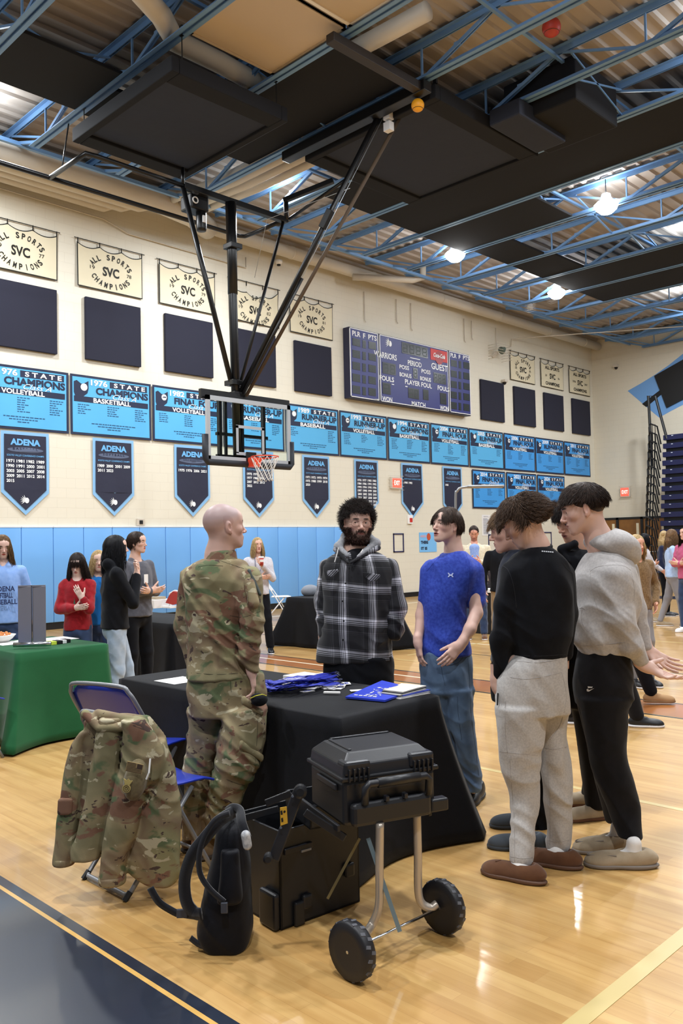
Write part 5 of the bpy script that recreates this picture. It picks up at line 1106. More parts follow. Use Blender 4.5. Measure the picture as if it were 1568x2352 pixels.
# lanyards: flat straps looped over each other
R_ = random.Random(5)
for i in range(20):
    t = thing('lanyard', 'royal blue printed lanyard strap in the tangled pile', 'lanyard', hit(690, 1572, 'z', z), 'tangled blue lanyards on the black table')
    px0 = 608+R_.random()*22; py0 = 1590-(i % 10)*2.2; L = 118+R_.random()*45; zz = z+.003+.0022*i; pts = []
    for k in range(15):
        u = k/14; px = px0+L*u; py = py0-20*u+4*math.sin(u*5+i)-3*R_.random(); hz = zz+.010*math.sin(u*math.pi)+.003*math.sin(7*u+i); q = hit(px, py, 'z', hz); pts.append([min(q[0], 3.545), q[1], hz])
    q0 = pts[0]; pts = [[q0[0]+.012, q0[1]+.03, zz-.002*0+.004], [q0[0]-.012, q0[1]+.02, zz+.008]]+pts
    mb = MB(); V = []; Fs = []
    for k, p in enumerate(pts):
        a = pts[max(k-1, 0)]; b = pts[min(k+1, len(pts)-1)]; d = nrm(np.array(b)-np.array(a)); s_ = nrm(np.cross(UZ, d)); tw = .5*math.sin(k*.7+i); s_ = nrm(s_*math.cos(tw)+UZ*math.sin(tw)); V += [np.array(p)+s_*.0125+UZ*.004, np.array(p)-s_*.0125+UZ*.004]
    Fs = [[2*k, 2*k+1, 2*k+3, 2*k+2] for k in range(len(pts)-1)]; mb.add(V, Fs); o = mb.build('strap', M_lan, t, True); thicken(o, .0015, 1)
    if i > 13:
        mid = np.array(pts[5]); d = nrm(np.array(pts[8])-mid); s_ = nrm(np.cross(UZ, d)); M_ = np.stack([d, s_, UZ], 1); mb = MB(); plane_text(mb, [text2d('AIR NATIONAL GUARD', 0, 0, .13, .011, .02)], mid+d*.05, M_, .016); mb.build('strap_print', M_paper, t)
    e = np.array(pts[-1]); mb = MB(); mb.tube([e, e+[.012, -.006, .004], e+[.02, -.014, .001], e+[.008, -.014, .0]], .002, 5); mb.build('metal_clip', M_chrome, t)
# --- green table goods
t = thing('banner_stand', 'small silver folded banner stand standing on the green table', 'display stand', (3.3, 6.95, .757)); P0 = hit(74, 1487, 'z', .765)
A = nrm(RH+FH*.1); s_ = P0+UZ*.03
for q, nm in ((-1, 'panel'), (1, 'panel')):
    mb = MB(); w = .112; c = s_+A*q*w/2*1.02; mb.bar(c, c+UZ*.475, w, .008, up=-FH, bev=.002); mb.build(nm, mat('stand_silver', '8f8f99', .35, .5), t)
mb = MB(); mb.tube([s_-A*.15-UZ*.004, s_+A*.15-UZ*.004], .02, 12); mb.build('base_tube', M_chrome, t, True); mb = MB(); mb.bar(s_-FH*.008, s_-FH*.008+UZ*.48, .006, .005); mb.build('center_clip', M_black, t); mb = MB(); mb.bar(s_-A*.11+UZ*.478, s_+A*.11+UZ*.478, .012, .012); mb.build('top_rail', mat('stand_silver', '', 0), t)
for i, (px, py, c, lab) in enumerate([(118, 1477, 'c8d84a', 'small lime card box beside the silver stand'), (132, 1475, '1a1a1e', 'small black card box beside the silver stand'), (141, 1474, 'e6e6e6', 'small white card box between two black ones'), (150, 1472, '17171b', 'small black card box at the green table corner')]):
    p = hit(px, py, 'z', .77); t = thing('card_box', lab, 'box', p); mb = MB(); mb.box((p[0]-.025, p[1]-.05, .757), (p[0]+.025, p[1]+.05, .787), .003); mb.build('box_body', mat('cb'+c, c, .4), t)
for i, (px, py, lab) in enumerate([(20, 1475, 'white paper on the green table beside the snack bowl'), (125, 1466, 'white paper behind the card boxes on the green table')]):
    p = hit(px, py, 'z', .76); t = thing('paper_sheet', lab, 'paper', p); mb = MB(); mb.box((p[0]-.14, p[1]-.2, .757), (p[0]+.14, p[1]+.1, .7585)); mb.build('sheet', M_paper, t)
p = hit(4, 1464, 'z', .80); t = thing('snack_bowl', 'white bowl of orange snacks on the green table at the photo edge', 'bowl', (p[0], p[1], .757)); mb = MB(); mb.lathe([(.05, 0), (.09, .03), (.12, .065), (.115, .065), (.085, .035), (.001, .02)], (p[0], p[1], .759), seg=24); mb.build('bowl_shell', M_paper, t, True)
for i in range(16):
    a = i*2.4; r = .018*math.sqrt(i); q = np.array([p[0]+r*math.cos(a), p[1]+r*math.sin(a), .818+.01*(i % 3)]); bm = bmesh.new(); bmesh.ops.create_icosphere(bm, subdivisions=1, radius=.017); V = [np.array(v.co)*[1, .6, .7]+q for v in bm.verts]; Fs = [[v.index for v in f.verts] for f in bm.faces]; bm.free(); tag(mesh_obj('snack', V, Fs, mat('snack_orange', 'd98a4e', .6), None, True), 'orange snack piece in the white bowl on the green table', 'snack', 'orange snacks in the bowl')
# --- model on the table behind
p = hit(392, 1396, 'z', .755); t = thing('display_model', 'white stand holding a red foam model on the rear black table', 'model', (p[0], p[1], .757)); mb = MB(); mb.box((p[0]-.09, p[1]-.12, .757), (p[0]+.09, p[1]+.12, .782), .004); mb.build('base', M_white, t); mb = MB(); mb.tube([(p[0], p[1]+.03, .78), (p[0], p[1]+.02, .95), (p[0]+.03, p[1]-.06, .985), (p[0]+.06, p[1]-.22, .965)], .012, 8); mb.build('white_arm', M_white, t, True)
mb = MB(); q = J0 = np.array([p[0]+.02, p[1]-.08, .80]); mb.prism([(-.12, .03), (-.02, .0), (.07, .02), (.06, .16), (-.02, .18), (-.07, .13)], .06, np.stack([RH, UZ, -FH], 1), q); mb.build('red_foam', mat('foam_red', 'a8352c', .6), t, label='red foam shape')
q = hit(362, 1396, 'z', .755); t = thing('carton', 'white cardboard carton on the rear black table', 'box', (q[0], q[1], .757)); mb = MB(); mb.box((q[0]-.12, q[1]-.1, .757), (q[0]+.16, q[1]+.14, .87), .003); mb.build('carton_body', M_paper, t); mb = MB(); mb.box((q[0]-.06, q[1]-.05, .871), (q[0]+.1, q[1]+.08, .905), .003); mb.build('lid_flap', mat('kraft', 'a89a82', .8), t)
# --- far table goods
q = hit(712, 1366, 'z', .77); t = thing('bag', 'grey bag on the far black table', 'bag', (q[0], q[1], .757)); blob('bag_cloth', [ell(q+[0, 0, .06], (.16, .12, .10), None, .02), (lambda X, Y, Z: .757-Z+0*X+0*Y, q-.3, q+.3, .01, 'i')], fabric('bag_grey', '7c8088'), t, .012)
q = hit(716, 1366, 'z', .77); q = np.array([q[0]+.0, q[1]-.2, .757]); t = thing('water_bottle', 'clear water bottle on the far black table', 'bottle', q); mb = MB(); mb.lathe([(.03, 0), (.032, .01), (.032, .13), (.014, .17), (.014, .19)], q, seg=14); mb.build('bottle_body', mat('clear_plastic', 'dfe8ee', .1, trans=.6), t, True); mb = MB(); mb.lathe([(.016, .19), (.016, .21)], q, seg=12); mb.build('cap', M_white, t)
# --- folding chairs
M_ch = mat('chair_blue', '1f35a6', .35, coat=.3); M_tube = mat('chair_tube', '86878a', .42, .35); M_ch2 = mat('chair_white', 'e6e7ea', .45); M_tube2 = mat('tube_white', 'dcdde0', .4)
def folding_chair(x, y, rz, lab, blue=True, s=1.0, group='blue folding chairs'):
    m, mt = (M_ch, M_tube) if blue else (M_ch2, M_tube2); c, q = math.cos(rz), math.sin(rz)
    def W(p): return np.array([x+(c*p[0]-q*p[1])*s, y+(q*p[0]+c*p[1])*s, p[2]*s])
    t = thing('folding_chair', lab, 'folding chair', (x, y, 0), group); hw = .215; r = .0115
    top = [(.44, -hw, 0.0), (.20, -hw, .43), (.02, -hw, .70), (-.02, -hw+.02, .77), (-.03, -hw+.07, .80), (-.03, hw-.07, .80), (-.02, hw-.02, .77), (.02, hw, .70), (.20, hw, .43), (.44, hw, 0.0)]
    mb = MB(); mb.tube([W(p) for p in cr(top, 4)], r, 8); mb.build('main_frame', mt, t, True)
    mb = MB(); mb.tube([W(p) for p in [(.34, -hw+.03, .43), (.0, -hw+.03, .03), (-.015, -hw+.05, .02), (-.015, hw-.05, .02), (.0, hw-.03, .03), (.34, hw-.03, .43)]], r, 8); mb.build('rear_leg_frame', mt, t, True)
    for sg in (-1, 1):
        mb = MB(); mb.tube([W((-.0, sg*(hw-.03), .035)), W((-.03, sg*(hw-.03), 0.003))], .014, 8); mb.build('foot_cap', M_black if blue else mt, t)
    mb = MB(); mb.tube([W((.37, -hw, .12)), W((.37, hw, .12))], .008, 8); mb.build('front_stretcher', mt, t)
    P = []; nx, ny = 12, 12
    def seat(u, v):
        yy = (v-.5)*.40; w = 1-.12*max(0, 1-u*2); ex = .09+.37*u; sg = .012*(1-(2*v-1)**2)*0; z_ = .445+.012*math.cos(v*math.pi*2)*.5-.02*max(0, u-.85)/.15; return W((ex, yy*w, z_))
    mb = MB(); mb.grid(seat, nx, ny); o = mb.build('seat', m, t, True); thicken(o, .012*s, 1); bv = o.modifiers.new('b', 'BEVEL'); bv.width = .004; bv.segments = 2
    def back(u, v):
        zz = .56+.235*u; w = hw-.006-.075*max(0, (u-.7)/.3)**2; bx = .11-(zz-.56)*.57+.02*(1-(2*v-1)**2)-.0; return W((bx-.03*(1-(2*v-1)**2), (v-.5)*2*w, zz))
    mb = MB(); mb.grid(back, 10, 12); o = mb.build('backrest', m, t, True); thicken(o, .010*s, 0)
    return t
folding_chair(2.03, 3.585, 0, 'blue folding chair with a camouflage jacket hung over its back')
folding_chair(2.31, 4.13, math.radians(16), 'empty blue folding chair behind the jacket chair', True, 1.06)
p = hit(-14, 1600, 'z', .45); folding_chair(p[0]-.42, p[1]+.1, 0, 'blue folding chair cut by the left edge beside the green table')
p = hit(1128, 1398, 'z', .2); folding_chair(13.1, 9.35, math.radians(200), 'distant blue folding chair behind the boy in the blue tee')
p = hit(641, 1428, 'z', 0); folding_chair(p[0]+.1, p[1]+.5, math.radians(-45), 'white folding chair beside the far black table', False, 1.08, 'white folding chair')
# --- camouflage jacket over the chair
d = 3.80; J, st, kk = PX(d)
t = thing('jacket', 'camouflage jacket with shoulder patches hanging over the chair back', 'jacket', J(290, 1700))
jp = [loft([st(1640, 200, 330, .03, .03), st(1700, 195, 372, .035, .03), st(1800, 200, 400, .035, .03), st(1900, 205, 408, .035, .03), st(1965, 215, 404, .03, .03)], .02, 2.8)]
def pan(rows, hd, off, k=.010, e=2.4): jp.append(loft([st(y, a, b, hd, off) for y, a, b in rows], k, e))
pan([(1676, 186, 214), (1706, 166, 196), (1772, 147, 190), (1838, 138, 186), (1905, 131, 181), (1968, 124, 172), (1984, 123, 170)], .048, -.01)
pan([(1650, 194, 238), (1739, 188, 224), (1805, 185, 214), (1880, 180, 205)], .035, -.01)
pan([(1648, 228, 278), (1690, 220, 279), (1739, 212, 276), (1805, 202, 268), (1871, 186, 252), (1938, 168, 240), (1976, 163, 228)], .040, -.055)
pan([(1650, 278, 330), (1680, 282, 352), (1720, 280, 374), (1765, 274, 376), (1800, 267, 350), (1850, 253, 326), (1905, 241, 314), (1971, 231, 292), (2028, 229, 286)], .058, -.07)
pan([(1700, 345, 378), (1740, 340, 394), (1790, 338, 406), (1850, 330, 414), (1900, 320, 416), (1950, 294, 415), (1990, 290, 413), (2016, 312, 408), (2032, 340, 398)], .050, -.03)
blob('jacket_body', jp, M_camo, t, .0055, wrinkle(.0040, 13, 91, .35, [(J(340, 1770, -.1), .07, .008, 55), (J(380, 1830, -.1), .06, .007, 60), (J(270, 1990, -.1), .04, .005, 90)]))
blob('jacket_collar', [cap(J(196, 1640, -.055), J(228, 1672, -.075), .020, .018, .015), cap(J(240, 1672, -.08), J(300, 1668, -.08), .022, .02, .02), cap(J(225, 1640, -.03), J(330, 1660, -.045), .022, .02, .02)], M_camo, t, .005)
pc = J(304, 1762, -.178); Mx = np.stack([nrm(RH*.97-UZ*.22+FH*-.05), nrm(UZ*.97+RH*.22), -FH], 1)
F_patch = fabric('patch_ground', '6f6347', '7a6d50', vs=60)
blob('sleeve_panel', [ell(J(312, 1790, -.125), (.050, .055, .092), np.stack([Mx[:, 0], FH, Mx[:, 1]], 1), .01)], F_patch, t, .005)
fo = J(309, 1763, -.186); mb = MB(); mb.prism([(-.036, -.021), (.036, -.021), (.036, .021), (-.036, .021)], .004, Mx, fo); mb.build('flag_patch', mat('flag_tan', '9b8458', .8), t)
mb = MB(); it = [rect2d(-.034, -.019+.0058*i, .034 if i < 4 else .006, -.0163+.0058*i) for i in range(7)]+[rect2d(.010, .001, .034, .019)]; plane_text(mb, it, fo, Mx, .005); mb.build('flag_stripes', mat('flag_brown', '3d2b20', .8), t)
so = J(292, 1804, -.186); mb = MB(); mb.prism([(.018*math.cos(a), .018*math.sin(a)-.012) for a in np.linspace(0, 6.28, 20)[:-1]]+[], .005, Mx, so); mb.prism([(-.010, .004), (.010, .004), (.020, .026), (.008, .022), (0, .030), (-.008, .022), (-.020, .026)], .005, Mx, so); mb.build('badge_patch', mat('badge_tan', 'b09c5c', .7), t)
mb = MB(); mb.tube([so+Mx@np.array([.013*math.cos(a), .013*math.sin(a)-.012, .006]) for a in np.linspace(0, 6.28, 18)[:-1]], .0012, 4, closed=True); mb.tube([so+Mx@np.array([.006*math.cos(a), .006*math.sin(a)-.012, .006]) for a in np.linspace(0, 6.28, 12)[:-1]], .0012, 4, closed=True); mb.build('badge_rings', mat('flag_brown', '', 0), t)
mb = MB(); mb.tube([J(345, 1742, -.15), J(342, 1775, -.165), J(336, 1790, -.165)], .004, 6); mb.build('sleeve_zipper', M_paper, t)
blob('sleeve_cuff', [loft([st(1966, 122, 173, .052, -.01), st(1986, 121, 172, .052, -.01)], .01)], M_camo, t, .005); blob('sleeve_cuff', [loft([st(2008, 227, 289, .060, -.07), st(2030, 227, 288, .060, -.07)], .01)], M_camo, t, .005)
blob('sleeve_pocket', [loft([st(1832, 134, 168, .014, -.052), st(1872, 132, 165, .014, -.052)], .006, 3.5)], M_camo, t, .004)
# --- backpack
d = 3.36; J, st, kk = PX(d); F_bp = fabric('backpack_nylon', '0c0d12', '101118', rough=.6, sheen=.05); M_strap = fabric('strap_webbing', '15161c', rough=.7)
t = thing('backpack', 'black backpack standing on the floor beside the chair', 'backpack', J(520, 2155)*[1, 1, 0])
blob('pack_body', [loft([st(1872, 512, 545, .05, .02), st(1900, 500, 562, .08, .0), st(1960, 488, 572, .10), st(2040, 470, 576, .115), st(2090, 458, 578, .125), st(2130, 454, 580, .13), st(2158, 468, 575, .125), st(2166, 480, 565, .11)], .03, 2.8)], F_bp, t, .0055, wrinkle(.003, 16, 95, .6, [(J(520, 2120, -.1), .08, .005, 40)]))
blob('front_panel', [loft([st(1950, 508, 548, .03, -.10), st(2010, 506, 552, .04, -.11), st(2060, 500, 556, .04, -.115), st(2075, 500, 550, .03, -.11)], .02, 2.6)], F_bp, t, .005)
def strap(pts, w, nm='strap', th=.006, m=M_strap, par=None):
    P = np.array(pts); P = cr(P, 6); V = []; n = len(P)
    for i in range(n):
        dd = nrm(P[min(i+1, n-1)]-P[max(i-1, 0)]); s_ = nrm(np.cross(dd, -FH)); V += [P[i]-s_*w/2, P[i]+s_*w/2]
    o = mesh_obj(nm, V, [[2*i, 2*i+1, 2*i+3, 2*i+2] for i in range(n-1)], m, par or t, True); thicken(o, th, 0); return o
strap([J(540, 1862, -.02), J(505, 1885, -.10), J(470, 1925, -.13), J(440, 1965, -.12), J(424, 2020, -.10), J(428, 2070, -.1), J(445, 2095, -.1), J(462, 2100, -.12)], .045, 'shoulder_strap', .012)
strap([J(527, 1868, -.10), J(492, 1885, -.14), J(462, 1940, -.16), J(458, 2000, -.16), J(480, 2040, -.17), J(515, 2072, -.17)], .020, 'shoulder_strap', .008)
strap([J(525, 1862, .0), J(535, 1856, -.03), J(550, 1862, -.06), J(555, 1890, -.12), J(567, 1925, -.14)], .035, 'carry_strap', .010)
strap([J(345, 2045, -.0)+UZ*.01, J(365, 2072, -.0), J(395, 2092, 0), J(412, 2100, 0)], .028, 'hip_strap', .004); strap([J(412, 2100, 0), J(440, 2104, -.03), J(465, 2108, -.08)], .024, 'hip_strap', .004)
mb = MB(); c = J(418, 2098, -.02); mb.bar(c-RH*.022, c+RH*.022, .035, .012, up=-FH, bev=.004); mb.build('buckle', mat('buckle_grey', '3c3f48', .35), t)
strap([J(437, 2154, -.08), J(455, 2168, -.09), J(470, 2173, -.1), J(488, 2165, -.08)], .022, 'loose_strap', .004)
mb = MB(); c = J(515, 2085, -.255+.08); mb.bar(c-UZ*.02, c+UZ*.02, .026, .012, up=-FH, bev=.003); mb.build('side_buckle', mat('buckle_grey', '', 0), t)
blob('rolled_label', [cap(J(564, 1918, -.15), J(568, 1942, -.15), .018, .017, .01)], mat('label_white', 'bfc0c0', .7, vary=(60, '8f9196')), t, .004)
# --- rolling tool cart
M_pl = mat('cart_plastic', '17181c', .42, bump=(90, .15, .001)); M_pl2 = mat('cart_lid', '1d1e23', .4, bump=(90, .15, .001)); M_alu = mat('aluminium_tube', 'bdb3a6', .35, .55)
t = thing('tool_cart', 'black rolling tool case on aluminium legs and two wheels', 'tool cart', (2.55, 2.45, 0))
def bxo(nm, lo, hi, bev=.008, m=M_pl, par=None): mb = MB(); mb.box(lo, hi, bev); return mb.build(nm, m, par or t)
X0, X1, YF, YB = 2.305, 2.675, 2.30, 2.56
# case on top, its long side along a slightly turned axis
ca = J_a = hit(790, 1898, 'z', .50); cb = hit(995, 1866, 'z', .495); ux = nrm([cb[0]-ca[0], cb[1]-ca[1], 0]); uy = np.array([-ux[1], ux[0], 0]); Lx = .47
E0 = np.array([ca[0], ca[1], 0])
def C(x, y, z): return E0+ux*x+uy*y+UZ*z
RC = np.stack([ux, uy, UZ], 1)
def cb_(nm, lo, hi, bev=.008, m=M_pl, par=None): mb = MB(); mb.box(lo, hi, bev, RC, E0); return mb.build(nm, m, par or t)
W_, D_ = .40, .335
case = cb_('upper_case', (0, 0, .495), (W_, D_, .665), .015)
cb_('case_rim', (-.012, -.012, .665), (W_+.012, D_+.012, .682), .005, par=case)
mb = MB(); zt = .762; prof = [((0, 0), .682), ((.004, .004), .722), ((.045, .05), zt)]; V = []
for (ix, iy), zz in prof: V += [C(ix, iy, zz), C(W_-ix, iy, zz), C(W_-ix, D_-iy, zz), C(ix, D_-iy, zz)]
mb.add(V, [[0, 1, 5, 4], [1, 2, 6, 5], [2, 3, 7, 6], [3, 0, 4, 7], [4, 5, 9, 8], [5, 6, 10, 9], [6, 7, 11, 10], [7, 4, 8, 11], [8, 9, 10, 11]]); lid = mb.build('case_lid', M_pl2, t)
bv = lid.modifiers.new('b', 'BEVEL'); bv.width = .006; bv.segments = 2
for x0, x1 in ((.0, .12), (.28, W_)):
    cb_('lid_corner_block', (x0+.004, -.008, .682), (x1-.004, .07, .738), .012, M_pl2, lid)
cb_('lid_ridge', (.07, .275, zt-.004), (.34, .29, zt+.006), .003, M_pl2, lid); cb_('lid_ridge', (.055, .07, zt-.004), (.07, .27, zt+.006), .003, M_pl2, lid)
for x in (.02, .04, .06, .08, .10, .30, .32, .34, .36, .38):
    cb_('hinge_rib', (x-.003, -.02, .665), (x+.003, .0, .712), .001, M_pl, lid)
hp_ = cb_('handle_plate', (.02, -.045, .50), (.36, .0, .585), .015)
mb = MB(); hb = [C(.07, -.04, .585), C(.07, -.05, .645), C(.085, -.052, .66), C(.33, -.052, .66), C(.345, -.05, .645), C(.345, -.04, .585)]; mb.tube(hb, .015, 10); mb.build('carry_handle', M_pl2, hp_, True); mb = MB(); mb.tube([C(.12, -.053, .66), C(.30, -.053, .66)], .019, 12); mb.build('handle_grip', M_pl, hp_, True)
for x in (.16, .24): cb_('latch_stud', (x-.008, -.055, .585), (x+.008, -.03, .605), .003, M_pl2, hp_)
cb_('side_vent', (-.012, .05, .62), (.0, .24, .645), .004, M_pl2, case); cb_('tray_bracket', (W_-.03, -.02, .50), (W_+.05, .03, .55), .008)
# middle trays reaching back over the bin
cb_('upper_rail', (-.02, .02, .475), (-.006, .47, .50), .003); cb_('upper_rail', (.38, .02, .475), (.394, .47, .50), .003)
tr = [((-.02, .30, .40), (.38, .31, .49)), ((-.02, .58, .40), (.38, .59, .49)), ((-.02, .30, .40), (-.01, .59, .49)), ((.37, .30, .40), (.38, .59, .49)), ((-.02, .30, .40), (.38, .59, .41))]
mb = MB()
for a, b in tr: mb.box(a, b, .002, RC, E0)
mb.build('middle_tray', M_pl, t)
# lower bin
B0, B1 = hit(645, 2139, 'z', 0), hit(827, 2072, 'z', 0); bx_ = nrm([B1[0]-B0[0], B1[1]-B0[1], 0]); by_ = np.array([-bx_[1], bx_[0], 0]); RB = np.stack([bx_, by_, UZ], 1); EB = np.array([B0[0], B0[1], 0]); LB = np.linalg.norm((B1-B0)[:2])
def bb(nm, lo, hi, bev=.006, m=M_pl, par=None): mb = MB(); mb.box(lo, hi, bev, RB, EB); return mb.build(nm, m, par or t)
mb = MB()
for a, b in (((0, 0, .002), (LB, .012, .40)), ((0, .33, .002), (LB, .342, .40)), ((0, 0, .002), (.012, .342, .40)), ((LB-.012, 0, .002), (LB, .342, .40)), ((0, 0, .002), (LB, .342, .015))): mb.box(a, b, .003, RB, EB)
bn = mb.build('lower_bin', M_pl, t)
bb('bin_foot', (-.03, .0, .002), (.0, .12, .15), .012, par=bn); bb('bin_foot', (LB*.0+.06, -.02, .002), (.11, .0, .10), .008, par=bn)
for x in (.10, .33): bb('bin_boss', (x, -.022, .06 if x < .2 else .13), (x+.05, .0, .12 if x < .2 else .19), .01, par=bn)
bb('bin_latch', (.02, -.012, .30), (.16, .0, .325), .003, M_chrome if False else M_pl2, bn)
mb = MB(); mb.box((.10, -.016, .295), (.15, -.010, .303), 0, RB, EB); mb.build('latch_strip', mat('strip_grey', '8d8f92', .3, .5), bn)
# link arm with yellow caution plate
a0, a1 = U(688, 1812, 3.35), U(628, 1975, 3.33)
mb = MB(); mb.bar(a0, a1, .045, .014, up=-FH, bev=.005); arm_ = mb.build('link_arm', M_pl2, t)
for p, r in ((U(690, 1815, 3.33), .026), (U(617, 1968, 3.33), .02)):
    mb = MB(); mb.lathe([(r, 0), (r, .03), (r*.6, .034)], p, -FH, 18); mb.build('pivot_knob', M_pl, arm_)
for p in (U(672, 1828, 3.31), U(645, 1900, 3.31)): mb = MB(); mb.lathe([(.005, 0), (.005, .006)], p, -FH, 10); mb.build('rivet', M_chrome, arm_)
p = U(651, 1873, 3.318); lm = np.stack([nrm(RH*.95+UZ*.3), nrm(UZ*.95-RH*.1), -FH], 1); mb = MB(); mb.prism([(-.017, -.034), (.013, -.034), (.017, .03), (-.010, .034)], .003, lm, p); mb.build('caution_plate', mat('caution_yellow', 'c79a2b', .5), arm_, label='yellow caution plate')
mb = MB(); plane_text(mb, [poly2d([(-.010, .006), (-.002, .006), (-.002, .022), (-.010, .022)]), poly2d([(-.011, -.022), (-.003, -.022), (-.003, -.006), (-.011, -.006)]), disc2d(.006, .014, .005, 10)], p, lm, .004); mb.build('plate_print', M_black, arm_)
for (x0, y0, x1, y1, dd) in ((700, 1865, 792, 1925, 3.25), (556, 1880, 640, 1858, 3.6), (610, 1845, 668, 1822, 3.5)): mb = MB(); mb.bar(U(x0, y0, dd), U(x1, y1, dd), .03, .012, up=-FH, bev=.003); mb.build('side_rail', M_pl, t)
# legs, axle, wheels
wl, wr_ = hit(812, 2248, 'z', 0), hit(1020, 2142, 'z', 0); 
wc1 = U(808, 2187, depth_of(hit(815, 2250, 'z', 0))); wc2 = U(1016, 2090, depth_of(hit(1030, 2142, 'z', 0)))
r1 = .106; wc1[2] = r1; wc2[2] = r1; axd = nrm(wc2-wc1)
for c, s_ in ((wc1, -1), (wc2, 1)):
    w = MB(); w.lathe([(.064, -.022), (r1-.008, -.024), (r1-.002, -.014), (r1-.002, .014), (r1-.008, .024), (.064, .022)], c, axd, 48); o = w.build('wheel', M_bksole, t, True)
    w = MB(); w.lathe([(.001, -.014), (.02, -.018), (.066, -.012), (.068, .012), (.02, .018), (.001, .014)], c, axd, 32); w.build('wheel_hub', M_pl, o)
    xx, yy, zz, _ = frame((0, 0, 0), axd); w = MB()
    for k in range(28):
        a = 2*math.pi*k/28; u = xx*math.cos(a)+yy*math.sin(a); v = -xx*math.sin(a)+yy*math.cos(a); off = .009 if k % 2 else -.009
        w.bar(c+u*(r1-.004)+axd*(off-.009), c+u*(r1-.004)+axd*(off+.009)+v*.006, .012, .006, up=u)
    w.build('tread', mat('tread_grey', '55565c', .7), o)
    for k in range(6):
        a = 2*math.pi*k/6; u = xx*math.cos(a)+yy*math.sin(a); w = MB(); w.bar(c+u*.03-axd*.018*s_*-1*0+axd*(-.015), c+u*.058+axd*(-.015), .012, .004, up=axd); w.build('spoke_slot', M_black, o)
    w = MB(); w.lathe([(.006, -.024), (.006, .024)], c, axd, 10); w.build('axle_nut', M_chrome, o)
mb = MB(); mb.tube([wc1+axd*.02, wc2-axd*.02], .006, 8); mb.build('axle', M_chrome, t, True)
def leg(px, d0, wc, sgn):
    top = U(px[0], px[1], d0); k1 = U(px[2], px[3], d0); end = wc+axd*sgn*-.035+UZ*.02; mid = (k1+end)/2+UZ*.0
    mb = MB(); mb.tube([tuple(q) for q in cr([top, (top+k1)/2, k1, U(px[4], px[5], d0), end], 6)], .0165, 12); mb.build('leg_tube', M_alu, t, True)
leg((872, 1890, 870, 2080, 850, 2130), 3.22, wc1, -1); leg((957, 1866, 962, 2060, 985, 2085), 3.36, wc2, 1)
mb = MB(); mb.bar(U(845, 1925, 3.26), U(918, 2140, 3.17), .016, .006, up=-FH); mb.build('brace_strip', mat('zinc_strip', '8fa2a8', .35, .7), t); mb = MB(); mb.bar(U(826, 1925, 3.30), U(752, 2064, 3.30), .010, .005, up=-FH); mb.build('brace_strip', mat('brass_strip', '7d775a', .35, .7), t)
# --- tall bent pole
p0, p1 = U(1045, 1187, 9.0), U(1156, 1117, 9.0)
t = thing('lamp_pole', 'slim grey bent pole rising behind the boy in the blue tee', 'pole', [p0[0], p0[1], 0]); mb = MB(); c = U(1046, 1150, 9.); e = U(1060, 1120, 9.); mb.tube(cr([np.array([p0[0], p0[1], 0.02]), (p0*[1, 1, 0])+[0, 0, 1.2], c, U(1050, 1128, 9.), e, U(1090, 1117, 9.)], 6), .014, 8); mb.build('bent_tube', mat('pole_grey', '9a9c9e', .35, .5), t, True)
mb = MB(); mb.bar(U(1072, 1118, 9.), p1, .12, .03, up=UZ, bev=.012); mb.build('flat_head', mat('pole_grey', '', 0), t, True); mb = MB(); mb.lathe([(.16, 0), (.16, .015), (.02, .03)], (p0[0], p0[1], 0.001), seg=20); mb.build('foot_plate', mat('pole_grey', '', 0), t)
# --- small white platform with a dark bag beyond
q = hit(1128, 1368, 'z', .35); t = thing('low_platform', 'low white platform by the far court edge', 'platform', (q[0], q[1], 0)); q2 = hit(1122, 1372, 'z', 0)
mb = MB(); c = U(1122, 1352, 14.5); mb.box((c[0]-.3, c[1]-.3, c[2]-.05), (c[0]+.3, c[1]+.3, c[2]+.02), .01); mb.build('white_top', M_white, t); mb = MB(); mb.box((c[0]-.26, c[1]-.26, 0), (c[0]+.26, c[1]+.26, c[2]-.05)); mb.build('black_base', M_black, t)
c = U(1124, 1322, 14.4); c[2] = U(1122, 1352, 14.5)[2]+.21; t = thing('tote_bag', 'dark patterned bag standing on the white platform', 'bag', c-[0, 0, .2]); blob('bag_cloth', [ell(c+[0, 0, -.0], (.13, .13, .2), None, .02)], mat('bag_dark', '17161a', .8, vary=(40, '4b3b42')), t, .014)
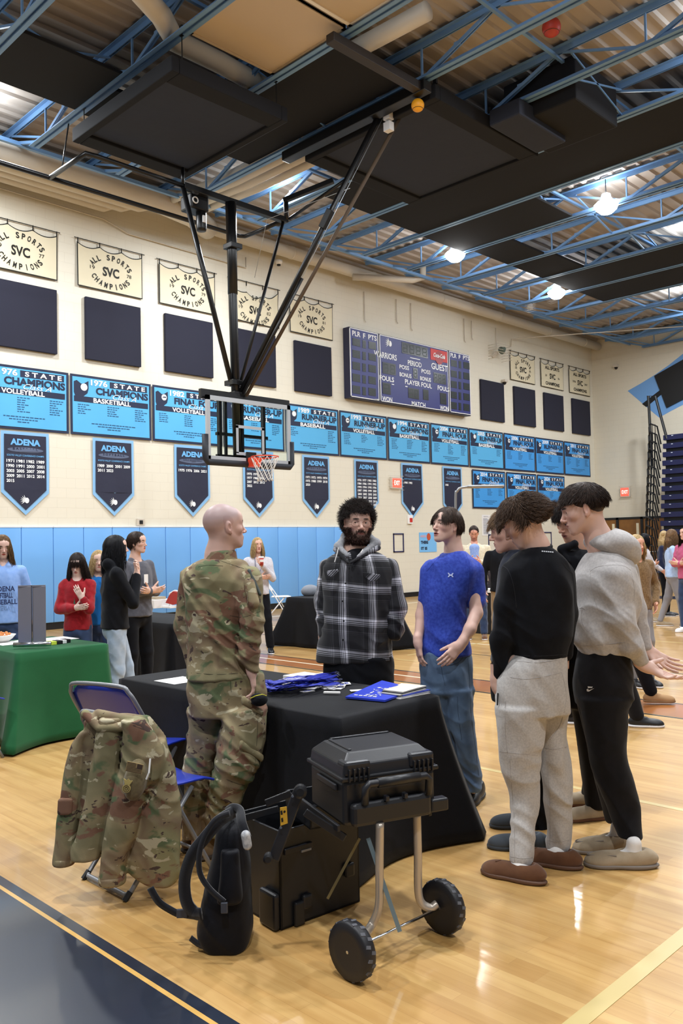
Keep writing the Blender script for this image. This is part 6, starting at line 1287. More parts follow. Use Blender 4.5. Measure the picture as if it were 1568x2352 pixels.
# ================================================================== SOLDIER
def soldier():
    J, st, k = PX(4.3); t = person('shaven-headed person in camouflage uniform standing with hands in pockets beside the black table', U(470, 1970, 4.3)*[1, 1, 0])
    H = Head(J(515, 1209), 118, 4, 0, 1.0, 1.0)
    neck = [cap(J(508, 1235), J(505, 1290), .062, .070, .03), cap(J(500, 1275), J(502, 1330), .06, .07, .04)]
    hw = J(577, 1535, -.08); hd = hand(hw, UZ*-1+RH*.1, -FH*.2-RH, 1, .5, 1.0)
    hw2 = J(462, 1515, .06)
    legs = [cap(J(468, 1560, .06), J(462, 1750, .04), .07, .055), cap(J(462, 1750, .04), J(447, 1950), .055, .04), cap(J(560, 1560), J(545, 1740), .08, .06), cap(J(545, 1740), J(490, 1960), .055, .04), cap(J(505, 1320), J(510, 1560), .085, .09, .03, (RH, 1.3)), cap(J(435, 1340, .05), J(425, 1440, .05), .045, .04), cap(J(425, 1440, .05), hw2, .04, .03), cap(J(575, 1340, -.05), J(583, 1440, -.1), .045, .04), cap(J(583, 1440, -.1), hw, .04, .028)]+hand(hw2, -UZ, RH, -1)
    arm = [cap(J(583, 1470, -.09), hw, .034, .026, .02)]
    body(t, [(H.prims()+neck, headbox(H, .14), .0032), (arm+hd, (hw-[.1, .1, .18], hw+[.1, .1, .1]), .0045)], [(legs, bounds(legs), .014)], H, 'd3ac9d', {'scalp': '8e8187', 'scalp_w': .65, 'brow': '5c4436', 'stubble': '8a6f66', 'stub_w': .15})
    H.eyes(t)
    # coat
    T = [st(1284, 458, 556, .085), st(1300, 434, 572, .105), st(1330, 420, 580, .125), st(1380, 424, 572, .135), st(1440, 428, 566, .135), st(1490, 431, 572, .13), st(1530, 430, 588, .13), st(1556, 428, 602, .135)]
    P = [loft(T, .03, 2.3, .35)]
    P += [cap(J(437, 1325, .06), J(421, 1440, .07), .055, .050, .03), cap(J(421, 1440, .07), J(447, 1520, .05), .050, .042, .02), cap(J(570, 1330, -.06), J(580, 1420, -.10), .068, .058, .03), cap(J(580, 1420, -.10), J(572, 1500, -.09), .058, .056, .02), cap(J(572, 1500, -.09), J(577, 1530, -.09), .052, .038, .02)]
    for (a, b) in (((430, 1400), (430, 1500)),): pass
    fw = wrinkle(.0045, 20, 1, .6, [(J(580, 1440, -.15), .06, .010, 70), (J(575, 1510, -.12), .045, .008, 90), (J(425, 1450), .05, .009, 70), (J(515, 1500, -.12), .09, .008, 55), (J(520, 1350, -.1), .12, .004, 40)])
    col = [cap(J(507, 1270, .0)+RH*math.cos(a)*.064+FH*math.sin(a)*.064, J(507, 1292)+RH*math.cos(a)*.072+FH*math.sin(a)*.07, .012, .014, .02) for a in np.linspace(-2.7, 1.2, 14)]
    o = blob('uniform_shirt', P, M_camo, t, .0055, fw); blob('shirt_collar', col, M_camo, t, .0045)
    dk = mat('thread_dark', '3a372b', .9)
    for q in ([(528, 1414), (560, 1417), (598, 1404)], [(500, 1284), (512, 1290), (560, 1306)], [(455, 1302), (480, 1298), (512, 1300)], [(430, 1545), (500, 1549), (560, 1545)]): stitch(o, q, dk, t)
    pk = [cap(J(572, 1340, -.135), J(583, 1385, -.165), .030, .03, .01, (RH+FH*.3, .9))]; blob('sleeve_pocket', pk, M_camo, t, .005, wrinkle(.002, 25, 3))
    pl = [cap(J(572, 1312, -.10), J(597, 1365, -.13), .012, .008, .006), ]; blob('sleeve_zipper', pl, mat('zip_dark', '3d4440', .6), t, .004)
    mb = MB(); a = J(578, 1372, -.165); q = nrm(RH+FH*.4); mb.bar(a-UZ*.028, a+UZ*.03, .045, .006, up=np.cross(q, UZ)); mb.build('sleeve_patch', fabric('patch_tan', '8f8465', '5d5138', vs=90), t)
    # trousers with bloused cuffs
    P = [loft([st(1545, 432, 604, .125), st(1590, 431, 611, .13), st(1640, 433, 612, .125)], .03, 2.4, .3)]
    P += [loft([st(1625, 433, 525, .10, .05), st(1700, 430, 508, .098, .04), st(1760, 420, 490, .092, .02), st(1810, 424, 484, .085, 0), st(1870, 420, 476, .078, 0), st(1925, 419, 470, .075, -.0)], .03, 2.2)]
    P += [loft([st(1625, 515, 612, .115, -.05), st(1690, 502, 607, .11, -.07), st(1760, 492, 594, .105, -.08), st(1825, 476, 560, .095, -.06), st(1870, 470, 545, .088, -.04), st(1915, 468, 528, .08, -.02)], .025, 2.2)]
    P += [cap(J(585, 1650, -.05), J(577, 1720, -.07), .055, .05, .02)]
    tro = blob('uniform_trousers', P, M_camo, t, .006, wrinkle(.006, 17, 5, .5, [(J(545, 1760, -.15), .08, .010, 60), (J(455, 1770), .07, .009, 60), (J(500, 1880, -.1), .07, .011, 80), (J(445, 1900), .06, .009, 80), (J(520, 1640, -.15), .06, .006, 60)]))
    for q in ([(528, 1556), (531, 1590)], [(592, 1650), (590, 1700), (585, 1760)], [(520, 1790), (545, 1800), (572, 1806)], [(440, 1770), (460, 1775), (485, 1772)]): stitch(tro, q, dk, t)
    for (q0, q1, q2, q3, nm) in ((555, 1712, 600, 1740, 'cargo_pocket_flap'), (560, 1610, 600, 1635, 'cargo_pocket_flap')):
        blob(nm, [cap(J(q0, q1, -.19), J(q2, q3, -.12), .014, .012, .01, (UZ, 1.8))], M_camo, t, .005)
    for (hx, hy, tx, ty, off) in ((440, 1950, 462, 1962, 0), (478, 1968, 505, 1985, -.1)):
        hl = hit(hx, hy, 'z', .0); tl = hit(tx, ty, 'z', .0); hl[2] = 0; d = nrm(FH*.9+RH*.35); P_ = shoe(t, hl-d*.05, hl+d*.2, .30, .105, M_cotan, mat('boot_sole', '3a3026', .7), 'boot', .10, rise=0)
        blob('boot_shaft', [cap(hl+UZ*.06-d*.0, hl+UZ*.2, .048, .050, .02)], M_cotan, t, .006)
    b = thing('beret', 'dark beret tucked into the soldier thigh pocket', 'beret', J(595, 1608, -.2)); H2 = blob('beret_cloth', [ell(J(596, 1608, -.17), (.046, .03, .030), None, .01), ell(J(588, 1602, -.17), (.03, .02, .02), None, .01)], F_blk, b, .004)
    mb = MB(); mb.tube([J(575, 1604, -.20), J(588, 1598, -.207), J(602, 1595, -.20), J(612, 1598, -.18)], .0022, 5); mb.build('yellow_piping', mat('piping_yellow', 'c9c23a', .6), b)
soldier()
# ================================================================== PLAID SHIRT
def plaidman():
    d = 5.36; J, st, k = PX(d); t = person('curly-haired bearded person in glasses and a black and white plaid shirt', U(820, 1815, d)*[1, 1, 0])
    H = Head(J(821, 1200), 12, -2, 2, 1.05, 1.04, 1.08, 1.1)
    neck = [cap(J(817, 1225, .02), J(815, 1275, .02), .066, .075, .03), cap(J(815, 1265, .02), J(815, 1300, .03), .062, .075, .04)]
    hw = J(900, 1465, .0); hw2 = J(735, 1470, .02); lf = [cap(J(790, 1530), J(780, 1690), .09, .07), cap(J(780, 1690), J(778, 1800), .06, .045), cap(J(860, 1530), J(865, 1690), .09, .07), cap(J(865, 1690), J(868, 1800), .06, .045), cap(J(818, 1300), J(818, 1530), .11, .12, .03, (RH, 1.3))]
    arms = [cap(J(750, 1310), J(738, 1410), .05, .045), cap(J(738, 1410), hw2, .042, .03), cap(J(895, 1310), J(918, 1400), .05, .045), cap(J(918, 1400), hw, .042, .03)]
    body(t, [(H.prims()+neck, headbox(H, .14), .0034)], [(lf+arms+hand(hw, RH*-.5-UZ, -RH, 1)+hand(hw2, -UZ+RH*.3, RH, -1), bounds(lf+arms, .1), .014)], H, 'cfa997', {'brow': '1c1513', 'stubble': '3a2a24', 'stub_w': .75, 'lips': '9a6258', 'blush': 'a8685a'})
    H.eyes(t, look=.25)
    # beard and curls
    def kb(p): return p[2] < -.028 and p[1] > -.005 and not (abs(p[0]) < .024 and -.078 < p[2] < -.056) and not (abs(p[0]) < .04 and p[2] > -.045)
    V1, Q1 = [], []
    R = np.random.default_rng(4); P_ = H.prims(); bV = []; bF = []; n = 0
    body_o = [c for c in t.children if c.name.startswith('body')][0]; co = np.zeros(len(body_o.data.vertices)*3, np.float32); body_o.data.vertices.foreach_get('co', co); co = co.reshape(-1, 3)+org(body_o); q = H.loc(co)
    m = (q[:, 2] < -.030-.35*np.clip(.05-np.abs(q[:, 0]), 0, 1)*0) & (q[:, 2] > -.125) & (q[:, 1] > .0) & ~((np.abs(q[:, 0]) < .025) & (q[:, 2] > -.080) & (q[:, 2] < -.057)) & ~((q[:, 2] > -.050) & (np.abs(q[:, 0]) < .050) & ~((q[:, 2] < -.046) & (np.abs(q[:, 0]) < .03))) & ~((np.abs(q[:, 0]) < .045) & (np.abs(q[:, 0]) > .028) & (q[:, 2] > -.066))
    idx = np.nonzero(m)[0]; idx = R.choice(idx, 1700)
    VV = []; FF = []
    for i in idx:
        p = q[i]; nn = nrm(p-np.array([0, .0, -.04])); dr = nrm(nn*.7+np.array([0, 0, -.8])+R.normal(size=3)*.3); L = .013+.010*(p[2] < -.08); b = len(VV)
        s1 = nrm(np.cross(dr, R.normal(size=3)))*.0013
        s2 = np.cross(dr, s1); e = p+dr*L
        for a in (p-dr*.002,): VV += [a+s1, a-s1*.5+s2, a-s1*.5-s2]
        mpt = p+dr*L*.6+R.normal(size=3)*.002; VV += [mpt+s1*.8, mpt-s1*.4+s2*.8, mpt-s1*.4-s2*.8]; VV += [e, e+s1*.1, e+s2*.1]
        for lv in (0, 3):
            for z in range(3): z2 = (z+1) % 3; FF.append([b+lv+z, b+lv+z2, b+lv+3+z2, b+lv+3+z])
    VV = H.c+(np.array(VV)*[H.w, 1, 1]*H.s)@H.R.T; mesh_obj('beard', VV, np.array(FF), hair_mat('beard_brown', '2a1a14', '4a3026'), t)
    keep = lambda p: (p[2] > .03 and not (p[1] > .055 and p[2] < .062)) or (p[1] < .0 and p[2] > -.045)
    g1 = strands(H, 6500, keep, lambda p: (p[0]*6, p[1]*5+.1, (p[2]-.03)*5), .030, .0014, .0100, 170, .3, .8, 14, .12, 5, 1.03)
    c1 = cap_hair(H, [ell(H.P(0, -.014, .032), (.080, .098, .088), H.R, .01, 'u', H.s), ell(H.P(0, .085, -.02), (.075, .06, .075), H.R, .01, 's', H.s), ell(H.P(0, .03, -.1), (.12, .13, .10), H.R, .01, 's', H.s)])
    g2 = strands(H, 130, lambda p: p[1] > .05 and p[2] > .07, lambda p: (p[0]*2, .5, -.8), .042, .0018, .007, 170, .3, .45, 12, .25, 6, 1.03)
    V, Q = join([g1, c1, g2]); mesh_obj('hair', V, Q, H_dark, t, True)
    # glasses
    M_wire = mat('glasses_wire', '6b5a4c', .3, .7); M_lens = mat('glasses_lens', 'ffffff', .02, trans=1.); M_lens.node_tree.nodes['Principled BSDF'].inputs['IOR'].default_value = 1.02; mb = MB()
    g = bpy.data.objects.new('x', None); bpy.data.objects.remove(g)
    mb.tube([H.P(-.010, .105, -.002), H.P(0, .108, .001), H.P(.010, .105, -.002)], .0011, 5); 
    for q_ in (-1, 1):
        mb.tube([H.P(q_*.033+.0235*math.cos(a), .101-.010*abs(math.cos(a)), -.006+.021*math.sin(a)) for a in np.linspace(0, 6.283, 25)[:-1]], .0011, 5, closed=True); mb.tube([H.P(q_*.056, .092, 0), H.P(q_*.074, .07, .003), H.P(q_*.08, -.0, .0)], .0011, 5)
    gl = mb.build('glasses', M_wire, t)
    # garments
    T = [st(1268, 772, 866, .09), st(1285, 748, 893, .115), st(1315, 738, 905, .14), st(1370, 740, 903, .155), st(1430, 740, 896, .16), st(1490, 731, 898, .155), st(1518, 727, 903, .15)]
    AL = [cap(J(757, 1305, .02), J(744, 1385, .03), .068, .064, .03), cap(J(744, 1385, .03), J(750, 1452, .0), .064, .055, .025)]
    AR = [cap(J(890, 1305, .0), J(907, 1390, -.02), .072, .070, .03), cap(J(907, 1390, -.02), J(905, 1450, -.05), .072, .060, .025)]
    P = [loft(T, .03, 2.4)]
    P += [cap(J(822, 1555, -.2), J(815, 1480, -.19), .035, .002, .01, None, 's'), cap(J(817, 1255, -.10), J(803, 1298, -.15), .062, .004, .012, None, 's')]
    sh = blob('plaid_shirt', P, M_plaid, t, .0055, wrinkle(.005, 15, 9, .5, [(J(910, 1430, -.08), .06, .010, 65), (J(745, 1430), .05, .009, 70), (J(820, 1490, -.15), .10, .005, 45), (J(885, 1480, -.1), .04, .008, 80)]))
    n = len(sh.data.vertices); co = np.zeros(n*3, np.float32); sh.data.vertices.foreach_get('co', co); V = co.reshape(-1, 3)+org(sh)
    cx = J(820, 1400); a = (V-cx)@RH; b = (V-cx)@FH; ang = np.arctan2(a, -b); pat = np.stack([ang*.19+.0, V[:, 2]+.02*np.sin(ang), 0*a], 1)
    set_vec(sh, 'pat', pat)
    for q_, (A_, B_, C_, AA) in enumerate(((J(890, 1305), J(907, 1390, -.02), J(900, 1470, -.02), AR), (J(757, 1305), J(744, 1385), J(752, 1470), AL))):
        so_ = blob('sleeve', AA, M_plaid, t, .0055, wrinkle(.006, 16, 11+q_, .5, [(J(910, 1430, -.08), .06, .016, 65), (J(745, 1430), .05, .014, 70)])); n = len(so_.data.vertices); co = np.zeros(n*3, np.float32); so_.data.vertices.foreach_get('co', co); V = co.reshape(-1, 3)+org(so_)
        ax_ = nrm(C_-A_); rel = V-A_; al = rel@ax_; pr_ = rel-np.outer(al, ax_); set_vec(so_, 'pat', np.stack([np.arctan2(pr_@RH, -pr_@FH+0.)*.085+.03, -al+.35, 0*al], 1))
    fl = MB()
    for (x0, x1, y0, pt) in ((775, 800, 1322, 1), (842, 880, 1316, 2)):
        pass
    def flap(pts, nm, off):
        c0 = J(*pts[0], off); M_ = np.stack([RH, UZ, -FH], 1); q = [((J(x, y, off)-c0)@RH, (J(x, y, off)-c0)@UZ) for x, y in pts]; mb = MB(); mb.prism(q[::-1], .007, M_, c0); o = mb.build(nm, M_plaid, t); bv = o.modifiers.new('b', 'BEVEL'); bv.width = .003; bv.segments = 2
        n = len(o.data.vertices); co = np.zeros(n*3, np.float32); o.data.vertices.foreach_get('co', co); V = co.reshape(-1, 3)+org(o); a = (V-cx)@RH; z = V[:, 2]; set_vec(o, 'pat', np.stack([(a+z)*.7+.02, (z-a)*.7, 0*z], 1))
    flap([(750, 1311), (777, 1307), (777, 1314), (762, 1326), (752, 1322)], 'pocket_flap', -.150); flap([(832, 1314), (873, 1320), (872, 1331), (852, 1336), (838, 1326)], 'pocket_flap', -.158)
    mb = MB()
    for (x, y) in ((801, 1294), (793, 1340), (787, 1381), (789, 1426), (788, 1470)): mb.lathe([(.001, -.004), (.006, -.003), (.006, 0)], J(x, y, -.165), -FH, 10)
    mb.build('shirt_button', M_black, t)
    # hood, tee
    blob('black_tee', [loft([st(1258, 800, 836, .055, -.0), st(1270, 793, 842, .075, -.01), st(1290, 785, 845, .105, -.01), st(1320, 780, 850, .125, -.01)], .02)], F_blk, t, .005)
    hood = [cap(J(776, 1255, -.02), J(795, 1232, .05), .026, .03, .03), cap(J(795, 1232, .05), J(838, 1228, .06), .03, .032, .03), cap(J(838, 1228, .06), J(862, 1248, -.01), .032, .03, .03), cap(J(776, 1255, -.02), J(797, 1276, -.11), .024, .012, .02), cap(J(862, 1248, -.01), J(822, 1278, -.12), .026, .012, .02)]
    blob('grey_hood', hood, F_hood, t, .005, wrinkle(.003, 26, 2))
    col = [cap(J(770, 1262, -.05), J(798, 1292, -.135), .016, .008, .01), cap(J(868, 1258, -.05), J(806, 1292, -.140), .018, .008, .01)]
    c_ = blob('shirt_collar', col, M_plaid, t, .0045); n = len(c_.data.vertices); co = np.zeros(n*3, np.float32); c_.data.vertices.foreach_get('co', co); V = co.reshape(-1, 3); set_vec(c_, 'pat', np.stack([V@RH*.8, V[:, 2]*.8, 0*V[:, 0]], 1))
    mb = MB(); mb.tube([J(777, 1258, -.12), J(773, 1275, -.15), J(768, 1291, -.165)], .003, 6); mb.tube([J(833, 1262, -.13), J(828, 1270, -.15)], .003, 6); mb.build('drawstring', F_sock, t)
    P = [loft([st(1505, 742, 902, .15), st(1560, 742, 906, .15), st(1600, 744, 910, .15)], .03, 2.3), loft([st(1590, 745, 822, .13), st(1700, 745, 812, .11), st(1805, 745, 805, .09)], .03), loft([st(1590, 830, 912, .13), st(1700, 835, 906, .11), st(1805, 838, 900, .09)], .03)]
    blob('black_trousers', P, F_blk, t, .010, wrinkle(.005, 12, 4))
    for x in (775, 870): b = J(x, 1815); b[2] = 0; shoe(t, b+FH*.05, b-FH*.2, .29, .1, M_blkshoe, M_bksole, h=.009)
plaidman()
# ================================================================== BLUE TEE
def bluetee():
    d = 5.05; J, st, k = PX(d); t = person('slim dark-haired person in a royal blue tee and loose jeans, speaking', U(1060, 1845, d)*[1, 1, 0])
    H = Head(J(1026, 1207), -52, 8, 0, .93, .95, .95, .95, .7)
    neck = [cap(J(1038, 1225, .02), J(1042, 1275, .01), .050, .055, .03), cap(J(1042, 1268, .01), J(1040, 1300, .02), .05, .055, .03)]
    w = J(1057, 1481, -.165); w2 = J(959, 1474, -.04); el = J(1093, 1408, -.06); el2 = J(968, 1412, .02)
    arm = [cap(J(1086, 1320), el, .042, .037, .02), cap(el, J(1079, 1445, -.135), .038, .034, .02), cap(J(1079, 1445, -.135), w, .034, .024, .02), cap(J(985, 1320, .02), el2, .04, .035, .02), cap(el2, w2, .034, .024, .02)]
    hR = hand(w, nrm(-RH*.62-UZ*.62-FH*.1), nrm(FH+UZ*.1), -1, .3, .95, thumb=.25, spread=.03); hL = hand(w2, nrm(-UZ+RH*.12), nrm(RH+FH*.3), -1, .3, .92)
    allp = arm+hR+hL; legs = [cap(J(1000, 1520), J(1010, 1690), .08, .06), cap(J(1010, 1690), J(1015, 1820), .05, .04), cap(J(1055, 1520), J(1075, 1690), .08, .06), cap(J(1075, 1690), J(1085, 1820), .05, .04), cap(J(1035, 1310), J(1030, 1520), .075, .085, .03, (RH, 1.25))]
    body(t, [(H.prims()+neck, headbox(H, .15), .0032), (allp, bounds(allp, .03), .0042)], [(legs, bounds(legs), .014)], H, 'dcb5a5', {'brow': '3b2c24', 'lips': 'a0544c', 'blush': 'b57264'}); H.eyes(t, look=0)
    keep = lambda p: (p[2] > .045 and p[1] < .085) or (p[1] < -.02 and p[2] > -.03) or (p[1] < -.045)
    flow = lambda p: (.8 if p[0] > -.03 else -.6, .7, -.45) if p[1] > .02 and p[2] > .05 else (p[0]*1.0, -.35, -1.1)
    Lf = lambda p: (.075 if p[1] < .0 else .062) if p[2] > .04 else .05
    g1 = strands(H, 6500, keep, flow, Lf, .0014, .002, 60, .2, .13, 8, .22, 12, 1.05); 
    g2 = strands(H, 900, lambda p: p[2] > .07 and p[1] > .02, lambda p: (1.0 if p[0] > -.02 else -.7, .6, -.45), .06, .0014, .002, 50, .2, .12, 8, .25, 13, 1.05)
    g3 = strands(H, 500, lambda p: p[1] < -.06 and p[2] < .0, lambda p: (0, -.2, -1), .095, .0014, .003, 50, .3, .12, 8, .1, 14, 1.04)
    c1 = cap_hair(H, [ell(H.P(0, -.016, .030), (.080, .098, .088), H.R, .01, 'u', H.s), ell(H.P(0, -.07, -.02), (.06, .038, .07), H.R, .03, 'u', H.s), ell(H.P(0, .10, -.03), (.085, .085, .085), H.R, .01, 's', H.s), ell(H.P(0, .045, -.07), (.12, .07, .07), H.R, .01, 's', H.s), ell(H.P(.08, .0, -.03), (.03, .035, .045), H.R, .01, 's', H.s), ell(H.P(-.08, .0, -.03), (.03, .035, .045), H.R, .01, 's', H.s)])
    V, Q = join([g1, g2, g3, c1]); mesh_obj('hair', V, Q, hair_mat('hair_soft_brown', '33261f', '4a3a30'), t, True)
    T = [st(1265, 1030, 1068, .055), st(1275, 1010, 1078, .075), st(1290, 982, 1090, .09), st(1314, 973, 1101, .105), st(1350, 972, 1090, .112), st(1390, 972, 1072, .115), st(1440, 968, 1074, .112), st(1480, 962, 1082, .112), st(1506, 962, 1084, .11)]
    P = [loft(T, .03, 2.3, -.35), cap(J(1086, 1312, -.01), J(1090, 1358, -.01), .058, .062, .03), cap(J(1090, 1358), J(1092, 1381, -.01), .062, .064, .01), cap(J(984, 1310, .02), J(975, 1374, .02), .05, .038, .03), ell(J(1040, 1256, -.0), (.060, .062, .050), None, .008, 's')]
    cr_ = [J(1036+24*math.cos(a), 1273-10*math.sin(a)*0+(-4*math.cos(a)), 0)+FH*(.052*math.sin(a))+UZ*(.012*math.sin(a)) for a in np.linspace(0, 6.283, 21)]; blob('tee_neckband', [cap(cr_[i], cr_[i+1], .007, .007, .006) for i in range(20)], F_tee, t, .004)
    tee = blob('blue_tee', P, F_tee, t, .0048, wrinkle(.0055, 13, 21, .45, [(J(1030, 1460, -.1), .09, .006, 40), (J(1075, 1360, -.08), .05, .006, 50), (J(990, 1470, -.08), .05, .006, 60)]))
    decal(tee, [[(1027.5, 1316), (1030.5, 1315.6), (1033, 1319), (1036, 1319.2), (1038.5, 1316), (1041.5, 1316.4), (1038.6, 1321), (1030.6, 1320.6)], [(1027.5, 1325.5), (1030.8, 1320.4), (1038.4, 1320.8), (1041.3, 1325.6), (1038.4, 1325.8), (1036, 1322.8), (1033, 1322.6), (1030.6, 1325.6)]], mat('logo_pale', 'b9c4ea', .5), t, 'chest_logo', label='small pale chest logo')
    for q in ([(1014, 1274), (998, 1290), (980, 1312)], [(1068, 1268), (1078, 1300), (1076, 1345), (1072, 1375)]): stitch(tee, q, mat('tee_thread', '22308a', .8), t)
    P = [loft([st(1494, 965, 1080, .105), st(1540, 963, 1082, .115), st(1590, 966, 1085, .115)], .03, 2.3, -.2), loft([st(1580, 966, 1032, .10), st(1680, 978, 1040, .088, .0), st(1790, 988, 1040, .08, 0), st(1828, 990, 1040, .08)], .03), loft([st(1580, 1018, 1086, .10, -.03), st(1640, 1026, 1088, .098, -.03), st(1710, 1040, 1096, .09, -.02), st(1770, 1056, 1104, .085, 0), st(1815, 1062, 1105, .08, 0)], .02)]
    jn = blob('jeans', P, F_denim, t, .0058, wrinkle(.0065, 15, 31, .5, [(J(1075, 1790, -.05), .05, .010, 70), (J(1060, 1640, -.08), .08, .006, 50), (J(1020, 1560, -.1), .07, .005, 60)]))
    sb_ = mat('seam_blue', '26354a', .8)
    for q in ([(1000, 1522), (1022, 1528), (1050, 1523), (1064, 1508)], [(1074, 1512), (1078, 1560), (1082, 1640), (1092, 1720), (1100, 1790)], [(1012, 1512), (1014, 1540), (1022, 1575)], [(1050, 1600), (1052, 1640), (1060, 1700)]): stitch(jn, q, sb_, t)
    for (x, y) in ((1020, 1840), (1092, 1838)): b = hit(x, y, 'z', 0); shoe(t, b+FH*.12+RH*.05, b-FH*.16-RH*.08, .29, .1, M_blkshoe, M_bksole, h=.007)
bluetee()
# ================================================================== DARK SWEATSHIRT BOY
def sweater():
    d = 4.03; J, st, k = PX(d); t = person('person with tousled brown hair in a black sweatshirt and grey joggers, back to camera', U(1210, 2010, d)*[1, 1, 0])
    H = Head(J(1201, 1196), -112, -30, 4, 1.0, .98, .98)
    neck = [cap(J(1212, 1205, .0), J(1232, 1262, .01), .056, .062, .03), cap(J(1232, 1255, .01), J(1240, 1290, .02), .055, .065, .03)]
    wr = J(1140, 1572, .02); el = J(1142, 1470, .0)
    arms = [cap(J(1172, 1330), el, .045, .038), cap(el, wr, .038, .027)]; hd = hand(wr, nrm(-UZ+RH*.15), nrm(RH), 1, .3, .95); w2 = J(1302, 1530, .08); hd2 = hand(w2, -UZ, -RH, -1)
    legs = [cap(J(1190, 1530), J(1200, 1745), .085, .065), cap(J(1200, 1745), J(1200, 1985), .055, .036), cap(J(1270, 1530, .05), J(1275, 1745, .05), .085, .065), cap(J(1275, 1745, .05), J(1280, 1945, .07), .055, .036), cap(J(1245, 1300), J(1240, 1530), .09, .095, .03, (RH, 1.25)), cap(J(1290, 1330, .05), J(1305, 1440, .06), .045, .04), cap(J(1305, 1440, .06), w2, .04, .028)]+hd2
    body(t, [(H.prims()+neck, headbox(H, .16), .0032), (arms[1:]+hd, (wr-[.1, .1, .18], wr+[.1, .1, .1]), .0045)], [(legs+arms[:1], bounds(legs+arms[:1]), .014)], H, 'd6b0a0', {'brow': '4a3628', 'lips': 'a5685e', 'blush': 'b3705f'}); H.eyes(t)
    keep = lambda p: p[2] > .045 or (p[1] < -.01 and p[2] > -.03) or (p[1] < -.05 and p[2] > -.05)
    flow = lambda p: tuple(np.array([p[0]*1.5, 1.1, -.1])*np.clip((p[1]+.05)/.08, 0, 1)+np.array([p[0]*3, p[1]*4-.2, -.1])*np.clip((.03-p[1])/.08, 0, 1))
    Lf = lambda p: .052 if p[1] > .0 else (.058 if p[2] > -.01 else .04)
    g1 = strands(H, 9000, keep, flow, Lf, .0013, .006, 90, .4, .6, 10, .10, 22, 1.07)
    g2 = strands(H, 1800, lambda p: p[1] > .0 and p[2] > .055, lambda p: (p[0]*1.5, 1., -.2), .05, .0013, .006, 100, .35, .6, 10, .12, 23, 1.05)
    c1 = cap_hair(H, [ell(H.P(0, -.016, .034), (.080, .099, .086), H.R, .01, 'u', H.s), ell(H.P(0, -.07, .0), (.062, .045, .05), H.R, .02, 'u', H.s), ell(H.P(0, .10, -.04), (.085, .085, .085), H.R, .01, 's', H.s), ell(H.P(0, .03, -.10), (.13, .12, .08), H.R, .01, 's', H.s), ell(H.P(-.08, .002, -.02), (.03, .032, .04), H.R, .01, 's', H.s)])
    V, Q = join([g1, g2, c1]); mesh_obj('hair', V, Q, H_brown, t, True)
    T = [st(1256, 1208, 1266, .06), st(1272, 1180, 1286, .085), st(1295, 1164, 1303, .11), st(1340, 1156, 1316, .125), st(1400, 1160, 1318, .13), st(1450, 1170, 1314, .13), st(1492, 1180, 1304, .12), st(1510, 1184, 1299, .115)]
    P = [loft(T, .03, 2.2), cap(J(1180, 1318, -.02), J(1160, 1390, -.02), .062, .056, .03), cap(J(1160, 1390, -.02), J(1153, 1465, -.02), .055, .052, .03), cap(J(1153, 1465, -.02), J(1142, 1562, .01), .051, .028, .03), cap(J(1292, 1320, .04), J(1303, 1410, .06), .055, .048, .03), cap(J(1303, 1410, .06), J(1298, 1500, .08), .045, .04, .03)]
    sw = blob('black_sweatshirt', P, F_blk, t, .0052, wrinkle(.0065, 12, 41, .5, [(J(1155, 1470, -.05), .06, .008, 55), (J(1170, 1400, -.08), .06, .005, 45), (J(1250, 1480, -.1), .10, .005, 35)]))
    col = [cap(J(1236, 1252, .0)+RH*math.cos(a)*.056+FH*math.sin(a)*.05+UZ*(-.008+.012*math.sin(a)), J(1236, 1252, .0)+RH*math.cos(a+.4)*.056+FH*math.sin(a+.4)*.05+UZ*(-.008+.012*math.sin(a+.4)), .009, .009, .01) for a in np.linspace(0, 6.28, 17)]
    blob('neck_ribbing', col, F_blk2, t, .0045)
    decal(sw, [[(1243.5+4.7*i, 1264.6+.4*i), (1247+4.7*i, 1264.9+.4*i), (1247+4.7*i, 1267.4+.4*i), (1243.5+4.7*i, 1267.1+.4*i)] for i in range(6)], mat('print_white', 'c9ccd2', .6), t, 'neck_print')
    for q in ([(1155, 1300), (1168, 1312), (1180, 1350), (1186, 1400)], [(1186, 1505), (1240, 1507), (1298, 1503)], [(1318, 1320), (1300, 1305), (1290, 1290)]): stitch(sw, q, mat('thread_black', '1c1d24', .8), t)
    P = [loft([st(1498, 1181, 1300, .11), st(1540, 1150, 1303, .125, .0), st(1590, 1136, 1305, .13), st(1640, 1138, 1304, .125)], .03, 2.3),
         loft([st(1620, 1138, 1250, .11, -.03), st(1700, 1143, 1246, .10, -.03), st(1770, 1152, 1240, .085, -.03), st(1830, 1169, 1237, .075, -.03), st(1900, 1172, 1230, .068, -.06), st(1950, 1171, 1225, .062, -.09), st(1982, 1172, 1222, .058, -.10)], .02),
         loft([st(1620, 1225, 1306, .11, .06), st(1700, 1236, 1300, .095, .06), st(1780, 1243, 1312, .085, .06), st(1850, 1250, 1314, .08, .07), st(1910, 1255, 1310, .07, .07), st(1952, 1256, 1304, .06, .07)], .02)]
    jg = blob('grey_joggers', P, F_sweat, t, .0055, wrinkle(.006, 12, 51, .5, [(J(1205, 1790, -.08), .07, .007, 50), (J(1200, 1900, -.08), .06, .006, 60), (J(1280, 1850, .0), .06, .006, 60), (J(1215, 1530, -.1), .05, .006, 60)]))
    mb = MB(); mb.tube([J(1143, 1592, -.05), J(1142, 1620, -.06)], .004, 6); mb.build('pocket_zip', M_black, t)
    gs_ = mat('seam_dim_grey', '9b9794', .8)
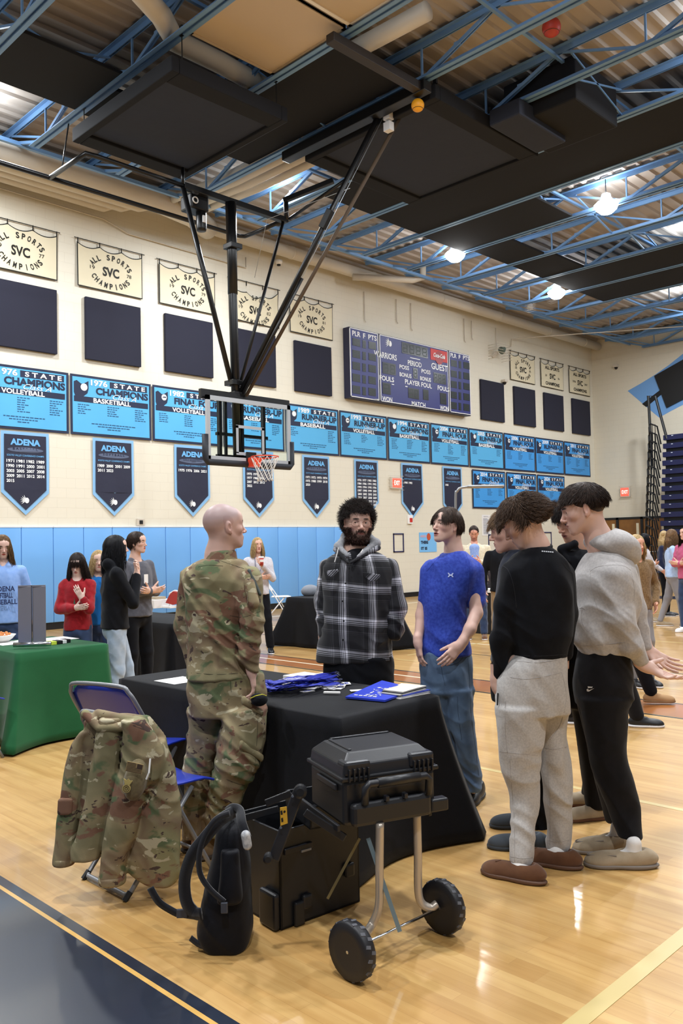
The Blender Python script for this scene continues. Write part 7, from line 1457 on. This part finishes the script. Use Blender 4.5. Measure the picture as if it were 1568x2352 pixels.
    for q in ([(1172, 1556), (1205, 1560), (1240, 1556), (1298, 1543)], [(1184, 1518), (1240, 1522), (1298, 1512)], [(1147, 1726), (1190, 1731), (1240, 1736)], [(1252, 1719), (1275, 1721), (1300, 1716)], [(1170, 1736), (1174, 1800), (1180, 1880), (1182, 1980)], [(1258, 1776), (1262, 1850), (1262, 1940)], [(1290, 1545), (1300, 1600), (1288, 1660), (1262, 1700)], [(1160, 1600), (1160, 1680), (1165, 1730)], [(1173, 1968), (1200, 1972), (1223, 1970)], [(1257, 1930), (1280, 1934), (1305, 1930)]): stitch(jg, q, gs_, t)
    for (hx, hy, tx, ty, lg_) in ((1225, 2010, 1105, 1985, J(1199, 1970, -.13)), (1312, 1965, 1215, 1950, J(1282, 1935, .03))):
        a, b = hit(hx, hy, 'z', .0), hit(tx, ty, 'z', .0); dd = nrm(b-a); a = lg_*[1, 1, 0]-dd*.085; b = a+dd*.2; shoe(t, a, b, .285, .105, M_brown, M_brsole, 'slipper', .06, h=.0042)
        blob('sock', [cap(a+dd*.095+UZ*.04, a+dd*.09+UZ*.065, .037, .035, .02), cap(a+dd*.095+UZ*.05, a+dd*.14+UZ*.045, .036, .03, .02)], F_sock, t, .005)
        Lc = []; 
        for q in np.linspace(-1, 1, 9): Lc.append(a+dd*(.15+.03*(1-q*q))+np.cross(UZ, dd)*q*.036+UZ*(.066-.012*q*q))
        mb = MB(); mb.tube(Lc, .0028, 6); mb.tube([Lc[4], Lc[4]+dd*.03+UZ*.006+np.cross(UZ, dd)*.02, Lc[4]+dd*.01+UZ*.008], .0022, 5); mb.build('moccasin_lace', M_brown, t)
sweater()
# ================================================================== GREY HOODIE BOY
def hoodieboy():
    d = 4.22; J, st, k = PX(d); t = person('tall person in a light grey hoodie and black joggers, hands open behind the back', U(1410, 1960, d)*[1, 1, 0])
    H = Head(J(1338, 1168), -98, -14, 0, 1.04, 1.0, 1.0)
    neck = [cap(J(1356, 1185), J(1380, 1250), .056, .062, .03), cap(J(1375, 1240), J(1390, 1280), .06, .07, .04)]
    w1 = J(1478, 1528, -.10); w2 = J(1488, 1496, .12)
    d1 = nrm(RH*.85-UZ*.45-FH*.1); h1 = hand(w1, d1, nrm(UZ*.8+RH*.35-FH*.35), -1, .3, 1.04, thumb=.75, curls=[.12, .2, .35, .45], spread=.09)
    h2 = hand(w2, nrm(RH*.9-UZ*.6-FH*.35), nrm(-FH*.6+UZ*.5), 1, .25, 1.0, thumb=.5, spread=.08)
    arm1 = [cap(J(1415, 1330, -.1), J(1435, 1440, -.13), .048, .042), cap(J(1435, 1440, -.13), w1, .040, .028)]; arm2 = [cap(J(1440, 1320, .14), J(1465, 1420, .15), .048, .04), cap(J(1465, 1420, .15), w2, .038, .027)]
    legs = [cap(J(1395, 1530, -.05), J(1395, 1740, -.05), .085, .065), cap(J(1395, 1740, -.05), J(1448, 1930, -.08), .055, .037), cap(J(1375, 1530, .08), J(1385, 1740, .08), .085, .065), cap(J(1385, 1740, .08), J(1412, 1895, .12), .05, .037), cap(J(1400, 1300), J(1385, 1530), .10, .10, .03, (RH, 1.15))]
    body(t, [(H.prims()+neck, headbox(H, .17), .0032), (arm1[1:]+arm2[1:]+h1+h2, (np.minimum(w1, w2)-[.2, .2, .19], np.maximum(w1, w2)+[.22, .2, .08]), .0036)], [(legs+arm1+arm2, bounds(legs+arm1+arm2), .014)], H, 'dab4a4', {'brow': '2c201b', 'lips': 'ad6f66', 'blush': 'b87868'}); H.eyes(t)
    keep = lambda p: (p[2] > .038) or (p[1] < -.02 and p[2] > -.005)
    flow = lambda p: tuple(np.array([p[0]*.8, 1.2, -.25])*np.clip((p[1]+.07)/.07, 0, 1)*(p[2] > .02)+np.array([p[0], -.5, -1.])*max(np.clip(-p[1]/.07, 0, 1), float(p[2] <= .02)))
    Lf = lambda p: (.036 if p[1] > .03 else .05) if p[2] > .05 else .020
    g1 = strands(H, 9000, keep, flow, Lf, .0012, .003, 90, .3, .30, 7, .10, 32, 1.07)
    g2 = strands(H, 1000, lambda p: p[1] > .04 and p[2] > .06, lambda p: (p[0]*1, .7, -.6), .024, .0018, .003, 90, .25, .35, 6, .15, 33, 1.05)
    c1 = cap_hair(H, [ell(H.P(0, -.014, .036), (.082, .100, .082), H.R, .01, 'u', H.s), ell(H.P(0, -.046, .012), (.070, .060, .055), H.R, .03, 'u', H.s), ell(H.P(0, .105, -.03), (.085, .085, .085), H.R, .01, 's', H.s), ell(H.P(0, .03, -.085), (.13, .10, .10), H.R, .01, 's', H.s)])
    V, Q = join([g1, g2, c1]); mesh_obj('hair', V, Q, H_dkbr, t, True)
    T = [st(1268, 1352, 1430, .09), st(1290, 1336, 1450, .13), st(1325, 1322, 1462, .165), st(1380, 1318, 1466, .175), st(1430, 1314, 1456, .165), st(1465, 1312, 1446, .155), st(1488, 1326, 1438, .14), st(1500, 1330, 1436, .135)]
    P = [loft(T, .035, 2.2), cap(J(1405, 1325, -.13), J(1424, 1420, -.15), .074, .068, .04), cap(J(1424, 1420, -.15), J(1450, 1480, -.14), .066, .056, .035), cap(J(1450, 1480, -.14), J(1471, 1516, -.11), .054, .036, .02), cap(J(1435, 1310, .12), J(1458, 1400, .15), .066, .06, .03), cap(J(1458, 1400, .15), J(1483, 1485, .12), .058, .036, .03)]
    ho = blob('grey_hoodie', P, F_grey, t, .0052, wrinkle(.0070, 11, 61, .5, [(J(1440, 1460, -.17), .07, .010, 50), (J(1340, 1430, -.1), .07, .009, 45), (J(1380, 1450, -.16), .09, .006, 45), (J(1470, 1470, .1), .05, .008, 60)]))
    Rh = np.stack([nrm(RH*.95-UZ*.30), FH, nrm(UZ*.95+RH*.30)], 1)
    hp = [ell(J(1408, 1247, .01), (.118, .135, .068), Rh, .03), ell(J(1425, 1268, .02), (.10, .12, .07), Rh, .04), ell(J(1368, 1198, .0), (.098, .094, .10), Rh, .012, 's'), ell(J(1380, 1252, .01), (.085, .115, .045), Rh, .03), ell(J(1372, 1192, .0), (.088, .082, .115), Rh, .015, 's')]
    blob('hood', hp, F_grey, t, .0052, wrinkle(.0075, 13, 71, .5))
    for q in ([(1355, 1312), (1372, 1302), (1405, 1298), (1432, 1300), (1448, 1310)], [(1448, 1310), (1456, 1350), (1455, 1380)], [(1355, 1312), (1358, 1350), (1372, 1400)], [(1336, 1398), (1334, 1420), (1342, 1442), (1352, 1452)], [(1330, 1398), (1336, 1396), (1342, 1399)], [(1316, 1484), (1370, 1482), (1436, 1476)]): stitch(ho, q, mat('seam_grey', '999593', .8), t)
    pass
    P = [loft([st(1480, 1332, 1440, .13), st(1530, 1322, 1448, .145), st(1580, 1318, 1450, .15), st(1620, 1322, 1446, .14)], .03, 2.2),
         loft([st(1600, 1325, 1447, .10, -.06), st(1680, 1342, 1434, .095, -.06), st(1740, 1352, 1440, .09, -.06), st(1800, 1372, 1456, .085, -.07), st(1860, 1397, 1469, .075, -.08), st(1925, 1420, 1475, .062, -.13)], .025),
         loft([st(1600, 1322, 1425, .10, .08), st(1700, 1345, 1425, .09, .08), st(1800, 1366, 1432, .08, .10), st(1860, 1385, 1436, .07, .12), st(1892, 1394, 1436, .06, .12)], .02)]
    bj = blob('black_joggers', P, F_blk2, t, .0058, wrinkle(.005, 12, 81, .5, [(J(1440, 1850, -.12), .07, .008, 45), (J(1400, 1720, -.12), .08, .005, 40)]))
    decal(bj, [[(1346.5, 1583.5), (1347.5, 1588), (1352, 1588.4), (1364.5, 1580.5), (1353.5, 1584.6), (1350.6, 1584.2), (1350.2, 1581.8)], [(1349, 1576.6), (1361, 1577.4), (1359, 1580), (1350, 1580.2)]], mat('logo_white', 'c6c2bc', .6), t, 'leg_logo', label='small white logo on the thigh')
    for (hx, hy, tx, ty, lg_) in ((1492, 1985, 1362, 1982, J(1452, 1910, -.18)), (1420, 1935, 1320, 1940, J(1415, 1880, .04))):
        a, b = hit(hx, hy, 'z', 0), hit(tx, ty, 'z', 0); dd = nrm(b-a); a = lg_*[1, 1, 0]-dd*.085; b = a+dd*.2; shoe(t, a, b, .31, .112, M_tan, M_tansole, 'slip_on_shoe', .062, h=.0042)
        blob('sock', [cap(a+dd*.085+UZ*.04, a+dd*.08+UZ*.11, .038, .035, .02), cap(a+dd*.085+UZ*.05, a+dd*.14+UZ*.045, .036, .03, .02)], F_sock, t, .005)
        mb = MB(); s_ = np.cross(UZ, dd); mb.tube([a+dd*(.30-.13*q*q)+s_*q*.04+UZ*(.055+.008*q*q) for q in np.linspace(-1, 1, 11)], .003, 5); mb.build('toe_seam', M_tansole, t)
hoodieboy()
# ================================================================== PEOPLE FURTHER BACK
def figure(lab, px, d, top, yaw, skin, hair, hairm, topm, legm, shoem, arms, hy=None, hp=0, bw=1., skirt=False, sleeve=True, h=.009, opts=None, extra=None, soles=M_wsole, Hs=.93, feet=None, hood=False, bare=None, fine=.0055, seed=1, hscale=1.):
    """px: image column; d: distance; top: image row of the crown; arms: two poses given in the body's own frame"""
    g0 = U(px, 1300, d); zt = U(px, top, d)[2]; k = zt/1.72; hy = yaw if hy is None else hy
    y = math.radians(yaw); f = -FH*math.cos(y)+RH*math.sin(y); r = np.cross(f, UZ); B = np.array([g0[0], g0[1], 0])
    def L(a, b, c): return B+r*a*k*bw+f*b*k+UZ*c*k
    t = person(lab, B); H = Head(B+f*.02*k+UZ*(zt-.118*Hs-(.01 if hair != 'short' else .012)), hy, hp, 0, Hs, .97, .95); op = {'brow': '2f221c'}; op.update(opts or {})
    neck = [cap(H.P(0, -.02, -.05), L(0, -.01, 1.42), .047, .052, .03), cap(L(0, -.01, 1.44), L(0, 0, 1.38), .055, .07, .03)]
    AP = {'down': ((.24, -.02, 1.12), (.24, .06, .88)), 'pocket': ((.28, -.06, 1.13), (.18, .08, .93)), 'chin': ((.17, .14, 1.10), (.03, .20, 1.34)), 'fold': ((.21, .05, 1.10), (-.02, .18, 1.12)), 'phone': ((.21, .02, 1.12), (.06, .27, 1.17)), 'cup': ((.21, .06, 1.10), (.05, .24, 1.30)), 'back': ((.25, -.1, 1.13), (.08, -.16, .93)), 'walk': ((.24, .10, 1.12), (.22, .28, .98)), 'cheek': ((.17, .16, 1.10), (.10, .20, 1.22))}
    al = []; hd = []; sl = []
    for s_, ps in ((1, arms[0]), (-1, arms[1])):
        (a, b, c), (e, g_, q) = AP[ps]; sh = L(s_*.165, 0, 1.365); el = L(s_*a, b, c); w = L(s_*e, g_, q); al += [cap(sh, el, .038, .034), cap(el, w, .033, .024)]
        dv = nrm(w-el); hd += hand(w, nrm(dv+UZ*.0), nrm(-r*s_ if ps in ('down', 'pocket', 'walk', 'back') else (-f if ps in ('chin', 'cheek') else UZ*(.3)-f*.5-r*s_*.6)), s_, .5 if ps in ('cup', 'phone', 'chin') else .3, .92*k)
        sl += [cap(sh, el, .053*bw, .048, .03), cap(el, w-dv*.02 if sleeve else el+dv*.06, .052, .040 if sleeve else .05, .02)]
    fr, fl_ = feet or ((.10, .0, 0), (-.10, .02, 0)); lg = []; tr = []
    for s_, (a, b, lf) in ((1, fr), (-1, fl_)):
        hip = L(s_*.082, 0, .88); an = L(a, b, .09+lf); kn = (hip+an)/2+f*.03+UZ*.02; lg += [cap(hip, kn, .07, .055), cap(kn, an, .05, .036)]
        if not skirt: tr += [cap(hip, kn, .080*bw, .068, .03), cap(kn, an+UZ*.02, .068, .060 if not bare else .048, .02)]
    tor = [cap(L(0, 0, 1.30), L(0, 0, 1.0), .09, .08, .03, (r, 1.3))]
    hb = (H.c-[.12, .12, .24], H.c+[.12, .12, .14]); ws = [p for p in hd]
    body(t, [(H.prims()+neck, hb, fine), (al+hd, bounds(al+hd, .03), .0075)], [(tor+lg, bounds(tor+lg), .02)], H, skin, op)
    if d < 11: H.eyes(t)
    P = [cap(L(-.12, -.0, 1.365), L(.12, 0, 1.365), .052, .052, .04), cap(L(-.04, -.01, 1.41), L(.04, -.01, 1.41), .045, .045, .05), loft([[*L(0, 0, zz), a_*bw*k, b_*k] for zz, a_, b_ in ((1.40, .10, .075), (1.34, .158, .105), (1.25, .168, .118), (1.1, .156, .114), (.98, .160, .118), (.865, .168, .124))], .035, 2.3, math.radians(yaw))]+sl+[ell(H.P(0, .02, -.125), (.055, .055, .03), None, .01, 's')]
    if hood: P += [cap(L(-.07, -.06, 1.45), L(.07, -.06, 1.45), .05, .05, .04), cap(L(-.07, -.06, 1.45), L(-.05, .06, 1.42), .04, .02, .03), cap(L(.07, -.06, 1.45), L(.05, .06, 1.42), .04, .02, .03)]
    blob('top', P, topm, t, h, wrinkle(.005, 16, seed, .6))
    P = [cap(L(0, 0, .90), L(0, 0, .85), .100, .106, .03, (r, 1.3*bw))]+tr
    if skirt: P += [cap(L(0, 0, .88), L(0, 0, .45), .13, .14, .03, (r, 1.2))]
    blob('trousers' if not skirt else 'skirt', P, legm, t, h, wrinkle(.004, 14, seed+1, .6))
    for s_, (a, b, lf) in ((1, fr), (-1, fl_)): q = L(a, b-.05, lf); q[2] = 0; shoe(t, q, q+f*.2, .26, .09, shoem, soles, h=.009, lift=lf*.6, rise=(-.35 if lf > 0 else 0)*0)
    if hair == 'short':
        kp = lambda p: p[2] > .04 or (p[1] < -.0 and p[2] > -.02); gs = [strands(H, 500, kp, lambda p: (p[0]*3, .6, -.8), .03, .0032, .002, 90, .3, .25, 4, .1, seed, 1.02)]
        gs.append(cap_hair(H, [ell(H.P(0, -.015, .034), (.080, .100, .088), H.R, .01, 'u', H.s), ell(H.P(0, .10, -.03), (.085, .085, .085), H.R, .01, 's', H.s), ell(H.P(0, .03, -.10), (.13, .11, .10), H.R, .01, 's', H.s)], .007))
    else:
        Lh = {'long': .36, 'bangs': .36, 'bun': .30, 'mid': .2, 'tied': .05}[hair]*hscale
        kp = lambda p: p[2] > .02 and p[1] < .075 or (p[1] < .02 and p[2] > -.05)
        fw_ = lambda p: ((1. if p[0] > 0 else -1.)*(.5 if p[2] > .06 else .02), -.12 if p[1] < .03 else -.5, -1.)
        gs = [strands(H, 2200 if hair != 'tied' else 1200, kp, fw_, Lh, .0028, .005, 30, .15, .02, 12, .9, seed, 1.05)]
        cp = [ell(H.P(0, -.015, .032), (.083, .102, .092), H.R, .01, 'u', H.s)]
        if hair != 'tied':
            cp += [cap(H.P(0, -.06, .0), H.P(0, -.075, -.10), .068*H.s, .06*H.s, .03, (H.R[:, 0], 1.15)), cap(H.P(0, -.075, -.10), H.P(0, -.07, -.10)-UZ*.12*hscale, .06, .045, .03, (H.R[:, 0], 1.4))]
        cp += [ell(H.P(0, .108, -.035 if hair != 'bangs' else -.06), (.078, .08, .085), H.R, .01, 's', H.s), ell(H.P(0, .06, -.10), (.07, .08, .09), H.R, .01, 's', H.s)]
        gs.append(cap_hair(H, cp, .007))
        if hair == 'bangs': gs.append(strands(H, 900, lambda p: p[1] > .02 and p[2] > .055, lambda p: (p[0]*.5, .5, -1.2), .075, .0026, .001, 30, .1, .2, 5, .3, seed, 1.05))
        if hair in ('tied', 'bun'): gs.append(cap_hair(H, [ell(H.P(0, -.115, .05 if hair == 'bun' else .0), (.04, .04, .045), H.R, .01, 'u', H.s)], .008))
    V, Q = join(gs); mesh_obj('hair', V, Q, hairm, t, True)
    if extra: extra(t, L, H, f, r, k)
    return t
T_lb = fabric('hoodie_light_blue', '8fb0e6', '83a6e0', vs=30); T_red = fabric('red_knit', '9c1b25', '8a161f', vs=30); T_dgrey = fabric('charcoal_knit', '4c4d56', '55565f', vs=30); T_blue = fabric('bright_blue_knit', '1f6fb8'); T_cream = fabric('cream_knit', 'd9cfb8', 'cbbfa4', vs=40); T_lg = fabric('pale_grey_knit', 'cfccd2', 'c2bfc6', vs=40)
T_ljean = fabric('light_jeans', 'a9b8c9', '93a5ba', vs=12); T_jean = fabric('dark_jeans', '2c3b5a', '35476a', vs=12); T_khaki = fabric('khaki', '8c7454'); T_pink = fabric('pink_knit', 'b8557a'); T_sky = fabric('sky_top', 'b4cdf0', 'a6c1e8', vs=30); T_fur = fabric('fur_brown', '8a6f4e', '6f5639', vs=60); T_gj = fabric('grey_jersey', '8b8a8f'); T_nav = fabric('navy_knit', '1a2340')
def txt(s, w, h, m, b=.03, z=1.22, dy=.155, x=0):
    def fn(t, L, H, f, r, k):
        M_ = np.stack([-r, UZ, f], 1); mb = MB(); it = []
        for i, q in enumerate(s): it.append(text2d(q, 0, -i*h*1.25, w[i], h, b))
        plane_text(mb, it, L(x, dy, z), M_, .008); mb.build('chest_print', m, t)
    return fn
M_prn = mat('print_navy', '22305c', .7)
figure('smiling long-haired person in a light blue hoodie behind the green table', 6, 8.2, 1227, 25, 'dcb5a5', 'long', H_lbr, T_lb, T_jean, M_blkshoe, ('down', 'down'), hy=30, hp=-12, hood=True, opts={'lips': '9c3f38'}, extra=txt(['ADENA', 'SOFTBALL', 'BASEBALL'], (.2, .16, .24), .05, M_prn, z=1.2), seed=2)
figure('small person with dark fringe in a red hoodie with a hand at the chin', 178, 8.35, 1268, 5, 'dfc0b4', 'bangs', H_dark, T_red, T_jean, M_blkshoe, ('fold', 'cheek'), hp=-18, bw=.9, seed=3, Hs=.92, extra=lambda t, L, H, f, r, k: (lambda mb: (plane_text(mb, [poly2d([(-.02, -.06), (.02, -.06), (.0, .06)]), disc2d(0, -.03, .03, 10)], L(.0, .155, 1.16), np.stack([-r, UZ, f], 1), .01), mb.build('chest_print', mat('print_green', '3c5a48', .7), t)))(MB()))
figure('person in a bright blue long sleeve top hidden behind the black hoodie', 226, 8.75, 1262, 20, 'd8b4a2', 'mid', H_blond, T_blue, T_jean, M_blkshoe, ('down', 'down'), seed=4)
figure('person with long black hair in a black hoodie and pale ripped jeans', 262, 7.6, 1227, 112, 'dbb6a5', 'long', H_jet, F_blk, T_ljean, M_blkshoe, ('chin', 'chin'), hy=105, hood=True, bw=1.12, seed=5, h=.008, feet=((.11, -.05, 0), (-.10, .16, 0)), opts={'lips': 'a8524c'}, hscale=.85)
def sq(t, L, H, f, r, k):
    mb = MB(); mb.box((-.025, -.045, 0), (.03, .045, .004), 0, np.stack([-r, UZ, f], 1), L(.02, .15, 1.24)); mb.build('chest_print', M_paper, t)
figure('person with tied back dark hair in a charcoal sweatshirt and black trousers', 312, 8.6, 1219, 60, 'd9b09e', 'tied', H_dkbr, T_dgrey, F_blk, M_blkshoe, ('fold', 'fold'), hy=75, bw=1.1, seed=6, extra=sq, opts={'lips': 'b0453f'})
def cup(t, L, H, f, r, k):
    c = L(-.03, .27, 1.36); o = thing('paper_cup', 'red and white paper coffee cup held by the blond woman', 'cup', c-[0, 0, .06]); mb = MB(); mb.lathe([(.028, -.06), (.038, .05)], c, seg=18); mb.build('cup_body', mat('cup_red', 'b23a36', .5), o, True); mb = MB(); mb.lathe([(.041, .05), (.041, .062), (.036, .07), (.001, .07)], c, seg=18); mb.build('lid', M_white, o); mb = MB(); mb.lathe([(.0335, -.01), (.0365, .025)], c, seg=18); mb.build('sleeve_band', M_paper, o)
    mb = MB(); mb.tube([H.P(-.05, 0, -.12), L(-.06, .13, 1.32), L(0, .16, 1.14), L(.05, .14, 1.3), H.P(.05, 0, -.12)], .004, 5); mb.build('lanyard', M_prn, t)
figure('blond woman in a pale zip top holding a coffee cup by the blue pads', 592, 12.4, 1233, 10, 'dbae9a', 'long', H_blond, T_lg, F_blk, M_blkshoe, ('fold', 'cup'), hy=20, seed=7, h=.010, extra=cup, opts={'lips': 'a34b44'}, feet=((.14, .0, 0), (-.16, .06, 0)), hscale=.75)
def blueshirt(t, L, H, f, r, k):
    blob('blue_shirt', [cap(L(0, .07, 1.38), L(0, .085, 1.0), .062, .075, .02, (r, 1.3))], fabric('shirt_blue', '8ea6d8', '7f98cf', vs=40), t, .009); mb = MB(); mb.box((-.035, -.07, 0), (.035, .07, .008), 0, np.stack([r, nrm(f+UZ*.4), UZ], 1), L(.02, .34, 1.18)); o = mb.build('phone', M_black, t); o.parent = None; o.location = (0, 0, 0)
    o.location = t.location; tag(o, 'dark phone in the hands of the man in the cream cardigan', 'phone')
figure('bearded man in a cream cardigan and blue shirt looking at a phone', 1090, 13.6, 1206, -8, 'd89c86', 'short', H_dkbr, T_cream, T_jean, M_brown, ('phone', 'phone'), hp=-28, bw=1.15, seed=8, h=.010, opts={'stubble': '8e5238', 'stub_w': .7}, extra=blueshirt)
def badge(t, L, H, f, r, k): 
    c = L(-.02, .16, 1.15); mb = MB(); mb.box((-.035, -.05, 0), (.035, .05, .004), 0, np.stack([-r, UZ, f], 1), c); mb.build('name_badge', M_paper, t)
figure('person in a black top and khaki trousers with a white name badge', 1152, 11.5, 1212, -5, 'd0a28e', 'short', H_dkbr, F_blk, T_khaki, M_brown, ('down', 'down'), seed=9, h=.011, extra=badge)
figure('blond woman in a furry brown coat behind the grey hoodie', 1461, 9.0, 1226, 15, 'd69f86', 'mid', H_blond, T_fur, T_gj, M_blkshoe, ('down', 'pocket'), seed=10, opts={'lips': 'b03c34'})
figure('dark-haired woman in a white and grey top beside the far doors', 1480, 15.8, 1224, 60, 'c99078', 'mid', H_jet, T_lg, F_blk, M_tan, ('fold', 'walk'), hy=95, seed=11, h=.012, fine=.007)
figure('person with a blond bun in a navy top and black leggings', 1524, 16.8, 1218, 60, 'd3a68f', 'bun', H_blond, T_nav, F_blk, M_blkshoe, ('down', 'down'), hy=150, seed=12, h=.012, fine=.007, bare=True)
figure('person with long brown hair in a sky blue top and grey joggers', 1543, 14.8, 1214, 75, 'd6ab97', 'long', H_lbr, T_sky, T_gj, M_tan, ('fold', 'fold'), hy=110, seed=13, h=.011, fine=.007, bare=True, feet=((.1, .14, 0), (-.06, -.22, 0)))
figure('dark-haired person in a pink top at the right edge of the photo', 1578, 13.9, 1208, -60, 'd6ab97', 'long', H_dark, T_pink, T_jean, M_white, ('fold', 'fold'), hy=-70, seed=14, h=.012, fine=.007)
# two walkers hidden behind the group, their shoes show
figure('walker in dark trousers and black canvas shoes behind the grey hoodie', 1375, 7.15, 1235, 80, 'd0a28e', 'short', H_dkbr, F_blk, F_blk2, M_blkshoe, ('pocket', 'down'), seed=15, h=.011, feet=((.05, .28, 0), (-.05, -.30, 0)))
figure('walker in black trousers and tan slippers passing behind the grey hoodie', 1404, 8.1, 1236, 80, 'd0a28e', 'short', H_dark, F_blk, F_blk, mat('slipper_tan', 'a8845c', .85), ('down', 'down'), seed=16, h=.011, feet=((.05, .34, .03), (-.05, -.28, 0)), soles=mat('slipper_sole', '8a6843', .7))
# --- light-haired profile behind the black sweatshirt
def near(lab, c, d, yaw, pitch, sc, hair, hm, skin, topst, legst, topm, legm, shoes, shm, smm, nk, mouth=0, extra=None, seed=3, hflow=None):
    J, st, k = PX(d); t = person(lab, J(c[0]+30, 1950)*[1, 1, 0]); H = Head(J(*c), yaw, pitch, 0, sc, .98, .96, 1., mouth); neck = [cap(H.P(0, -.02, -.05), J(*nk[0]), .056, .06, .03), cap(J(*nk[0]), J(*nk[1]), .06, .065, .04)]
    lg = [cap(J(nk[1][0], 1300), J(nk[1][0], 1520), .09, .09)]+[cap(J((a[0][1]+a[0][2])/2, a[0][0]), J((a[-1][1]+a[-1][2])/2, a[-1][0]), .07, .045) for a in legst]
    body(t, [(H.prims()+neck, headbox(H, .15), .0035)], [(lg, bounds(lg), .016)], H, skin, {'brow': '241915' if hm is H_dark else '6b4e38', 'lips': 'a0605a'}); H.eyes(t)
    keep = lambda p: (p[2] > .04) or (p[1] < -.0 and p[2] > -.01)
    g1 = strands(H, 5000, keep, hflow or (lambda p: (p[0]*3, 1., -.5) if p[2] > .03 else (0, -.4, -1)), lambda p: .05 if p[2] > .05 else .02, .0013, .004, 90, .3, .4, 7, .08, seed, 1.05)
    c1 = cap_hair(H, [ell(H.P(0, -.014, .036), (.082, .100, .082), H.R, .01, 'u', H.s), ell(H.P(0, .105, -.03), (.085, .085, .085), H.R, .01, 's', H.s), ell(H.P(0, .03, -.085), (.13, .10, .10), H.R, .01, 's', H.s)]); V, Q = join([g1, c1]); mesh_obj('hair', V, Q, hm, t, True)
    blob('top', [loft([st(*q) for q in topst], .03, 2.2)]+(extra(J) if extra else []), topm, t, .007, wrinkle(.004, 14, seed))
    P = []
    for a in legst: P.append(loft([st(*q) for q in a], .03, 2.1))
    P.append(loft([st(topst[-1][0]-15, topst[-1][1], topst[-1][2], .11, topst[-1][4]), st(topst[-1][0]+90, topst[-1][1], topst[-1][2], .11, topst[-1][4])], .03)); blob('trousers', P, legm, t, .008, wrinkle(.004, 13, seed+2))
    for (hx, hy, tx, ty) in shoes: shoe(t, hit(hx, hy, 'z', 0), hit(tx, ty, 'z', 0), .28, .10, shm, smm, 'shoe', .06, h=.0055)
near('light-haired person in dark clothes and grey felt shoes, mostly hidden behind the black sweatshirt', (1170, 1218), 4.62, -100, -8, 1.0, None, H_lbr, 'dcb09e', [(1262, 1165, 1235, .07, 0), (1290, 1150, 1262, .11, 0), (1340, 1142, 1275, .125, 0), (1420, 1130, 1270, .13, 0), (1520, 1128, 1262, .12, 0)], [[(1510, 1140, 1210, .09, -.04), (1700, 1170, 1225, .08, 0), (1890, 1195, 1235, .06, 0)], [(1510, 1200, 1262, .09, .05), (1700, 1210, 1258, .08, .05), (1940, 1222, 1262, .06, 0)]], fabric('slate_top', '1d2230'), F_blk, ((1245, 1900, 1148, 1900), (1250, 1952, 1148, 1948)), M_greyshoe, M_greyshoe, ((1190, 1250, .02), (1200, 1290, .02)), seed=41)
def jc(J): return [cap(J(1288, 1262, -.06), J(1318, 1250, -.09), .02, .025, .02), cap(J(1288, 1262, -.06), J(1306, 1290, -.11), .018, .01, .02), cap(J(1318, 1250, -.02), J(1345, 1245, .05), .03, .03, .03)]
near('dark-haired person in a black zip jacket between the sweatshirt and the grey hoodie', (1313, 1192), 4.75, -62, -22, 1.0, None, H_dark, 'c99d88', [(1262, 1290, 1350, .07, 0), (1285, 1272, 1370, .11, 0), (1340, 1262, 1380, .125, 0), (1430, 1262, 1380, .13, 0), (1530, 1275, 1385, .12, 0)], [[(1515, 1290, 1350, .09, -.04), (1700, 1325, 1375, .08, 0), (1855, 1345, 1392, .065, 0)], [(1515, 1330, 1385, .09, .05), (1700, 1340, 1390, .08, .05), (1825, 1335, 1375, .06, .1)]], F_blk, F_blk2, ((1400, 1878, 1318, 1885), (1385, 1850, 1305, 1850)), M_tan, M_brown, ((1328, 1245, .02), (1335, 1285, .02)), mouth=.4, extra=jc, seed=44)
